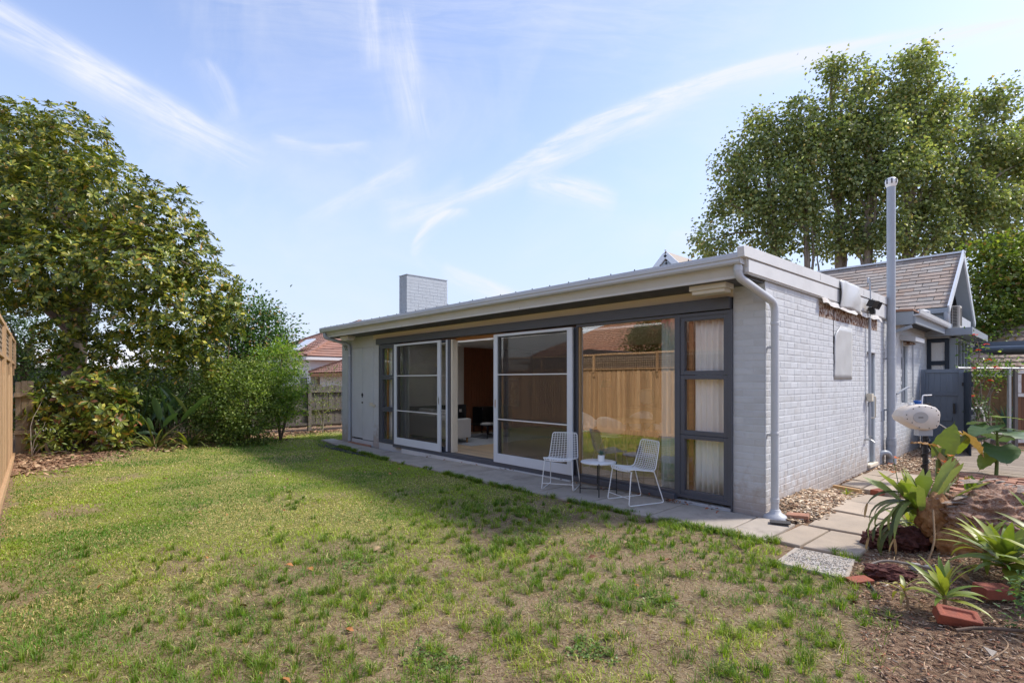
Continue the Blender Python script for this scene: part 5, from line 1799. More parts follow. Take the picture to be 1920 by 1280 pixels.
# ------------------------------------------------------------------ fences and gate
def build_fences():
    # new paling fence with lattice top along the far boundary of the lawn (behind the camera's shoulder)
    y = -6.76
    f = thing('paling_fence', (-6, y, 0), 'tall new pine paling fence with lattice on top along the lawn', 'fence')
    r = random.Random(8)
    var = []
    for k in range(4):
        me = MB().box(-.049, .049, -.008, .008, 0, 1.86 + .0 * k).mesh('paling_%d' % k)
        me.materials.append(M['fence_new'])
        var.append(me)
    x = -12.50
    i = 0
    while x < 4.0:
        o = mk('paling', var[r.randrange(4)], f)
        o.location = (x, y + (.0 if i % 2 else .017) + r.uniform(-.002, .002), .12 + r.uniform(-.006, .006))
        o.rotation_euler = (0, r.uniform(-.004, .004), r.uniform(-.02, .02))
        x += .087
        i += 1
    MB().box(-12.55, 4.0, y + .012, y + .065, -.06, .13).build('plinth_board', M['fence_new'], f, bevel=.004)
    for z in (.45, 1.15, 1.80):
        MB().box(-12.55, 4.0, y - .075, y - .02, z, z + .075).build('rail', M['fence_new'], f)
    k = 0
    x = -12.48
    while x < 4.0:
        MB().box(x - .03, x + .03, y + .03, y + .075, 1.88, 2.47).build('lattice_post', M['fence_new'], f)
        MB().box(x - .03, x + .03, y + .03, y + .05, 1.74, 1.88).build('cleat', M['fence_new'], f)
        x += 2.30
    MB().box(-12.55, 4.0, y + .0, y + .06, 2.43, 2.48).build('lattice_rail', M['fence_new'], f)
    MB().box(-12.55, 4.0, y + .0, y + .06, 1.965, 2.01).build('lattice_rail', M['fence_new'], f)
    vm = MB().box(-.014, .014, -.004, .004, 0, .43).mesh('lattice_slat_upright')
    vm.materials.append(M['lattice'])
    x = -12.42
    while x < 3.9:
        o = mk('lattice_slat', vm, f)
        o.location = (x, y + .022, 2.005)
        x += .078
    for q in range(6):
        MB().box(-12.5, 3.95, y + .027, y + .035, 2.035 + q * .070, 2.065 + q * .070).build('lattice_slat', M['lattice'], f)
    # short half weathered return panel
    g = thing('return_fence', (-12.6, -6.55, 0), 'short weathered paling panel with two rails at the fence corner', 'fence')
    x = -12.62
    for k in range(3):
        yy = -6.70 + k * .095
        MB().box(x - .01, x + .012 + .012 * (k % 2), yy, yy + .092, .08 + r.uniform(-.01, .01), 1.62 + r.uniform(-.01, .015)).build('paling', M['fence_mid'], g)
    for z in (.50, 1.29):
        MB().box(x + .026, x + .085, -6.72, -6.405, z, z + .085).build('rail', M['fence_mid'], g, bevel=.004)
    MB().box(x + .02, x + .12, -6.72, -6.38, -.05, .085).build('plinth_board', M['fence_mid'], g, bevel=.005)
    st = MB().bar((-12.38, -6.15, 0), (-12.50, -6.38, .80), .06, .05).build('timber_offcut', M['fence_mid'])
    tag(st, 'timber offcut leaning on the end of the short fence panel', 'timber')
    # old grey boundary fence
    h = thing('boundary_fence', (-15.0, 0, -.1), 'old grey weathered paling fence behind the round shrubs', 'fence')
    yy = -6.0
    x = -15.05
    k = 0
    while yy < 7.5:
        w = .112
        MB().box(x - .012 + (.014 if k % 2 else 0), x + .004 + (.014 if k % 2 else 0), yy, yy + w, .06 + r.uniform(-.02, .02), 1.46 + r.uniform(-.04, .03)).build('paling', M['fence_old'], h)
        yy += w + (.012 if r.random() < .3 else .002)
        k += 1
    for z in (.12, .62, 1.22):
        MB().box(x + .02, x + .09, -6.0, 7.5, z, z + .075).build('rail', M['fence_old'], h)
    for q in (-4.6, -2.2, .35, 2.7, 5.1):
        MB().box(x + .0, x + .115, q, q + .11, -.2, 1.50).build('post', M['fence_old'], h)
    # blue grey side gate
    g = thing('side_gate', (.4, 9.5, 0), 'blue grey ledged board gate panel beside the bay', 'gate')
    for k in range(6):
        MB().box(.05 + k * .112, .05 + k * .112 + .109, 9.50, 9.518 + .004 * (k % 2), .12, 1.86).build('board', M['blue_gate'], g)
    MB().box(.02, .10, 9.455, 9.497, .0, 1.90).box(.72, .81, 9.44, 9.497, .0, 1.90).build('post', M['blue_gate'], g, bevel=.004)
    for z, a, b in ((1.82, .10, .72), (1.28, .10, .72), (.68, .22, .60)):
        MB().box(a, b, 9.468, 9.498, z, z + .085).build('rail', M['blue_gate'], g, bevel=.003)
    MB().box(.62, .66, 9.43, 9.468, .86, 1.10).build('bolt', M['black_metal'], g)
    l = thing('gate_leaf', (.95, 8.9, 0), 'dark open gate leaf seen edge on beside the blue gate panel', 'gate')
    MB().obox((.93, 8.86, .93), (.014, 0, 0), (-.115, .62, 0), (0, 0, .90)).build('leaf_panel', M['dark_blue'], l, bevel=.004)
    for z in (.35, .95, 1.55):
        MB().obox((.958, 8.86, z), (.016, 0, 0), (-.115, .61, 0), (0, 0, .045)).build('ledge', M['dark_blue'], l)
    MB().obox((.83, 9.42, 1.55), (.05, 0, 0), (0, .01, 0), (0, 0, .04)).build('hinge', M['black_metal'], l)
    p = thing('overhead_pipe', (1.4, 10.0, 0), 'galvanised pipe spanning the side passage with its steel post', 'pipe')
    MB().tube([(.70, 9.49, 1.925), (1.50, 10.72, 1.925), (2.6, 12.4, 1.93)], .024, 10).build('top_pipe', M['steel'], p, smooth=True)
    MB().tube([(1.50, 10.72, 0), (1.50, 10.72, 1.90)], .04, 10).build('post', M['steel'], p, smooth=True)
    q = thing('timber_gate', (1.9, 11.2, 0), 'brown timber gate with pale peeling frame beside the steel post', 'gate')
    da = Vector((.60, .80, 0)).normalized()
    dn = Vector((da.y, -da.x, 0))
    o0 = Vector((1.56, 10.78, 0))

    def panel(name, u0, u1, z0, z1, off, th, mat):
        c_ = o0 + da * (u0 + u1) / 2 + dn * off + Vector((0, 0, (z0 + z1) / 2))
        MB().obox(c_, da * (u1 - u0) / 2, dn * th / 2, (0, 0, (z1 - z0) / 2)).build(name, mat, q)
    for k in range(8):
        panel('board', .09 + k * .125, .21 + k * .125, .1, 1.86, 0, .02, M['brown_gate'])
    panel('stile', .0, .085, .02, 1.90, .02, .05, M['fence_old'])
    for z in (.15, 1.25, 1.80):
        panel('rail', .09, 1.1, z, z + .08, .025, .03, M['white_flash'])
    panel('peeling_patch', .10, .20, 1.34, 1.78, .018, .012, M['white_flash'])


build_fences()


# ------------------------------------------------------------------ things along the side path
def build_side():
    x0, y0 = .87, 3.72
    h = thing('hose_reel', (x0, y0, 0), 'off white garden hose reel with blue cap on a black post', 'hose reel')
    # body outline (along, up), extruded across
    ol = [(-.36, .02), (-.31, .10), (-.22, .165), (-.08, .205), (.06, .20), (.18, .165), (.245, .10), (.255, .04), (.235, -.10), (.20, -.165), (.06, -.20), (-.08, -.185), (-.22, -.11), (-.33, -.045)]
    al = Vector((.68, .73, 0)).normalized()
    ac = Vector((al.y, -al.x, 0))
    c = Vector((x0, y0, 1.07))
    n = len(ol)
    layers = [(-.13, .86), (-.115, .95), (-.06, 1.0), (.06, 1.0), (.115, .95), (.13, .86)]
    vs, fs = [], []
    for d, s in layers:
        for (a, z) in ol:
            vs.append(tuple(c + al * a * s + ac * d + Vector((0, 0, z * s))))
    for k in range(len(layers) - 1):
        for i in range(n):
            fs.append((k * n + i, k * n + (i + 1) % n, (k + 1) * n + (i + 1) % n, (k + 1) * n + i))
    fs.append(tuple(range(n))[::-1])
    fs.append(tuple((len(layers) - 1) * n + i for i in range(n)))
    MB().add(vs, fs).build('body', M['reel'], h, smooth=True, bevel=.006)
    ov = []
    o2 = MB()
    vs = [tuple(c + al * (-.075 + .115 * math.cos(t)) + ac * .131 + Vector((0, 0, .005 + .085 * math.sin(t)))) for t in np.linspace(0, 6.283, 25)[:-1]]
    vs += [tuple(Vector(v) + ac * .006) for v in vs]
    o2.add(vs, [tuple(range(24, 48))] + [(i, (i + 1) % 24, 24 + (i + 1) % 24, 24 + i) for i in range(24)])
    oval = o2.build('oval_badge', M['reel_oval'], h)
    MB().obox(c + al * -.075 + ac * .1385 + Vector((0, 0, .005)), al * .038, ac * .001, (0, 0, .006)).build('badge_mark', M['ac_dark'], oval)
    sc = MB()
    for (a, z) in ((-.31, .05), (-.20, .15), (-.10, .185), (.0, .185), (.10, .165), (.18, .12), (.215, .05), (.21, -.06), (.18, -.13), (.06, -.175), (-.10, -.16), (-.22, -.08), (-.30, -.02)):
        p = c + al * a * .93 + ac * .125 + Vector((0, 0, z * .93))
        sc.obox(p, al * .007, ac * .008, (0, 0, .007))
    sc.build('screw', M['ac_dark'], h)
    MB().obox(c + al * .25 + Vector((0, 0, -.06)), al * .010, ac * .07, (0, 0, .06)).build('hose_mouth', M['white_plastic'], h, bevel=.006)
    MB().obox(c + al * .262 + Vector((0, 0, -.06)), al * .004, ac * .03, (0, 0, .035)).build('hose_stop', M['blue_plastic'], h)
    MB().lathe(c + al * -.02 + Vector((0, 0, .20)), [(.035, 0), (.04, .01), (.055, .055), (.05, .06)], 12).build('cap', M['blue_plastic'], h)
    MB().lathe(c + al * -.13 + Vector((0, 0, .175)), [(.03, 0), (.032, .03), (.02, .05)], 10).lathe(c + al * -.09 + Vector((0, 0, .185)), [(.025, 0), (.026, .03), (.015, .04)], 10).build('fitting', M['white_plastic'], h)
    hd = bend_pts([c + al * .05 + Vector((0, 0, .20)), c + al * .06 + Vector((0, 0, .34)), c + al * .20 + Vector((0, 0, .345))], .02, 3)
    MB().tube(hd, .009, 7).build('handle', M['white_metal'], h, smooth=True)
    MB().obox(c + al * .14 + Vector((0, 0, .20)), al * .03, ac * .03, (0, 0, .018)).build('clip', M['black_plastic'], h, bevel=.005)
    MB().obox(c + al * .07 + Vector((0, 0, -.235)), al * .11, ac * .05, (0, 0, .05)).build('bracket', M['pipe_paint'], h)
    pc = c + al * .10
    MB().tube([(pc.x, pc.y, -.02), (pc.x, pc.y, .86)], .036, 10).build('post', M['black_plastic'], h, smooth=True)
    wrap = [(pc.x + .05 * math.cos(t * 2.1), pc.y + .05 * math.sin(t * 2.1), .22 + t * .055) for t in np.linspace(0, 10, 60)]
    MB().tube(wrap, .012, 6).build('coiled_hose', M['black_plastic'], h, smooth=True)
    MB().tube(bend_pts([c + al * .26 + Vector((0, 0, -.07)), c + al * .5 + Vector((0, 0, -.22)), c + al * .9 + Vector((0, .2, -.42))], .2, 5), .008, 6).build('hose', M['reel_oval'], h, smooth=True)
    # dark hose lying at the foot of the gate
    b = MB()
    for k in range(5):
        rr = .20 + .03 * k
        b.tube([(.52 + rr * math.cos(t), 8.9 + rr * math.sin(t) * .8, .06 + .035 * (k % 3) + .05 * math.sin(t * 2 + k)) for t in np.linspace(0, 6.28, 22)], .022, 6)
    tag(b.build('garden_hose', M['black_plastic'], None, smooth=True), 'black hose coiled on the mulch below the blue gate', 'hose')
    # air conditioner on the bay roof
    a = thing('air_conditioner', (.3, 10.8, 2.92), 'beige air conditioner standing on the flat bay roof', 'air conditioner')
    MB().box(-.12, .62, 10.62, 10.95, 2.96, 3.52).build('body', M['ac_body'], a, bevel=.012)
    MB().box(-.08, .58, 10.611, 10.62, 2.99, 3.49).build('grille_recess', M['ac_dark'], a)
    g = MB()
    for k in range(13):
        g.box(-.08, .585, 10.600, 10.611, 3.0 + k * .038, 3.007 + k * .038)
    for k in range(8):
        g.box(-.08 + k * .092, -.072 + k * .092, 10.598, 10.612, 2.99, 3.49)
    g.build('grille', M['ac_body'], a)
    MB().box(.62, .628, 10.67, 10.90, 3.02, 3.46).build('side_panel', M['ac_dark'], a)
    MB().box(-.05, .0, 10.64, 10.93, 2.921, 2.96).box(.5, .55, 10.64, 10.93, 2.921, 2.96).build('foot', M['ac_dark'], a)
    w = MB().box(.72, 1.0, 10.9, 12.2, .0, .92).build('low_wall', M['paint_joint'])
    tag(w, 'low white brick wall behind the open gate leaf', 'wall')
    r = random.Random(12)
    for k in range(10):
        for (q, ww) in course_bricks(.27, k, r):
            MB().box(.725 + q - ww / 2, .725 + q + ww / 2 - .004, 10.888, 10.90, .03 + k * COURSE, .03 + k * COURSE + BRICK_H).build('brick', M['paint_wall'], w)
    # timber boards and loose bricks on the ground beyond the plants
    d = tag(MB().box(.75, 2.6, 5.6, 10.0, -.06, -.01).build('boardwalk', M['grime']), 'weathered plank walk through the side passage', 'path', kind='structure')
    for k in range(24):
        MB().box(.78 + r.uniform(-.02, .02), 2.5 + r.uniform(-.03, .03), 5.65 + k * .18, 5.65 + k * .18 + .168, .0, .028 + r.uniform(0, .006)).build('plank', M['deck'], d)
    e = tag(MB().box(1.18, 2.7, 3.2, 5.3, -.06, -.005).build('brick_paving', M['potting']), 'patch of dusty red brick paving behind the stump', 'paving', kind='structure')
    for i in range(7):
        for j in range(18):
            if r.random() < .06:
                continue
            x = 1.20 + i * .24 + (.12 if j % 2 else 0)
            y = 3.22 + j * .115
            MB().obox((x + .11, y + .05, .035 + r.uniform(-.012, .015)), (.112, r.uniform(-.006, .006), r.uniform(-.004, .004)), (0, .052, 0), (0, 0, .036)).build('brick', M['pale_red_brick'], e, bevel=.005)


build_side()


def rock(name, c, rad, mat, seed, label, cat, sub=3, amp=.35, freq=2.2, rot=0, parent=None):
    import bmesh
    bm = bmesh.new()
    bmesh.ops.create_icosphere(bm, subdivisions=sub, radius=1)
    ca, sa = math.cos(rot), math.sin(rot)
    for v in bm.verts:
        p = v.co.copy()
        q = p * freq + Vector((seed * 3.1, seed * 1.7, 0))
        d = 1 + amp * (mnoise.noise(q) + .5 * mnoise.noise(q * 2.3) + .3 * mnoise.noise(q * 5.1))
        p = Vector((p.x * rad[0], p.y * rad[1], p.z * rad[2])) * d
        v.co = Vector((p.x * ca - p.y * sa, p.x * sa + p.y * ca, p.z)) + Vector(c)
    me = bpy.data.meshes.new(name)
    bm.to_mesh(me)
    bm.free()
    o = mk(name, me, parent, mat)
    if label:
        tag(o, label, cat)
    return o


def loose_brick(c, yaw, tilt, label, mat, frog=False, size=(.115, .055, .038)):
    rot = Matrix.Rotation(yaw, 3, 'Z') @ Matrix.Rotation(tilt[0], 3, 'X') @ Matrix.Rotation(tilt[1], 3, 'Y')
    mb = MB()
    a, b, h = size
    if frog:
        k = [(-a, -b), (a, -b), (a, b), (-a, b)]
        i1 = [(-a * .72, -b * .58), (a * .72, -b * .58), (a * .72, b * .58), (-a * .72, b * .58)]
        i2 = [(-a * .64, -b * .44), (a * .64, -b * .44), (a * .64, b * .44), (-a * .64, b * .44)]
        vs = [(x, y, -h) for x, y in k] + [(x, y, h) for x, y in k] + [(x, y, h) for x, y in i1] + [(x, y, h - .013) for x, y in i2]
        fs = [(3, 2, 1, 0), (12, 13, 14, 15)]
        for q in (0, 4, 8):
            fs += [(q + i, q + (i + 1) % 4, q + 4 + (i + 1) % 4, q + 4 + i) for i in range(4)]
        mb.add(vs, fs)
    else:
        mb.box(-a, a, -b, b, -h, h)
    mb.v = [tuple(rot @ Vector(v) + Vector(c)) for v in mb.v]
    o = mb.build('loose_brick', mat, None, bevel=.006)
    tag(o, label, 'brick', 'loose bricks lying about the garden bed')
    return o


def build_bed():
    g = lambda x, y: float(gz(x, y))
    # stump lying on its side
    import bmesh
    bm = bmesh.new()
    bmesh.ops.create_icosphere(bm, subdivisions=6, radius=1)
    for v in bm.verts:
        p = v.co.copy()
        lump = mnoise.noise(p * 1.3 + Vector((4, 2, 7))) * .22 + mnoise.noise(p * 2.9 + Vector((1, 8, 3))) * .13
        rid = mnoise.ridged_multi_fractal(Vector((p.x * 2.0, p.y * 2.0, p.z * 5.5)), .9, 2.2, 6, 1.0, 2.0)
        d = 1 + lump * 1.15 + .13 * (rid - 1.0) + .06 * mnoise.noise(p * 9) + .04 * mnoise.noise(p * 22)
        q = Vector((p.x * .50, p.y * .34, p.z * .31)) * d
        if p.z > 0:
            q.z += .05 * max(0, mnoise.noise(Vector((p.x * 3, p.y * 3, 0)))) * p.z
        # narrower foot on the side facing the lawn
        if q.z < 0:
            q.x *= 1 - .25 * (-p.z)
        ca, sa = math.cos(R(52)), math.sin(R(52))
        v.co = Vector((q.x * ca - q.y * sa + 1.90, q.x * sa + q.y * ca + .30, q.z + .30))
    me = bpy.data.meshes.new('tree_stump')
    bm.to_mesh(me)
    bm.free()
    me.polygons.foreach_set('use_smooth', [True] * len(me.polygons))
    st = thing('tree_stump', (1.9, .3, .05), 'big torn tree stump lying on its side in the garden bed', 'stump')
    o = mk('trunk', me, st, M['log'])
    rock('cut_face', (1.60, -.13, .36), (.17, .10, .20), M['log_cut'], 4, None, None, 4, .25, 2.5, R(40), st)
    rock('cut_face', (1.80, -.16, .14), (.22, .10, .20), M['log_cut'], 6, None, None, 4, .3, 2.0, R(30), st)
    r = random.Random(31)
    for k in range(26):
        a = R(52)
        u, w = r.uniform(-.5, .5), r.uniform(-.22, .25)
        x, y = 1.90 + u * math.cos(a) - w * math.sin(a), .30 + u * math.sin(a) + w * math.cos(a)
        z = .30 + .37 * math.sqrt(max(0, 1 - (u / .62) ** 2 - (w / .40) ** 2)) + .01
        L = r.uniform(.10, .24)
        p = Vector((x, y, z))
        d = Vector((math.cos(a + r.uniform(-.4, .4)), math.sin(a + r.uniform(-.4, .4)), r.uniform(-.12, .12)))
        MB().strip([p - d * L / 2, p - d * L * .2 + Vector((0, 0, .018)), p + d * L * .2 + Vector((0, 0, .02)), p + d * L / 2], [.008, .03, .026, .004], d.cross(Vector((0, 0, 1))), fold=r.uniform(-.3, .3)).build('bark_flake', M['bark_grey'], st)
    # volcanic rocks
    rock('lava_rock', (1.36, -.18, g(1.36, -.2) + .10), (.22, .15, .13), M['lava'], 2, 'large maroon volcanic rock tucked against the stump', 'rock', 4, .35, 2.6, .5)
    rock('lava_rock', (1.15, -.28, g(1.15, -.3) + .06), (.11, .12, .10), M['lava'], 5, 'small maroon volcanic rock on the edge of the path slab', 'rock', 4, .4, 2.6, .2)
    rock('lava_rock', (1.44, -1.22, g(1.44, -1.22) + .05), (.17, .09, .07), M['lava'], 9, 'flat maroon volcanic rock lying near the pebble slab', 'rock', 4, .4, 2.4, .5)
    rock('pale_stone', (1.56, -.88, g(1.56, -.88) + .03), (.05, .04, .035), M['pebble_white'], 3, 'larger pale quartz stone below the stump', 'stone', 2, .3, 2)
    rock('pale_stone', (1.635, -.84, g(1.63, -.84) + .022), (.034, .03, .03), M['pebble_white'], 8, 'smaller grey stone beside the pale quartz stone', 'stone', 2, .3, 2)
    loose_brick((1.95, -1.96, g(1.95, -1.96) + .050), R(24), (R(20), R(6)), 'dark red frogged brick nearest the lawn', M['red_brick'], True)
    loose_brick((2.085, -1.40, g(2.08, -1.38) + .075), R(50), (R(8), R(4)), 'dusty topped red brick behind the frogged brick', M['red_brick'])
    loose_brick((1.29, -1.46, g(1.29, -1.46) + .012), R(60), (R(5), 0), 'sunken red brick at the pebble slab corner', M['red_brick'], size=(.10, .05, .03))
    loose_brick((.62, 2.42, g(.6, 2.4) + .06), R(75), (0, 0), 'upright red brick end at the corner of the raised slabs', M['red_brick'])
    loose_brick((.30, .17, g(.28, .15) + .02), R(12), (R(6), R(-3)), 'clay brick half buried in wood chips by the downpipe', M['pale_red_brick'])
    s = MB().obox((.25, -.24, .055), (.10, .03, .004), (-.02, .055, .0), (0, 0, .006)).build('slate_piece', M['charcoal'], None)
    tag(s, 'broken dark slate piece at the foot of the downpipe', 'slate')
    s = MB().add([(2.10, -2.25, g(2.1, -2.2) + .015), (2.16, -2.28, g(2.1, -2.2) + .02), (2.145, -2.35, g(2.1, -2.2) + .01), (2.10, -2.25, g(2.1, -2.2) + .022), (2.16, -2.28, g(2.1, -2.2) + .027), (2.145, -2.35, g(2.1, -2.2) + .018)],
                 [(2, 1, 0), (3, 4, 5), (0, 1, 4, 3), (1, 2, 5, 4), (2, 0, 3, 5)]).build('tile_shard', M['concrete'])
    tag(s, 'triangular grey tile shard on the soil near the bricks', 'tile shard')
    b = MB().obox((.24, 2.38, .04), (.18, -.05, .0), (.012, .03, 0), (0, 0, .035)).build('timber_edging', M['wood_light'])
    tag(b, 'pale timber edging board along the wood chips', 'timber')
    # sticks and old hose
    def stick(name, pts, rad, mat, label):
        p = [(x, y, g(x, y) + z) for x, y, z in pts]
        o = MB().tube(bend_pts(p, .1, 4), rad, 7).build(name, mat, None, smooth=True)
        tag(o, label, 'stick' if name == 'stick' else 'hose')
    stick('stick', [(1.25, -1.05, .02), (1.35, -.92, .07), (1.62, -.90, .05), (1.75, -.95, .03)], .011, M['grey_twig'], 'bent grey stick lying below the stump')
    stick('stick', [(1.96, -2.12, .03), (2.05, -2.0, .03), (2.2, -1.9, .03), (2.4, -1.8, .03)], .011, M['bark_brown'], 'thick dark branch behind the frogged brick')
    stick('stick', [(1.50, -2.05, .015), (1.62, -2.10, .02), (1.74, -2.14, .015)], .008, M['bark_brown'], 'thin dark stick on the soil left of the frogged brick')
    stick('stick', [(2.15, -2.0, .02), (2.22, -2.22, .06), (2.12, -2.45, .02), (1.98, -2.46, .01)], .0035, M['dry_twig'], 'curved thin twig beside the tile shard')
    stick('hose_piece', [(1.30, -1.30, .02), (1.36, -1.48, .02), (1.46, -1.70, .02)], .011, M['black_plastic'], 'short length of black irrigation hose in the bed')
    stick('stick', [(1.60, -.62, .0), (1.64, -.50, .16), (1.60, -.32, .42)], .008, M['dry_twig'], 'upright brown twig leaning on the stump')


build_bed()


# ------------------------------------------------------------------ neighbouring buildings
def gabled(name, x0, x1, y0, y1, wall_z, ridge_z, mats, label, axis='x', base=-.3, over=.35, hip=0.0, n=14, cols=0, cat='house'):
    root = thing(name, ((x0 + x1) / 2, (y0 + y1) / 2, 0), label, cat)
    MB().box(x0, x1, y0, y1, base, wall_z).build('wall', mats[0], root)
    a0, a1, b0, b1 = x0 - over, x1 + over, y0 - over, y1 + over
    ez = wall_z - .02
    if axis == 'x':
        ym = (b0 + b1) / 2
        h = hip * (b1 - b0) / 2
        c = [(a0, b0), (a1, b0), (a1, b1), (a0, b1)]
        r0, r1 = (a0 + h, ym, ridge_z), (a1 - h, ym, ridge_z)
    else:
        xm = (a0 + a1) / 2
        h = hip * (a1 - a0) / 2
        c = [(a1, b0), (a1, b1), (a0, b1), (a0, b0)]
        r0, r1 = (xm, b0 + h, ridge_z), (xm, b1 - h, ridge_z)
    P = [(q[0], q[1], ez) for q in c]
    tiled_slope('roof', P[0], P[1], r1, r0, n, mats[1], root, cols=cols)
    tiled_slope('roof', P[2], P[3], r0, r1, n, mats[1], root, cols=cols)
    if hip > 0:
        tiled_slope('roof', P[1], P[2], r1, r1, n, mats[1], root, cols=0)
        tiled_slope('roof', P[3], P[0], r0, r0, n, mats[1], root, cols=0)
        for e, q in ((P[0], r0), (P[1], r1), (P[2], r1), (P[3], r0)):
            MB().bar(Vector(e) + Vector((0, 0, .04)), Vector(q) + Vector((0, 0, .06)), .16, .10).build('hip_tile', mats[1], root)
    else:
        if axis == 'x':
            for X in (x0, x1):
                MB().prism([(y0, ez), (y1, ez), ((y0 + y1) / 2, ridge_z - .15)], X - .02, X + .02, 'x').build('gable', mats[0], root)
        else:
            for Y_ in (y0, y1):
                MB().prism([(x0, ez), (x1, ez), ((x0 + x1) / 2, ridge_z - .15)], Y_ - .02, Y_ + .02, 'y').build('gable', mats[0], root)
    MB().bar(Vector(r0) + Vector((0, 0, .05)), Vector(r1) + Vector((0, 0, .05)), .2, .12).build('ridge_tile', mats[1], root)
    MB().box(a0 + .02, a1 - .02, b0 + .02, b1 - .02, ez - .16, ez - .02).build('eave', mats[2], root)
    return root


def build_neighbours():
    # white house seen between the shrubs and the eave
    h = gabled('white_house', -30, -20.5, 2.6, 12, 2.72, 5.0, (M['render_white'], M['terracotta_far'], M['render_white']), 'white rendered house with faded tile roof beyond the grey fence', 'x', hip=1.0, n=18, cols=34)
    MB().obox((-22.4, 2.95, 3.32), (.55, 0, 0), (0, .42, .28), (0, -.02, .03)).build('skylight', M['white_frame'], h)
    MB().box(-21.6, -20.9, 2.56, 2.60, .9, 1.75).build('window', M['dark_frame'], h)
    k = gabled('red_porch', -20.2, -17.3, 2.9, 5.6, 1.98, 2.75, (M['render_white'], M['terracotta_far'], M['wood_trim']), 'low tiled porch roof with orange eaves in front of the white house', 'x', hip=1.0, n=8, cols=14, cat='porch')
    # low shed under the big tree
    s = thing('garden_shed', (-20, -4.6, 0), 'low slate blue shed with pale roof under the big leafed tree', 'shed')
    MB().box(-23, -19.2, -7.0, -2.2, -.3, 1.45).build('wall', M['render_white'], s)
    MB().box(-19.25, -19.05, -7.4, -1.9, 1.42, 2.02).build('fascia', M['shed_blue'], s)
    MB().add([(-19.0, -7.5, 2.06), (-19.0, -1.8, 2.06), (-23.4, -1.8, 2.9), (-23.4, -7.5, 2.9), (-19.0, -7.5, 2.02), (-19.0, -1.8, 2.02), (-23.4, -1.8, 2.86), (-23.4, -7.5, 2.86)], [(0, 1, 2, 3), (7, 6, 5, 4), (0, 4, 5, 1), (1, 5, 6, 2), (2, 6, 7, 3), (3, 7, 4, 0)]).build('roof', M['render_white'], s)
    # house over the side fence, seen mirrored in the picture window
    n = gabled('tiled_house', -17.5, -5.5, -21.5, -14.0, 2.9, 5.0, (M['red_brick'], M['terracotta'], M['render_white']), 'red tiled house behind the lattice fence mirrored in the window', 'x', hip=.8, n=18, cols=44)
    c = MB().box(-11.3, -10.45, -15.9, -15.0, 3.2, 5.55).box(-11.38, -10.37, -15.98, -14.92, 5.25, 5.40).build('chimney', M['red_brick'], n)
    MB().box(-11.36, -10.39, -15.02, -14.90, 3.48, 3.60).build('chimney_flashing', M['render_white'], c)
    MB().lathe((-10.9, -15.5, 5.55), [(.13, 0), (.11, .3), (.14, .34)], 10).build('chimney_pot', M['terracotta'], c)
    w = gabled('weatherboard_house', -4.6, 2.8, -17.5, -11.8, 2.9, 4.75, (M['light_fascia'], M['terracotta'], M['white_frame']), 'pale gabled house with tile roof mirrored in the narrow window', 'y', n=14, cols=20)
    for q in range(12):
        MB().box(-4.62, 2.82, -11.80, -11.775, .2 + q * .22, .2 + q * .22 + .03).build('weatherboard_edge', M['light_fascia'], w)
    for sx in (-1, 1):
        MB().bar((-.9, -11.42, 4.78), (-.9 + sx * 4.05, -11.42, 2.86), .05, .22, up=(sx, 0, 1)).build('barge_board', M['white_frame'], w)
    lb = MB().lathe((-4.2, -14.8, 4.1), [(.30, 0), (.30, .6), (.36, .64), (.36, .74), (.2, .78), (.2, 1.0)], 12).build('chimney', M['terracotta'], w)
    sh = thing('dark_shed', (-9, -9.6, 0), 'low dark roofed shed just over the lattice fence', 'shed')
    MB().box(-12.4, -5.6, -11.3, -8.2, -.3, 2.35).build('wall', M['shed_blue'], sh)
    MB().prism([(-12.7, 2.34), (-9, 2.74), (-5.3, 2.34), (-5.3, 2.28), (-12.7, 2.28)], -11.5, -7.9, 'y').build('roof', M['charcoal'], sh)
    # street side: tan brick house, carport, drive
    t = gabled('tan_brick_house', -.4, 9.0, 17.6, 25, 1.95, 4.4, (M['tan_brick'], M['slate'], M['render_white']), 'tan brick house across the drive behind the red flowers', 'x', hip=.6, n=16, cols=40)
    bm = MB()
    r = random.Random(40)
    for q in range(25):
        for (p, ww) in course_bricks(4.2, q, r):
            bm.box(-.3 + p - ww / 2, -.3 + p + ww / 2 - .006, 17.575 + r.uniform(-.003, .003), 17.6, -.1 + q * COURSE, -.1 + q * COURSE + BRICK_H)
    bm.build('brickwork', M['tan_brick'], t, kind='stuff')
    MB().box(1.9, 2.9, 17.55, 17.62, .1, 1.65).build('window', M['dark_frame'], t)
    MB().box(1.96, 2.84, 17.54, 17.549, .16, 1.59).build('pane', M['glass_small'], t)
    v = MB().box(-6, 20, 12.9, 15.6, -.1, .012).build('driveway', M['driveway'])
    tag(v, 'pale concrete driveway behind the side passage', 'driveway', kind='structure')
    v = MB().box(-6, 20, 15.6, 17.4, -.1, .03).build('verge', M['stem_green'])
    tag(v, 'strip of mown grass before the tan brick house', 'lawn', kind='structure')
    c = thing('carport', (3.2, 12.6, 0), 'dark blue steel carport roof behind the red flowering shrub', 'carport')
    MB().box(.64, 7.2, 13.45, 16.9, 2.62, 2.68).build('roof', M['carport'], c)
    MB().box(.66, 7.2, 13.40, 13.46, 2.42, 2.72).build('fascia', M['carport'], c, bevel=.004)
    MB().tube([(.62, 13.33, 2.52), (7.2, 13.33, 2.52)], .075, 10).build('gutter', M['carport'], c, smooth=True)
    for k in range(6):
        MB().box(.7, 7.1, 13.6 + k * .6, 13.68 + k * .6, 2.46, 2.62).build('purlin', M['shed_blue'], c)
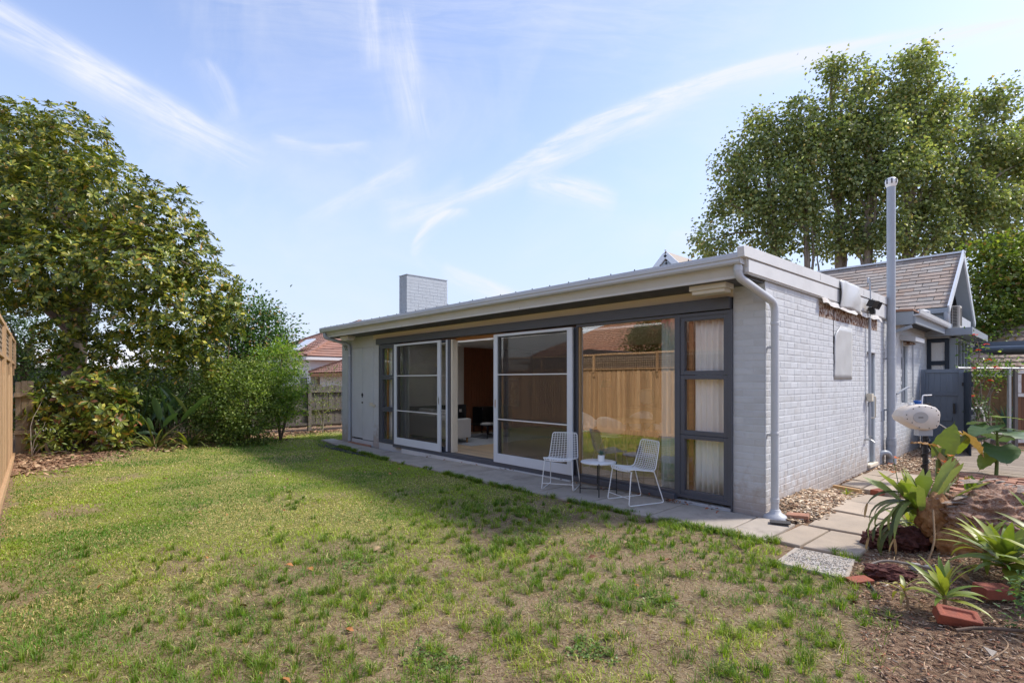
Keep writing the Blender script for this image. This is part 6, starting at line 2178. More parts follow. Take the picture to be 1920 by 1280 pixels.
    for x, y in ((3.6, 13.5), (7.0, 13.5), (3.6, 16.6), (7.0, 16.6)):
        MB().box(x, x + .09, y, y + .09, 0, 2.62).build('post', M['shed_blue'], c)
    # wires
    def wire(p, q, sag, label):
        p, q = Vector(p), Vector(q)
        pts = [p.lerp(q, t) - Vector((0, 0, sag * 4 * t * (1 - t))) for t in np.linspace(0, 1, 13)]
        tag(MB().tube(pts, .008, 5).build('power_line', M['wire'], None), label, 'wire', 'overhead wires')
    wire((-25, 1.4, 2.95), (-11.9, 4.5, 3.15), .06, 'overhead wire running from the white house to the eave')
    wire((-2, 27, 9.6), (12, 26, 11.2), .3, 'high overhead wire to the right of the tall trees')
    wire((-2, 30, 6.9), (14, 30, 7.3), .2, 'upper of two street wires right of the slate gable')
    wire((-2, 30, 6.3), (14, 30, 6.6), .2, 'lower of two street wires right of the slate gable')


build_neighbours()


# ------------------------------------------------------------------ trees and shrubs
def cols_mix(n, palette, weights, jitter=.18):
    p = np.array(palette)
    i = rng.choice(len(p), n, p=np.array(weights) / sum(weights))
    c = p[i] * (1 + jitter * rng.normal(size=(n, 1)))
    return np.clip(c, .004, 1)


def limbs(mb, base, forks, r0, n=7, wob=.12):
    """tapered limbs from a trunk point to the given ends, gently bent"""
    for (end, ra, rb) in forks:
        a, b = Vector(base), Vector(end)
        L = (b - a).length
        pts, rs = [], []
        for k in range(n + 1):
            t = k / n
            w = Vector((mnoise.noise(b * .7 + Vector((t * 2, 0, 0))), mnoise.noise(b * .7 + Vector((0, t * 2, 5))), 0)) * wob * L * math.sin(t * math.pi)
            p = a.lerp(b, t) + w + Vector((0, 0, .10 * L * math.sin(t * math.pi)))
            pts.append(p)
            rs.append(ra * (1 - t) + rb * t)
        mb.tube(pts, rs, 8)


def rosette_crown(blobs, dens, L0, palette, weights, nleaf=9, up=.55, fill=.55, toward=None, sd=.25):
    Ps, As = [], []
    B = np.array(blobs)
    for (x, y, z, r) in blobs:
        n = int(dens * r * r * 12.57)
        d = rand_dirs(n)
        rad = r * (fill + (1.04 - fill) * rng.random(n) ** .6)
        # lumpy outline
        lump = np.array([mnoise.noise(Vector(tuple(q * 2.2 + x))) for q in d])
        rad = rad * (1 + .28 * lump)
        p = np.array([x, y, z]) + d * rad[:, None]
        keep = np.ones(n, bool)
        for (bx, by, bz, br) in blobs:
            if (bx, by, bz) == (x, y, z):
                continue
            keep &= np.linalg.norm(p - np.array([bx, by, bz]), axis=1) > br * .62
        Ps.append(p[keep])
        As.append(d[keep])
    P = np.concatenate(Ps)
    A = np.concatenate(As)
    ax = unit(A * .75 + np.array([0, 0, up]) + rng.normal(size=A.shape) * sd)
    n = len(P)
    tone = rng.random(n)
    V, F, C = [], [], []
    t1 = unit(np.cross(ax, rand_dirs(n)))
    t2 = np.cross(ax, t1)
    k0 = 0
    for k in range(nleaf):
        an = 2 * math.pi * k / nleaf + rng.random(n) * .5
        el = .15 + .75 * rng.random(n) * (k / nleaf) + .1
        radial = t1 * np.cos(an)[:, None] + t2 * np.sin(an)[:, None]
        D = unit(radial * np.cos(el)[:, None] + ax * np.sin(el)[:, None])
        Nn = unit(ax * np.cos(el)[:, None] - radial * np.sin(el)[:, None] + rng.normal(size=ax.shape) * .15)
        L = L0 * (.7 + .6 * rng.random(n))
        col = cols_mix(n, palette, weights)
        col = col * (0.80 + .4 * tone[:, None])
        v, f, c = leaves(P + radial * .01, D, Nn, L, L * .40, col, 'long', droop=.3, fold=.22)
        V.append(v)
        F.append(f + k0)
        C.append(c)
        k0 += len(v)
    return np.concatenate(V), np.concatenate(F), np.concatenate(C)


def clump_crown(blobs, clumps, per, L0, W, palette, weights, sig=.28, hang=0.0, flat=.7, kind='diamond', fill=.45, squash=1.0):
    Ps, Ds, Ns, Ts = [], [], [], []
    for (x, y, z, r) in blobs:
        nc = max(3, int(clumps * r * r * 12.57))
        d = rand_dirs(nc)
        rad = r * (fill + (1 - fill) * rng.random(nc) ** .5)
        lump = np.array([mnoise.noise(Vector(tuple(q * 2.0 + y))) for q in d])
        c = np.array([x, y, z]) + d * (rad * (1 + .42 * lump))[:, None] * np.array([1, 1, squash])
        tone = rng.random(nc)
        q = rng.normal(size=(nc, per, 3)) * sig * (.6 + .8 * rng.random((nc, 1, 1))) * np.array([1, 1, flat])
        p = c[:, None, :] + q
        out = unit(q + d[:, None, :] * sig * .8)
        Ps.append(p.reshape(-1, 3))
        dd = unit(out + np.array([0, 0, -hang]) + rng.normal(size=out.shape) * .45)
        Ds.append(dd.reshape(-1, 3))
        nn = unit(out * .5 + np.array([0, 0, .8]) + rng.normal(size=out.shape) * .5)
        Ns.append(nn.reshape(-1, 3))
        Ts.append(np.repeat(tone, per))
    P, D, Nn, T = map(np.concatenate, (Ps, Ds, Ns, Ts))
    n = len(P)
    L = L0 * (.65 + .7 * rng.random(n))
    col = np.clip(cols_mix(n, palette, weights) * (.72 + .56 * T[:, None]) * (1.38 if L0 > .14 else 1.75), 0, .8)
    return leaves(P, D, Nn, L, L * W, col, kind)


BIG_PAL = [(.105, .15, .02), (.205, .232, .032), (.42, .385, .055), (.48, .28, .065), (.058, .09, .016)]
BIG_W = [.34, .30, .17, .035, .155]


def build_left_tree():
    base = (-14.52, -5.69, -0.09)
    blobs = [(-16.33, -6.62, 7.83, 1.16), (-14.50, -5.67, 7.44, 0.97), (-14.41, -6.45, 5.70, 1.38), (-13.24, -5.19, 5.96, 1.07), (-12.81, -4.13, 5.64, 0.87), (-12.36, -3.65, 4.71, 0.84), (-12.15, -3.13, 3.85, 0.75), (-12.10, -4.69, 4.25, 1.01), (-12.96, -5.92, 4.21, 0.96), (-14.24, -6.86, 4.21, 1.04), (-12.02, -3.87, 3.27, 0.84), (-12.02, -2.84, 3.16, 0.49), (-12.52, -4.85, 3.17, 0.72), (-12.45, -4.18, 2.51, 0.57), (-12.28, -3.72, 2.59, 0.52), (-13.49, -5.90, 3.05, 0.62), (-17.48, -8.01, 6.31, 1.75), (-16.93, -8.15, 3.97, 1.42), (-18.21, -7.77, 8.47, 1.33), (-16.63, -5.47, 6.39, 1.67), (-15.50, -4.24, 4.87, 1.37), (-17.89, -6.25, 7.92, 1.33), (-13.53, -5.06, 2.46, 0.47), (-13.50, -5.61, 2.37, 0.38), (-12.16, -3.28, 2.47, 0.45), (-12.20, -3.04, 1.95, 0.32), (-12.75, -4.51, 1.87, 0.34), (-13.74, -6.18, 2.36, 0.40), (-12.42, -3.86, 1.94, 0.31)]
    t = thing('broadleaf_tree', (base[0], base[1], 0), 'big broad leaved tree with yellow green rosettes over the left fence corner', 'tree')
    tr = MB()
    b = Vector(base)
    f = Vector((-14.50, -5.67, 2.75))
    tr.tube([b - Vector((0, 0, .5)), b.lerp(f, .3) + Vector((.05, 0, 0)), b.lerp(f, .7), f], [.34, .27, .25, .26], 12)
    limbs(tr, f, [((-15.64, -6.46, 4.56), .15, .05), ((-14.64, -5.82, 5.43), .17, .05), ((-13.66, -5.21, 4.82), .15, .04), ((-16.91, -7.68, 4.86), .13, .04)], .2)
    limbs(tr, (-14.14, -5.43, 3.67), [((-12.69, -4.15, 3.90), .10, .03), ((-12.88, -4.66, 3.09), .08, .02)], .1)
    limbs(tr, (-14.64, -5.82, 5.43), [((-15.92, -6.46, 7.53), .08, .02), ((-14.45, -5.47, 7.22), .08, .02)], .1)
    limbs(tr, (-13.66, -5.21, 4.82), [((-12.72, -4.03, 5.50), .07, .02), ((-13.27, -4.93, 5.96), .06, .02), ((-12.27, -3.55, 4.45), .06, .02)], .1)
    limbs(tr, (-12.69, -4.15, 3.90), [((-12.13, -3.11, 3.69), .05, .015), ((-12.09, -3.80, 3.09), .04, .015)], .1)
    tr.build('trunk', M['bark_grey'], t, smooth=True)
    V, F, C = rosette_crown(blobs, 27.0, .122, BIG_PAL, BIG_W, 9)
    np_mesh('crown', V, F, M['leaf_gloss'], t, C)
    # same leaves low down: a suckering shrub at the foot of the tree
    s = thing('broadleaf_shrub', (-13.15, -5.54, -0.05), 'bushy broad leaved shrub with browning leaf tips below the big tree', 'shrub')
    blobs = [(-12.64, -6.01, 1.09, 0.59), (-12.34, -5.39, 1.38, 0.60), (-11.93, -5.10, 0.90, 0.47), (-12.88, -5.83, 1.73, 0.51), (-12.63, -6.15, 0.45, 0.37), (-12.13, -5.32, 0.43, 0.50), (-12.40, -5.76, 0.62, 0.45), (-13.33, -6.32, 0.95, 0.41), (-12.35, -4.96, 1.37, 0.37)]
    V, F, C = rosette_crown(blobs, 17, .150, BIG_PAL + [(.34, .15, .07)], [.34, .34, .14, .05, .12, .07], 9, fill=.6)
    np_mesh('foliage', V, F, M['leaf_gloss'], s, C)
    st = MB()
    bb = Vector((-13.15, -5.54, -0.05))
    limbs(st, bb, [(q[:3], .035, .01) for q in blobs], .03)
    st.build('stem', M['bark_brown'], s)


build_left_tree()


def leafy(name, base, blobs, label, cat, pal, w, clumps, per, L, W, mat='leaf', bark='bark_brown', stems=True, sig=.2, group=None, r0=.03, hang=0, fill=.5, trunk_top=None, squash=1.0):
    t = thing(name, base, label, cat, group)
    V, F, C = clump_crown(blobs, clumps, per, L, W, pal, w, sig=sig, hang=hang, fill=fill, squash=squash)
    np_mesh('crown' if cat == 'tree' else 'foliage', V, F, M[mat], t, C)
    if stems:
        mb = MB()
        b = Vector(base)
        if trunk_top is not None:
            f = Vector(trunk_top)
            m = b.lerp(f, .5) + Vector((r0, -r0, 0))
            mb.tube([b - Vector((0, 0, .3)), m, f], [r0 * 1.25, r0 * 1.05, r0 * .9], 9)
            limbs(mb, f, [(q[:3], r0 * .65, r0 * .16) for q in blobs], r0)
        else:
            limbs(mb, b, [(q[:3], r0, r0 * .3) for q in blobs], r0)
        mb.build('trunk' if cat == 'tree' else 'stem', M[bark], t, smooth=True)
    return t


def build_shrubs():
    leafy('round_shrub', (-12.32, -2.58, -0.05), [(-12.32, -2.58, 1.40, 0.75), (-12.47, -3.04, 0.92, 0.55), (-11.93, -2.30, 0.92, 0.66), (-12.13, -2.81, 0.45, 0.46), (-11.77, -2.28, 0.37, 0.36), (-12.81, -2.96, 1.61, 0.42), (-12.05, -2.14, 1.61, 0.48), (-12.45, -3.16, 0.45, 0.33)],
          'dense rounded small leaved shrub in front of the grey fence', 'shrub', [(.085, .125, .025), (.14, .185, .04), (.05, .08, .02), (.23, .25, .07)], [.42, .34, .14, .10], 24, 34, .065, .55, sig=.10, fill=.72)
    leafy('upright_shrub', (-12.45, -1.39, -0.05), [(-12.61, -1.41, 2.13, 0.54), (-12.25, -1.18, 1.53, 0.45), (-12.50, -1.59, 1.24, 0.53), (-12.20, -1.27, 0.94, 0.41), (-12.35, -1.57, 0.73, 0.38), (-12.71, -1.23, 2.59, 0.24)],
          'taller lime green shrub beside the dense rounded shrub', 'shrub', [(.10, .17, .022), (.17, .235, .03), (.06, .11, .02), (.24, .27, .06)], [.4, .36, .14, .10], 24, 32, .060, .55, sig=.11, fill=.68)
    leafy('mid_tree', (-16.20, -1.18, -0.05), [(-16.32, -1.31, 3.65, 0.86), (-15.87, -0.52, 3.31, 0.69), (-16.47, -1.75, 2.92, 0.74), (-15.63, -0.85, 2.39, 0.78), (-17.57, -2.06, 3.70, 0.73), (-15.83, -0.18, 2.88, 0.37), (-16.05, -0.72, 4.04, 0.36), (-16.29, -1.56, 2.04, 0.71)],
          'dark green tree with bronze tips behind the shrubs and dead stalks', 'tree', [(.04, .085, .02), (.07, .125, .028), (.20, .13, .05), (.025, .05, .015)], [.45, .35, .08, .12], 6.0, 40, .105, .6, sig=.24, r0=.11, trunk_top=(-16.20, -1.18, 1.86), fill=.55)
    leafy('corner_tree', (-19.12, -6.83, -0.05), [(-18.54, -6.65, 2.95, 0.87), (-19.34, -7.07, 3.45, 0.89), (-17.57, -6.19, 2.14, 0.62), (-18.15, -6.81, 1.83, 0.77), (-20.10, -7.90, 3.45, 1.13), (-19.17, -7.62, 1.99, 0.94), (-18.24, -5.89, 2.49, 0.48), (-20.04, -6.36, 3.57, 0.69)],
          'loose dark tree behind the short fence panel', 'tree', [(.045, .085, .02), (.08, .12, .03), (.03, .055, .015)], [.5, .3, .2], 3.4, 34, .10, .45, sig=.28, r0=.10, bark='bark_brown', trunk_top=(-18.63, -6.59, 2.00), fill=.4)
    leafy('understorey_shrub', (-14.85, -3.83, -0.05), [(-15.03, -4.18, 1.53, 0.56), (-14.66, -3.48, 1.60, 0.63), (-14.37, -3.90, 0.95, 0.58), (-14.37, -4.49, 0.76, 0.48), (-14.42, -3.07, 1.83, 0.52), (-13.87, -3.37, 0.88, 0.49), (-15.61, -4.66, 1.53, 0.45)],
          'dark leafy shrub filling the bed behind the paddle leaved strelitzia', 'shrub', [(.04, .07, .02), (.07, .105, .03), (.03, .05, .015)], [.5, .3, .2], 12, 30, .085, .5, sig=.15, fill=.5)
    leafy('understorey_shrub', (-15.36, -6.16, -0.05), [(-15.32, -6.11, 1.27, 0.55), (-15.25, -5.75, 1.54, 0.56), (-15.23, -6.31, 0.60, 0.49), (-14.80, -5.55, 0.85, 0.55), (-14.69, -5.13, 1.26, 0.50)],
          'dark leafy shrub between the short fence panel and the tree trunk', 'shrub', [(.045, .075, .02), (.08, .12, .03), (.03, .05, .015)], [.5, .3, .2], 12, 30, .085, .5, sig=.15, fill=.5)
    leafy('sapling', (-12.08, -6.44, -0.05), [(-12.03, -6.24, 0.78, 0.27), (-11.74, -6.08, 0.46, 0.24), (-12.34, -6.28, 1.33, 0.23), (-12.01, -6.36, 0.35, 0.18), (-11.73, -5.91, 0.17, 0.20)],
          'thin sprawling shrub with bare twigs next to the fence offcut', 'shrub', [(.11, .16, .03), (.17, .20, .05), (.07, .10, .025)], [.4, .4, .2], 9, 14, .08, .35, sig=.13, r0=.011, bark='grey_twig', fill=.3)
    leafy('fence_creeper', (-13.91, 0.42, -0.05), [(-13.79, 0.54, 1.25, 0.45), (-13.85, 0.48, 0.65, 0.45), (-13.87, 0.31, 0.31, 0.34), (-13.77, 0.71, 1.86, 0.28), (-14.09, 0.23, 1.17, 0.28)],
          'sparse twiggy creeper climbing the grey fence by the house corner', 'shrub', [(.14, .17, .04), (.10, .13, .03), (.22, .17, .08)], [.4, .4, .2], 6, 16, .06, .5, sig=.14, r0=.016, bark='grey_twig', fill=.2)
    # shrub between neighbour's sheds, only seen mirrored in the glass
    leafy('round_tree', (-9.4, -12.6, 0), [(-9.4, -12.6, 3.25, .95), (-8.9, -12.6, 3.0, .7), (-9.9, -12.6, 3.0, .75)], 'round dark tree over the lattice fence mirrored in the picture window', 'tree',
          [(.05, .07, .022), (.09, .10, .03), (.03, .04, .015)], [.4, .3, .3], 9, 34, .10, .5, sig=.18, r0=.09, trunk_top=(-9.4, -12.6, 2.4))
    # dead stalks between the round shrub and the tree
    t = thing('dead_shrub', (-13.90, -2.52, -0.05), 'clump of bare dry brown stalks behind the rounded shrub', 'shrub')
    mb = MB()
    r = random.Random(6)
    b = Vector((-13.90, -2.52, -0.05))
    rt = Vector((.679, .734, 0))
    for k in range(46):
        s = r.uniform(-.95, .95)
        p = b + rt * s + Vector((r.uniform(-.4, .4), r.uniform(-.3, .3), 0))
        h = r.uniform(1.5, 2.3) + (.75 if k % 9 == 0 else 0)
        q = p + rt * r.uniform(-.22, .22) + Vector((0, 0, h))
        mb.tube([p, p.lerp(q, .5) + rt * r.uniform(-.06, .06), q], [.016, .012, .005], 5)
        for j in range(4):
            a = p.lerp(q, r.uniform(.5, .95))
            mb.tube([a, a + rt * r.uniform(-.2, .2) + Vector((0, r.uniform(-.1, .1), r.uniform(.08, .28)))], [.008, .003], 4)
    mb.build('stalk', M['dry_twig'], t)


build_shrubs()

POP_PAL = [(.175, .215, .085), (.265, .29, .115), (.38, .375, .155), (.115, .15, .065), (.36, .27, .12)]
POP_W = [.40, .30, .13, .14, .03]


def build_right_trees():
    T = [
        ((1478, 520), (1440, 430), 24.5, [(-9.29, 17.48, 8.35, 0.98), (-8.91, 17.90, 10.26, 0.70), (-8.24, 18.33, 11.55, 1.07), (-8.07, 18.51, 9.63, 1.13), (-8.56, 18.28, 12.53, 0.57), (-7.21, 19.15, 8.30, 0.96), (-7.55, 19.08, 12.44, 1.02), (-7.72, 19.19, 13.95, 0.57)], 'spreading tree at the end of the tall row nearest the pale gable', .20),
        ((1528, 520), (1500, 420), 24.0, [(-7.00, 19.23, 13.19, 1.11), (-7.09, 18.83, 10.97, 1.35), (-6.42, 19.26, 8.90, 1.14), (-6.18, 20.27, 14.18, 0.96), (-5.36, 20.56, 7.94, 0.65), (-6.07, 19.94, 12.22, 1.20), (-6.03, 19.83, 10.06, 1.15)], 'second leaning tree of the tall row above the flat roof', .22),
        ((1583, 520), (1565, 400), 24.3, [(-5.63, 20.71, 12.06, 1.47), (-4.72, 22.14, 16.02, 0.97), (-4.88, 21.66, 14.08, 1.22), (-5.08, 21.16, 9.88, 1.36), (-3.95, 23.26, 16.14, 0.52), (-4.57, 21.71, 8.37, 0.91), (-5.15, 21.82, 16.72, 0.51)], 'third tree of the tall row with a narrow broken top', .25),
        ((1622, 520), (1625, 400), 23.6, [(-3.44, 22.34, 12.88, 1.24), (-3.39, 22.09, 10.78, 1.42), (-3.29, 22.06, 8.78, 1.22), (-4.08, 21.65, 11.84, 1.09), (-3.98, 21.46, 7.83, 0.69), (-3.19, 22.91, 14.67, 0.65), (-4.14, 22.17, 13.90, 1.01), (-4.31, 21.54, 10.89, 1.14), (-2.77, 23.06, 11.84, 1.09)], 'fourth tree of the tall row just left of the vent pipe', .25),
        ((1692, 520), (1700, 390), 24.0, [(-2.43, 24.02, 15.79, 1.21), (-2.02, 24.32, 14.35, 1.15), (-2.12, 23.91, 12.38, 1.39), (-2.23, 23.64, 10.36, 1.43), (-1.93, 23.97, 8.63, 1.24), (-2.80, 23.47, 13.93, 0.90), (-2.47, 24.27, 16.79, 0.66), (-2.77, 23.06, 8.01, 0.74), (-1.39, 25.00, 13.22, 0.90), (-1.46, 24.77, 10.93, 1.15), (-1.42, 25.26, 14.84, 0.76)], 'tallest tree of the row behind the vent pipe', .24),
        ((1748, 520), (1790, 400), 24.4, [(-0.19, 27.33, 14.54, 1.08), (0.08, 27.77, 15.37, 0.83), (-0.83, 26.34, 12.44, 1.28), (0.17, 27.57, 12.49, 1.34), (-1.01, 25.85, 10.27, 1.32), (0.35, 27.62, 10.45, 1.33), (-0.15, 26.78, 8.55, 1.12), (1.64, 29.60, 12.36, 1.56), (1.73, 29.70, 9.76, 1.56), (-1.29, 25.26, 8.12, 0.91), (1.20, 29.12, 13.92, 0.78)], 'pale limbed tree of the tall row leaning out over the slate gable', .20),
    ]
    for i, (b0, fk, d, blobs, lab, r0) in enumerate(T):
        base = TR_BASE[i][0]
        fork = TR_BASE[i][1]
        r0 *= .72
        t = thing('plane_tree', base, lab, 'tree', 'tall row of trees behind the house')
        rr = random.Random(60 + i)
        extra = []
        for q in blobs:
            for _ in range(3):
                v_ = Vector((rr.gauss(0, 1), rr.gauss(0, 1), rr.gauss(-.15, .8))).normalized() * q[3] * rr.uniform(.65, 1.02)
                extra.append((q[0] + v_.x, q[1] + v_.y, q[2] + v_.z, q[3] * rr.uniform(.28, .5)))
        blobs = [(q[0], q[1], q[2], q[3] * .80) for q in blobs]
        V, F, C = clump_crown(blobs + extra, 3.0, 28, .155, .85, POP_PAL, POP_W, sig=.24, hang=.5, fill=.5, flat=.9)
        np_mesh('crown', V, F, M['leaf'], t, C)
        mb = MB()
        b, f = Vector(base), Vector(fork)
        mb.tube([b - Vector((0, 0, .5)), b.lerp(f, .35) + Vector((.1, .05, 0)), b.lerp(f, .7) - Vector((.06, .04, 0)), f], [r0 * 1.15, r0, r0 * .85, r0 * .75], 10)
        limbs(mb, f, [(q[:3], r0 * .55, r0 * .10) for q in blobs], r0)
        limbs(mb, b.lerp(f, .55), [(q[:3], r0 * .45, r0 * .08) for q in blobs[-3:]], r0)
        mb.build('trunk', M['bark_grey'] if i < 5 else M['grey_twig'], t, smooth=True)
    leafy('street_tree', (0.85, 20.65, -0.05), [(0.62, 20.39, 6.25, 0.81), (0.37, 19.83, 5.00, 0.72), (1.02, 20.98, 5.46, 0.86), (0.51, 19.84, 3.89, 0.84), (1.27, 20.95, 3.91, 0.93), (1.54, 21.53, 5.36, 0.94), (0.24, 19.54, 3.09, 0.60), (0.96, 20.03, 2.68, 0.79), (0.90, 21.14, 6.84, 0.54), (2.02, 21.91, 3.92, 1.22)],
          'yellow green tree between the slate gable and the picture edge', 'tree', [(.12, .17, .03), (.20, .235, .045), (.075, .115, .025), (.27, .16, .06)], [.4, .36, .18, .06], 3.6, 42, .15, .8, sig=.28, r0=.14, trunk_top=(0.85, 20.65, 3.11), hang=.3, fill=.4)
    # row of darker trees far behind so that gaps do not show an empty horizon
    for i, q in enumerate(FAR_TREES):
        leafy('distant_tree', (q[0], q[1], 0), [(q[0] + .4 * math.sin(k * 2.1) * q[3], q[1] + .3 * math.cos(k * 1.7) * q[3], q[2] + .28 * q[3] * (k % 3) - .2, q[3] * (.55 + .1 * (k % 2))) for k in range(5)], q[4], 'tree',
              [(.06, .09, .03), (.10, .13, .04), (.045, .065, .025)], [.4, .35, .25], 1.8, 30, .24, .7, sig=.45, r0=.15, trunk_top=(q[0], q[1], q[2] * .7), group='trees beyond the neighbouring roofs')


TR_BASE = [(((-6.59, 19.96, 5.52)), ((-7.04, 19.48, 8.58))), (((-5.53, 20.38, 5.44)), ((-5.83, 20.05, 8.69))), (((-4.63, 21.79, 5.49)), ((-4.91, 21.49, 9.53))), (((-3.86, 21.59, 5.38)), ((-3.76, 21.70, 9.06))), (((-2.78, 23.35, 5.44)), ((-2.61, 23.53, 9.43))), (((-1.96, 24.83, 5.51)), ((-1.18, 25.67, 9.31)))]
TR_BASE = [((a[0], a[1], 0.0), b) for a, b in TR_BASE]
FAR_TREES = [(-34, -12, 4.0, 3.2, 'hazy tree left of the big broad leaved tree'), (-36, 0, 2.6, 2.2, 'low tree top beyond the shed roof'),
             (-15, 40, 4, 3.5, 'tree crown behind the flat roof and the tall row'), (-6, 42, 4.4, 3.4, 'dark crown low behind the trunks of the tall row'), (4, 40, 5, 4, 'dark crown behind the carport'), (11, 30, 4.5, 3.5, 'dark crown at the street beyond the carport'),
             (-2, -24, 4.5, 3, 'tree behind the houses over the lattice fence')]
build_right_trees()


# ------------------------------------------------------------------ garden plants with single leaves
def blade_leaf(root, base, az, el, L, w, droop, mat, prof=None, fold=.25, n=7, twist=0.0, name='leaf'):
    """one strap leaf: leaves base at elevation el, bends down by droop"""
    d = Vector((math.cos(az) * math.cos(el), math.sin(az) * math.cos(el), math.sin(el)))
    sd = Vector((-math.sin(az), math.cos(az), 0))
    sd = (sd * math.cos(twist) + d.cross(sd) * math.sin(twist)).normalized()
    pts, ws = [], []
    p = Vector(base)
    e = el
    for k in range(n + 1):
        t = k / n
        pts.append(p.copy())
        pr = prof(t) if prof else max(.04, min(1, .35 + 2.2 * t) * (1 - t ** 2.4) ** .8)
        ws.append(w * pr)
        e -= droop / n * (0.4 + 1.2 * t)
        p = p + Vector((math.cos(az) * math.cos(e), math.sin(az) * math.cos(e), math.sin(e))) * (L / n)
    up = sd.cross(d).normalized() * -1
    if up.z < 0:
        up = -up
    o = MB().strip(pts, ws, sd, up, fold).build(name, mat, root, smooth=True)
    return o


def strap_plant(name, base, n, L, w, label, cat, seed, mats, el=(20, 80), droop=(.6, 1.5), stem=.0, lean=(0, 0), stem_r=.015, fold=.25):
    r = random.Random(seed)
    t = thing(name, base, label, cat)
    top = Vector(base) + Vector((lean[0], lean[1], stem))
    if stem > 0:
        MB().tube([Vector(base) - Vector((0, 0, .05)), Vector(base).lerp(top, .5) + Vector((.006, .004, 0)), top], [stem_r, stem_r * .9, stem_r * .8], 8).build('stem', M['dry_twig'], t)
    for k in range(n):
        f = k / max(1, n - 1)
        az = k * 2.4 + r.uniform(-.3, .3)
        e = R(el[0] + (el[1] - el[0]) * f) + r.uniform(-.12, .12)
        blade_leaf(t, top - Vector((0, 0, stem * .35 * (1 - f))), az, e, L * (1 - .25 * abs(f - .45)) * r.uniform(.8, 1.12), w * r.uniform(.85, 1.15), r.uniform(*droop) * (1.15 - .6 * f), mats[0] if r.random() < .72 else mats[1 + r.randrange(len(mats) - 1)], fold=fold, twist=r.uniform(-.35, .35))
    return t


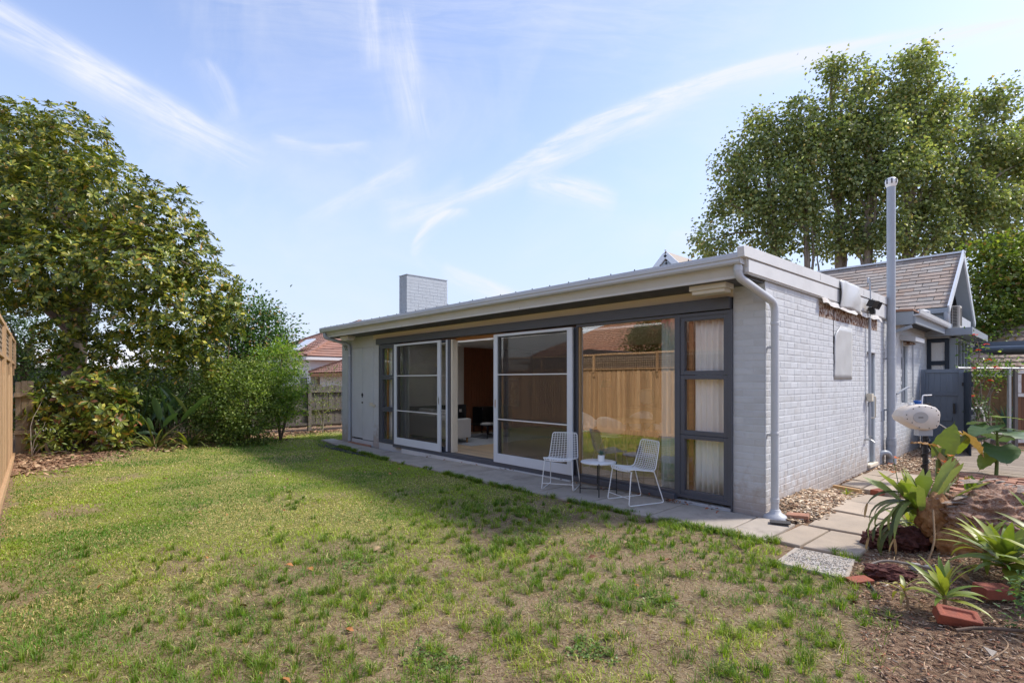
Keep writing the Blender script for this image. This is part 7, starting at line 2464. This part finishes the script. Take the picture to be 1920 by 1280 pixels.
def build_plants():
    g = lambda x, y: float(gz(x, y))
    GL, YL, DL = M['green_leaf'], M['yellow_leaf'], M['dry_leaf']
    strap_plant('cordyline', (1.86, -1.78, g(1.86, -1.78)), 19, .30, .026, 'young cordyline with upright leaves just above the frogged brick', 'plant', 1, (GL, GL, YL), (12, 84), (.5, 1.2), .13, (.0, .01), .013)
    strap_plant('cordyline', (1.68, -1.86, g(1.68, -1.86)), 9, .20, .017, 'small drooping cordyline left of the upright one', 'plant', 2, (YL, GL, YL), (8, 55), (1.0, 1.9), .15, (-.03, .01), .009)
    strap_plant('cordyline', (2.12, -.98, g(2.12, -.98)), 34, .40, .038, 'large leafy cordyline clump against the foot of the stump', 'plant', 3, (GL, YL, GL, GL), (0, 75), (.6, 1.4), .20, (0, 0), .02)
    strap_plant('cordyline', (2.35, -.68, g(2.35, -.68)), 28, .46, .040, 'tall lime cordyline at the picture edge behind the leafy clump', 'plant', 4, (M['lime_leaf'], YL, GL), (20, 84), (.4, 1.0), .30, (.02, 0), .02)
    strap_plant('cordyline', (2.42, -1.20, g(2.4, -1.2)), 30, .44, .038, 'bright strap leaved cordyline at the picture edge above the small shrub', 'plant', 5, (GL, M['lime_leaf'], YL), (10, 80), (.5, 1.2), .22, (0, 0), .02)
    strap_plant('cordyline', (1.98, -.60, g(1.98, -.60)), 22, .36, .032, 'half shaded cordyline pressed against the stump', 'plant', 6, (GL, M['deep_leaf'], YL), (10, 70), (.6, 1.4), .18, (0, 0), .018)
    strap_plant('cordyline', (1.30, .55, g(1.3, .55)), 20, .34, .03, 'dark strap leaved plant between the path and the fern', 'plant', 7, (M['stag_leaf'], GL, DL), (15, 80), (.5, 1.5), .05, (0, 0), .018)
    strap_plant('cordyline', (2.30, .9, g(2.3, .9)), 22, .50, .035, 'strap leaved plant on the far side of the stump at the edge', 'plant', 8, (GL, M['lime_leaf'], DL), (15, 80), (.5, 1.2), .10, (0, 0), .018)
    # a few fallen strap leaves
    for i, (x, y, a) in enumerate(((2.03, -1.18, .6), (1.88, -1.02, 2.2), (2.2, -1.15, 1.4))):
        o = MB()
        d = Vector((math.cos(a), math.sin(a), 0))
        sd = Vector((-d.y, d.x, 0))
        c = Vector((x, y, g(x, y) + .02))
        o.strip([c + d * s + Vector((0, 0, .015 * math.sin(s * 20 + i))) for s in (-.14, -.07, 0, .07, .14)], [.004, .022, .028, .02, .003], sd, fold=.4)
        tag(o.build('dead_leaf', DL), ('dry tan strap leaf lying above the dusty brick', 'dry tan strap leaf lying against the stump foot', 'dry tan strap leaf under the leafy cordyline')[i], 'leaf')
    # small leaved shrub at the right edge
    leafy('small_shrub', (2.30, -1.78, g(2.3, -1.78)), [(2.30, -1.78, .25, .10), (2.27, -1.82, .36, .08), (2.33, -1.74, .40, .09), (2.25, -1.86, .15, .07), (2.38, -1.80, .30, .10)], 'small blue green leaved shrub at the right edge by the bricks', 'shrub',
          [(.05, .10, .045), (.09, .15, .06), (.13, .19, .05)], [.5, .35, .15], 95, 9, .036, .45, sig=.035, r0=.006, bark='bark_brown', fill=.2)
    # staghorn fern sitting on the stump
    f = thing('staghorn_fern', (1.52, -.10, .38), 'staghorn fern with upright grey green fronds on the end of the stump', 'fern')
    r = random.Random(15)
    rt = Vector((.679, .734, 0))
    c = Vector((1.50, -.12, .36))
    upw = lambda t: (.25 + .9 * t) * (1 if t < .8 else 1.05) if t < .98 else .75
    for k in range(15):
        s = -1 + 2 * k / 14
        az = math.atan2(rt.y, rt.x) + (0 if s > 0 else math.pi) + r.uniform(-.7, .7)
        L = r.uniform(.34, .52)
        b = c + rt * s * .07 + Vector((r.uniform(-.05, .05), r.uniform(-.05, .05), r.uniform(-.04, .05)))
        o = blade_leaf(f, b, az, R(86 - 38 * abs(s)), L, r.uniform(.048, .08), r.uniform(-.1, .6), M['stag_leaf'] if k % 4 else M['lime_leaf'], upw, r.uniform(-.35, .45), 9, r.uniform(-.9, .9), 'frond')
        # lobed tips
        v = o.data.vertices
        n3 = len(v)
        tip = [v[i].co.copy() for i in range(n3 - 3, n3)]
        dr = (v[n3 - 2].co - v[n3 - 5].co).normalized()
        lb = MB()
        for (p, q) in ((tip[0], tip[1]), (tip[1], tip[2])):
            m = (p + q) / 2
            e = L * r.uniform(.10, .24)
            lb.add([p, q, m.lerp(q, .5) + dr * e * .6, m + dr * e, m.lerp(p, .5) + dr * e * .55], [(0, 1, 2, 4), (4, 2, 3)])
        lb.build('frond_lobe', M['stag_leaf'], o)
    nar = lambda t: (.7 + .3 * math.sin(t * 3)) * (1 - t ** 5 * .8)
    for k in range(13):
        az = math.atan2(-rt.y, -rt.x) + r.uniform(-.5, .55)
        el = r.uniform(.05, .55)
        b = c + rt * -.07 + Vector((0, 0, r.uniform(-.12, .16)))
        o = blade_leaf(f, b, az, el, r.uniform(.45, .66), r.uniform(.016, .028), r.uniform(1.5, 2.7), M['stag_dark'] if k % 3 else M['stag_leaf'], nar, .2, 10, r.uniform(-.5, .5), 'drooping_frond')
        tip = o.data.vertices[-2].co.copy()
        if k % 2 == 0:
            for j in (-1, 1):
                blade_leaf(f, tip, az + j * .6, -1.0, .14, .012, .5, M['dry_leaf'] if k % 4 == 0 else M['stag_dark'], nar, .1, 4, 0, 'frond_tip')
    # elephant ear with withered leaves
    def ear(root, base, az, el, L, w, mat, droop=.9, seed=0, crinkle=0.0, name='leaf'):
        rr = random.Random(seed)
        d = Vector((math.cos(az) * math.cos(el), math.sin(az) * math.cos(el), math.sin(el)))
        sd = Vector((-math.sin(az), math.cos(az), 0))
        nn = d.cross(sd)
        if nn.z < 0:
            nn = -nn
        n, m = 12, 10
        vs, fs = [], []
        for i in range(n + 1):
            t = i / n
            hw = w * (math.sin(min(1, (t + .07) * 1.02) ** .62 * math.pi) ** .75 if t < .97 else .02)
            ce = Vector(base) + d * L * (t - .12) - nn * (droop * L * .5 * t * t)
            for j in range(m + 1):
                u = -1 + 2 * j / m
                back = -.20 * L * (abs(u) ** 1.5) * max(0, 1 - t * 4)
                wave = .025 * L * math.sin(t * 26 + abs(u) * 2) * abs(u) + crinkle * L * (mnoise.noise(Vector((t * 7, u * 5, seed))))
                p = ce + sd * hw * u * (1 - crinkle * .8 * rr.random()) + d * back + nn * (wave + .10 * hw * abs(u) * (1 - 2.2 * t))
                vs.append(p)
        for i in range(n):
            for j in range(m):
                a = i * (m + 1) + j
                fs.append((a, a + 1, a + m + 2, a + m + 1))
        return MB().add(vs, fs).build(name, mat, root, smooth=True)

    A = thing('elephant_ear', (1.22, 3.2, 0), 'elephant ear plant with one lime leaf and withered tan leaves', 'plant')
    b = Vector((1.22, 3.2, 0))
    st = lambda p, q, ra, rb, m='stem_green', nm='stem': MB().tube(bend_pts([p, p.lerp(q, .5) + Vector((0, 0, .08)), q], .2, 4), [ra + (rb - ra) * k / 11 for k in range(12)][:len(bend_pts([p, p.lerp(q, .5) + Vector((0, 0, .08)), q], .2, 4))], 8).build(nm, M[m], A, smooth=True)
    fw = Vector((-.734, .679, 0))
    for k in range(5):
        q = b + rt * (-.06 + .03 * k) + Vector((0, 0, .5))
        MB().tube([b + rt * (-.05 + .025 * k), q], [.045, .03], 8).build('leaf_base', M['dry_leaf'] if k % 2 else M['stem_green'], A, smooth=True)
    st(b + Vector((0, 0, .35)), b + rt * .02 + Vector((0, 0, .66)), .03, .018)
    ear(A, b + rt * .03 + Vector((0, 0, .66)), math.atan2(rt.y, rt.x) + .35, R(66), .52, .17, M['lime_leaf'], .25, 3)
    st(b + Vector((0, 0, .40)), b + rt * .34 + Vector((0, 0, .84)), .035, .02)
    ear(A, b + rt * .34 + Vector((0, 0, .86)), math.atan2(rt.y, rt.x) - .2, R(-28), .40, .15, M['dry_leaf'], .9, 5, .10, 'withered_leaf')
    ear(A, b + rt * .32 + fw * .1 + Vector((0, 0, .80)), math.atan2(rt.y, rt.x) + .9, R(-40), .34, .13, M['lime_leaf'], .7, 6)
    st(b + Vector((0, 0, .38)), b - rt * .16 + Vector((0, 0, .72)), .025, .015)
    ear(A, b - rt * .16 + Vector((0, 0, .72)), math.atan2(-rt.y, -rt.x), R(20), .34, .09, M['dry_leaf'], .5, 8, .12, 'withered_leaf')
    ear(A, b - fw * .1 + Vector((0, 0, .50)), math.atan2(-fw.y, -fw.x), R(-60), .42, .13, M['dry_leaf'], .3, 9, .13, 'withered_leaf')
    # broad leaved plant near the timber gate
    B = thing('broad_leaf_plant', (1.62, 5.6, 0), 'tall plant with large flat green leaves before the timber gate', 'plant')
    b = Vector((1.62, 5.6, 0))
    MB().tube([b, b + Vector((.02, 0, .5)), b + Vector((0, .02, 1.02))], [.028, .022, .012], 8).build('stem', M['stem_green'], B, smooth=True)
    for k, (a, el, z, L, w, off) in enumerate(((.5, 5, 1.02, .40, .20, .05), (2.4, 0, .92, .48, .22, .16), (4.2, -12, .86, .50, .23, .18), (5.6, -6, .78, .52, .22, .22), (1.5, -10, .70, .52, .24, .22), (3.3, -20, .62, .50, .24, .20), (5.0, -22, .52, .50, .24, .22), (.3, -15, .50, .48, .22, .26), (3.9, -45, .36, .36, .19, .10), (.85, 0, .80, .55, .18, .34))):
        p0 = b + Vector((0, 0, max(.1, z - .14)))
        p1 = b + Vector((math.cos(a) * off, math.sin(a) * off, z))
        MB().tube([p0, p1], [.008, .006], 6).build('leaf_stalk', M['stem_green'], B)
        ear(B, p1, a, R(el), L, w, M['deep_leaf'] if k not in (8, 0) else M['lime_leaf'], .35, 20 + k)
    C2 = thing('lime_plant', (1.60, 2.7, .03), 'low plant with two upright lime leaves behind the stump', 'plant')
    for k, (a, el, L, w) in enumerate(((math.atan2(-rt.y, -rt.x) + .3, 72, .30, .10), (math.atan2(rt.y, rt.x) - .3, 66, .30, .09), (math.atan2(rt.y, rt.x) + 1.2, 80, .28, .08))):
        q = Vector((1.60, 2.7, .03))
        MB().tube([q, q + Vector((0, 0, .14))], .009, 6).build('stalk', M['stem_green'], C2)
        ear(C2, q + Vector((0, 0, .14)), a, R(el), L, w, M['lime_leaf'], .15, 40 + k)
    ear(C2, Vector((1.57, 2.66, .32)), math.atan2(-rt.y, -rt.x) + .6, R(30), .26, .05, M['dry_leaf'], .3, 47, .1, 'withered_leaf')

    # orange flowers
    def flower_spray(base, h, n, label, seed, lean):
        rr = random.Random(seed)
        t = thing('orange_flower', base, label, 'flower', 'orange flowers between the stump and the elephant ear')
        b_ = Vector(base)
        top = b_ + Vector((lean[0], lean[1], h))
        MB().tube([b_, b_.lerp(top, .5) + Vector((.02, 0, 0)), top], [.007, .006, .004], 6).build('stem', M['stem_green'], t)
        for k in range(n):
            c_ = b_.lerp(top, .55 + .45 * (k + 1) / n) + Vector((rr.uniform(-.05, .05), rr.uniform(-.05, .05), rr.uniform(-.01, .02)))
            for j in range(6):
                blade_leaf(t, c_, j * 1.05 + rr.random(), rr.uniform(.1, .9), .055, .012, .8, M['orange_petal'], None, .2, 3, 0, 'petal')
    flower_spray((1.25, 2.55, .0), .62, 4, 'orange flower spray rising right of the elephant ear', 1, (.10, .10))
    flower_spray((1.22, 2.40, .0), .40, 3, 'lower orange flower spray beside the stump top', 2, (.10, .06))
    flower_spray((.95, 1.9, .0), .62, 3, 'orange flower peeping above the staghorn fronds', 3, (-.06, -.02))
    strap_plant('grassy_plant', (1.92, 2.0, .06), 20, .42, .014, 'tuft of narrow strap leaves right of the stump', 'plant', 9, (GL, YL, M['dry_leaf']), (45, 86), (.1, .7), 0, fold=.3)
    strap_plant('grassy_plant', (.32, 2.05, .02), 9, .16, .010, 'small green weed growing out of the wood chips', 'plant', 19, (GL, GL), (25, 80), (.4, .9), 0, fold=.3)
    # strelitzia and strap clumps in the left bed
    S = thing('strelitzia', (-12.60, -4.05, -0.05), 'clump of grey green paddle leaved strelitzia between the shrubs', 'plant')
    r = random.Random(77)
    b = Vector((-12.60, -4.05, -0.05))
    pad = lambda t: .10 if t < .50 else max(.05, math.sin((t - .50) / .50 * math.pi) ** .6)
    for k in range(46):
        p = b + Vector((r.uniform(-.40, .40), r.uniform(-.65, .65), 0))
        blade_leaf(S, p, r.uniform(0, 6.28), R(r.uniform(48, 86)), r.uniform(1.15, 1.9), r.uniform(.055, .088), r.uniform(.2, 1.2), M['deep_leaf'] if k % 6 else M['stag_leaf'], pad, .3, 10, r.uniform(-1.2, 1.2))
    strap_plant('strap_lily', (-12.29, -4.31, -0.05), 80, 1.15, .030, 'pale strap leaved lily flopping over the mulch edge', 'plant', 33, (M['stag_leaf'], GL, M['stag_dark'], DL), (8, 70), (1.2, 2.4), 0, fold=.2)
    strap_plant('strap_lily', (-12.08, -3.64, -0.05), 60, 1.0, .028, 'darker strap leaved lily beside the rounded shrub', 'plant', 34, (M['stag_dark'], GL, DL), (8, 70), (1.2, 2.4), 0, fold=.2)
    s = MB().tube([(-12.18, -5.08, 0.65), (-11.66, -4.81, 0.01)], .012, 6).build('garden_stake', M['stem_green'])
    tag(s, 'thin green stake lying across the mulch edge', 'stake')
    # hibiscus with red flowers, and a white flowering bush below it
    blobs = [(1.12, 10.48, 1.93, 0.28), (0.98, 10.18, 2.57, 0.18), (1.39, 11.06, 1.94, 0.29), (1.04, 10.10, 1.61, 0.28), (1.24, 10.90, 1.74, 0.26), (0.95, 10.01, 1.23, 0.20), (0.92, 10.12, 2.12, 0.18)]
    h = leafy('hibiscus', (1.12, 10.48, -0.05), blobs, 'red flowering hibiscus shrub under the carport edge', 'shrub', [(.06, .11, .025), (.11, .17, .035), (.17, .21, .05), (.035, .06, .02)], [.4, .3, .15, .15], 11, 15, .075, .6, sig=.12, r0=.03, bark='bark_grey', fill=.4)
    r = random.Random(3)
    for (x, y, z) in ((0.98, 9.74, 2.70), (1.03, 9.79, 2.34), (1.19, 9.97, 2.12), (0.97, 9.59, 1.92), (1.29, 10.22, 1.95), (1.34, 10.28, 1.91), (1.22, 10.00, 1.63), (1.14, 10.06, 2.49), (0.95, 9.56, 1.27)):
        for j in range(5):
            blade_leaf(h, (x, y, z), j * 1.256 + r.random(), r.uniform(0, .7), .085, .04, .8, M['red_petal'], None, .2, 3, 0, 'flower')
    blobs = [(1.02, 9.64, 1.06, 0.20), (1.11, 9.73, 0.96, 0.17), (0.99, 9.45, 0.91, 0.15)]
    h = leafy('white_flower_bush', (1.05, 9.67, -0.05), blobs, 'small dark bush with white flowers under the hibiscus', 'shrub', [(.03, .06, .02), (.06, .10, .03)], [.6, .4], 30, 12, .05, .55, sig=.06, r0=.008)
    for k in range(14):
        d_ = Vector((1.11, 9.51, 1.10)) + rt * r.uniform(-.12, .14) + Vector((0, 0, r.uniform(-.07, .05)))
        for j in range(5):
            blade_leaf(h, d_, j * 1.256 + r.random(), r.uniform(0, .7), .035, .016, .8, M['white_petal'], None, .2, 2, 0, 'flower')
    strap_plant('silver_plant', (1.29, 14.19, -0.05), 46, .75, .03, 'spiky silver plant against the tan brick house', 'plant', 55, (M['blue_agave'], M['stag_leaf']), (5, 88), (.0, .5), .35, fold=.2)


build_plants()


# ------------------------------------------------------------------ lawn, chips, litter
def build_lawn():
    Vs, Fs, Cs = [], [], []
    k0 = 0
    # candidates by distance band: (near, far, blades per square metre)
    bands = [(2.0, 3.6, 9500), (3.6, 5.2, 6500), (5.2, 7.5, 3800), (7.5, 10.5, 2100), (10.5, 17.5, 1100)]
    for (a, b, dn) in bands:
        area = (1.9 - -15.2) * (2.4 - -6.75)
        n = int(area * dn)
        x = rng.uniform(-15.2, 1.9, n)
        y = rng.uniform(-6.75, 2.4, n)
        dx, dy = x - CAM[0], y - CAM[1]
        dep = dx * FW[0] + dy * FW[1]
        lat = dx * RT[0] + dy * RT[1]
        dist = np.hypot(dx, dy)
        ok = (dist > a) & (dist <= b) & (np.abs(lat) < dep * 1.03 + .25) & (dep > 1.3)
        ok &= ~((x > -11.6) & (y > -.1) & (x < 0))
        x, y = x[ok], y[ok]
        lm = lawn_mask(x, y)
        br = bare(x, y)
        tuft = smooth(.45, .60, vnoise(x * 6.5 + 3, y * 6.5)) * (.4 + .6 * vnoise(x * 17, y * 17 + 8))
        mid = smooth(.46, .60, fbm(x * 2.2 + 60, y * 2.2 + 9, 3))
        den = lm * ((1 - br) * (.72 + .28 * vnoise(x * 5, y * 5)) + br * (.12 + .5 * mid) * tuft)
        keep = rng.random(len(x)) < den
        x, y, br, tuft = x[keep], y[keep], br[keep], tuft[keep]
        n = len(x)
        d = np.hypot(x - CAM[0], y - CAM[1])
        z = gz(x, y)
        P = np.stack([x, y, z - .004], -1)
        th = rng.random(n) * 6.283
        lean = .25 + .75 * rng.random(n)
        strawp = np.clip(.10 + .60 * smooth(.42, .68, fbm(x * 1.1 + 30, y * 1.1, 4)) + .15 * (1 - tuft), 0, .8) * (1 - .6 * br)
        straw = rng.random(n) < strawp
        lean = np.where(straw, lean + .55, lean)
        D = np.stack([np.cos(th) * np.sin(lean), np.sin(th) * np.sin(lean), np.cos(lean)], -1)
        Nn = np.stack([-np.cos(th) * np.cos(lean), -np.sin(th) * np.cos(lean), np.sin(lean)], -1) + rng.normal(size=(n, 3)) * .3
        L = (.022 + .024 * rng.random(n)) * (1 + 1.2 * br * tuft) * (.8 + .5 * vnoise(x * 1.4, y * 1.4))
        Wd = np.maximum(.0040, d * .00105) * (.7 + .6 * rng.random(n))
        gm = fbm(x * .9 + 70, y * .9 + 20, 3)[:, None]
        g1 = np.array([.115, .245, .02])
        g2 = np.array([.34, .44, .045])
        col = g1 * (1 - smooth(.35, .65, gm)) + g2 * smooth(.35, .65, gm)
        col = np.where(straw[:, None], np.array([.66, .54, .24]) * (.6 + .6 * rng.random((n, 1))), col) * (.6 + .8 * rng.random((n, 1)))
        col = np.clip(col, .01, .8)
        v, f, c = leaves(P, D, Nn, L, Wd, col, 'blade', droop=.35)
        Vs.append(v)
        Fs.append(f + k0)
        Cs.append(c)
        k0 += len(v)
    # separate tufts standing in the bare soil
    n = 4300
    x, y = rng.uniform(-5.5, 1.8, n), rng.uniform(-6.5, -.85, n)
    d = np.hypot(x - CAM[0], y - CAM[1])
    mid = smooth(.38, .60, fbm(x * 1.6 + 60, y * 1.6 + 9, 3))
    k = (rng.random(n) < lawn_mask(x, y) * bare(x, y) ** 1.3 * (.20 + .80 * mid ** 1.5)) & (d > 1.9)
    x, y, mid = x[k], y[k], mid[k]
    ne = 620
    ex = np.concatenate([rng.uniform(-11, .9, ne), rng.uniform(.3, 1.15, 26), rng.uniform(.62, 1.2, 20)])
    ey = np.concatenate([yb(ex[:ne]) - .03 + .035 * rng.normal(size=ne), rng.uniform(-.9, -.8, 26), rng.uniform(-1.6, -1.52, 20)])
    kk = fbm(ex * 2.1 + 5, ey * 2.1 + 31, 3) > .44
    x, y = np.concatenate([x, ex[kk]]), np.concatenate([y, ey[kk]])
    n = len(x)
    size = .55 + .9 * rng.random(n) ** 1.5
    nb = (16 + 26 * size * rng.random(n)).astype(int)
    idx = np.repeat(np.arange(n), nb)
    m = len(idx)
    a = rng.random(m) * 6.283
    q = .030 * size[idx] * np.sqrt(rng.random(m))
    bx, by = x[idx] + q * np.cos(a), y[idx] + q * np.sin(a)
    a2 = a + rng.normal(size=m) * .5
    lean = .12 + .75 * rng.random(m) * (.4 + q / .035)
    D = np.stack([np.cos(a2) * np.sin(lean), np.sin(a2) * np.sin(lean), np.cos(lean)], -1)
    Nn = np.stack([-np.cos(a2) * np.cos(lean), -np.sin(a2) * np.cos(lean), np.sin(lean)], -1) + rng.normal(size=(m, 3)) * .25
    dd = np.hypot(bx - CAM[0], by - CAM[1])
    hue = rng.random(n)[idx][:, None]
    col = (np.array([.10, .205, .02]) * (1 - hue) + np.array([.25, .36, .04]) * hue) * (.7 + .6 * rng.random((m, 1)))
    dry = rng.random(m) < .10
    col[dry] = np.array([.52, .44, .20])
    v, f, c = leaves(np.stack([bx, by, gz(bx, by) - .004], -1), D, Nn, (.040 + .045 * rng.random(m)) * (.65 + .5 * size[idx]), np.maximum(.0042, dd * .0010), col, 'blade', droop=.4)
    Vs.append(v)
    Fs.append(f + k0)
    Cs.append(c)
    k0 += len(v)
    o = np_mesh('lawn_grass', np.concatenate(Vs), np.concatenate(Fs), M['grass'], None, np.concatenate(Cs))
    tag(o, 'patchy mown lawn with green tufts and straw coloured thatch', 'grass', kind='stuff')
    print('grass blades', k0 // 5)
    # flat dead thatch on the bare soil
    n = 90000
    x = rng.uniform(-6, 1.9, n)
    y = rng.uniform(-6.7, -.9, n)
    d = np.hypot(x - CAM[0], y - CAM[1])
    keep = (rng.random(n) < lawn_mask(x, y) * (.25 + .75 * bare(x, y)) * np.clip(4 / d, .2, 1)) & (d > 2)
    x, y = x[keep], y[keep]
    n = len(x)
    th = rng.random(n) * 6.283
    P = np.stack([x, y, gz(x, y) + .003], -1)
    D = np.stack([np.cos(th), np.sin(th), .12 * rng.normal(size=n)], -1)
    Nn = np.stack([.3 * rng.normal(size=n), .3 * rng.normal(size=n), np.ones(n)], -1)
    pal = [(.42, .34, .19), (.30, .21, .12), (.20, .13, .08), (.50, .43, .29)]
    v, f, c = leaves(P, D, Nn, .018 + .04 * rng.random(n), .003 + .003 * rng.random(n), cols_mix(n, pal, [.35, .3, .2, .15]), 'blade', droop=.1)
    o = np_mesh('dry_thatch', v, f, M['grass'], None, c)
    tag(o, 'dry straw and clippings scattered over the bare soil', 'grass', kind='stuff')


build_lawn()


def chips(name, x, y, lift, Lr, pal, w, label, wr=.42, tilt=.45):
    n = len(x)
    th = rng.random(n) * 6.283
    P = np.stack([x, y, gz(x, y) + lift], -1)
    D = np.stack([np.cos(th), np.sin(th), tilt * rng.normal(size=n) * .5], -1)
    Nn = unit(np.stack([tilt * rng.normal(size=n), tilt * rng.normal(size=n), np.ones(n)], -1))
    L = Lr[0] + (Lr[1] - Lr[0]) * rng.random(n) ** 1.6
    col = cols_mix(n, pal, w)
    D = unit(D)
    S = unit(np.cross(D, Nn))
    U = np.cross(S, D)
    W_ = (L * (wr * .5 + wr * rng.random(n)))[:, None] / 2
    T = (.002 + .004 * rng.random(n))[:, None]
    h = (L / 2)[:, None]
    a = .6 + .4 * rng.random((n, 1))
    c = [P - D * h - S * W_ * a, P - D * h + S * W_, P + D * h + S * W_ * a, P + D * h - S * W_]
    V = np.stack(c + [q + U * T for q in c], 1)
    f = np.array([(4, 5, 6), (4, 6, 7), (0, 1, 5), (0, 5, 4), (1, 2, 6), (1, 6, 5), (2, 3, 7), (2, 7, 6), (3, 0, 4), (3, 4, 7)])
    F = (f[None] + (np.arange(n) * 8)[:, None, None]).reshape(-1, 3)
    o = np_mesh(name, V.reshape(-1, 3), F, M['chip'], None, np.repeat(col, 8, 0))
    tag(o, label, 'mulch', kind='stuff')


def build_litter():
    PAL = [(.52, .40, .27), (.38, .24, .14), (.25, .14, .08), (.62, .52, .40), (.14, .08, .05)]
    n = 13000
    x, y = rng.uniform(.0, .62, n), rng.uniform(.02, 2.6, n)
    edge = np.interp(y, [0, .3, 1.2, 2.0, 2.6], [.30, .44, .42, .40, .30]) + .06 * rng.normal(size=n)
    k = (x < edge)
    x, y = x[k], y[k]
    chips('wood_chips', x, y, rng.uniform(.0, .03, len(x)), (.015, .075), PAL, [.34, .28, .14, .18, .06], 'pile of pale wood chips against the side wall')
    n = 9000
    x, y = rng.uniform(.0, 1.2, n), rng.uniform(2.5, 9.3, n)
    k = ~((x > .08) & (x < .82) & (y > 2.4) & (y < 4.62)) & ~((x > .74) & (y > 5.5)) & ~((x > .6) & (y > 4.7) & (y < 5.4))
    x, y = x[k], y[k]
    chips('wood_chips', x, y, rng.uniform(.0, .025, len(x)), (.02, .08), PAL, [.26, .30, .20, .12, .12], 'scattered wood chips along the path by the vent pipe')
    n = 26000
    x, y = rng.uniform(1.1, 3.2, n), rng.uniform(-3.6, 4.0, n)
    w = fbm(x * 2, y * 2, 3)
    k = (x > right_bed(y) - .1 + .3 * (w - .5)) & ((x > 1.15) | (y < -.9)) & (rng.random(n) < .35 + w)
    x, y = x[k], y[k]
    chips('bark_mulch', x, y, rng.uniform(.0, .02, len(x)), (.008, .045), [(.36, .25, .17), (.26, .15, .09), (.15, .085, .05), (.48, .40, .30), (.30, .13, .07)], [.32, .30, .18, .08, .12], 'brown bark and twig litter over the garden bed', wr=.26)
    n = 1100
    x, y = rng.uniform(1.1, 3.0, n), rng.uniform(-3.6, .2, n)
    k = (x > right_bed(y) - .25) & ((x > 1.2) | (y < -.95))
    x, y = x[k], y[k]
    chips('straw_litter', x, y, rng.uniform(.005, .03, len(x)), (.03, .10), [(.46, .35, .22), (.34, .23, .14), (.24, .15, .09)], [.3, .4, .3], 'dry straw and thin twigs strewn over the garden bed', wr=.05, tilt=.5)
    n = 16000
    x, y = rng.uniform(-15.0, -9.4, n), rng.uniform(-6.7, 1.4, n)
    k = (x < bed_edge(y) + .45 * rng.normal(size=n)) & (x > -14.9)
    x, y = x[k], y[k]
    chips('leaf_litter', x, y, rng.uniform(.0, .03, len(x)), (.04, .13), [(.42, .27, .16), (.30, .17, .10), (.18, .10, .06), (.50, .36, .22)], [.34, .32, .2, .14], 'tan leaf litter in front of the left shrubs', wr=.5)
    # single dead leaves on the grass
    n = 110
    x, y = rng.uniform(-9, 1.4, n), rng.uniform(-6.3, -1.2, n)
    P = np.stack([x, y, gz(x, y) + .03], -1)
    D = unit(np.stack([rng.normal(size=n), rng.normal(size=n), .2 * rng.normal(size=n)], -1))
    Nn = unit(np.stack([.5 * rng.normal(size=n), .5 * rng.normal(size=n), np.ones(n)], -1))
    L = .03 + .05 * rng.random(n) ** 2
    v, f, c = leaves(P, D, Nn, L, L * .6, cols_mix(n, [(.42, .18, .06), (.36, .25, .14), (.22, .10, .05)], [.4, .4, .2]), 'long', droop=.5, fold=.5)
    o = np_mesh('fallen_leaves', v, f, M['chip'], None, c)
    tag(o, 'curled brown leaves scattered on the lawn', 'leaf litter', kind='stuff')
    n = 46
    x, y = rng.uniform(-1.3, -.40, n), -.14 - .12 * rng.random(n) ** 2
    x = np.where(rng.random(n) < .4, rng.uniform(-7, -.4, n), x)
    P = np.stack([x, y, .045 + .02 * rng.random(n) + gz(x, y * 0 - 1.05)], -1)
    D = unit(np.stack([rng.normal(size=n), rng.normal(size=n), .2 * rng.normal(size=n)], -1))
    Nn = unit(np.stack([.5 * rng.normal(size=n), .5 * rng.normal(size=n), np.ones(n)], -1))
    v, f, c = leaves(P, D, Nn, .03 + .04 * rng.random(n), .03, cols_mix(n, [(.30, .10, .05), (.24, .14, .08), (.16, .07, .04)], [.4, .4, .2]), 'long', droop=.5, fold=.5)
    o = np_mesh('blown_leaves', v, f, M['chip'], None, c)
    tag(o, 'red brown leaves blown against the window sill', 'leaf litter', kind='stuff')
    # clover-like weeds
    for i, (cx, cy, rad, lab) in enumerate(((-.14, -4.63, .15, 'round leaved weed patch in the bare soil low in the frame'), (.47, -3.90, .12, 'flat bright weed patch at the lower edge of the lawn'), (.35, -2.95, .14, 'small dark weed patch in the bare soil before the wire chair'), (-1.35, -2.6, .22, 'pale green weed patch at the edge of the house shadow'), (-1.9, -4.2, .22, 'low weed patch in the middle of the lawn'))):
        n = 260
        a, q = rng.random(n) * 6.283, rad * np.sqrt(rng.random(n))
        q *= 1 + .35 * np.sin(a * 3 + i)
        x, y = cx + q * np.cos(a) * 1.3, cy + q * np.sin(a)
        P = np.stack([x, y, gz(x, y) + .008 + .014 * rng.random(n)], -1)
        th = rng.random(n) * 6.283
        D = np.stack([np.cos(th), np.sin(th), .25 * rng.normal(size=n)], -1)
        Nn = np.stack([.35 * rng.normal(size=n), .35 * rng.normal(size=n), np.ones(n)], -1)
        L = .014 + .010 * rng.random(n)
        v, f, c = leaves(P, D, Nn, L, L * .95, cols_mix(n, [(.15, .25, .05), (.21, .31, .07), (.11, .18, .04)], [.4, .35, .25]), 'long', droop=.15, fold=.15)
        o = np_mesh('weed_patch', v, f, M['leaf'], None, c)
        tag(o, lab, 'weed', 'weed patches in the lawn', 'stuff')


build_litter()
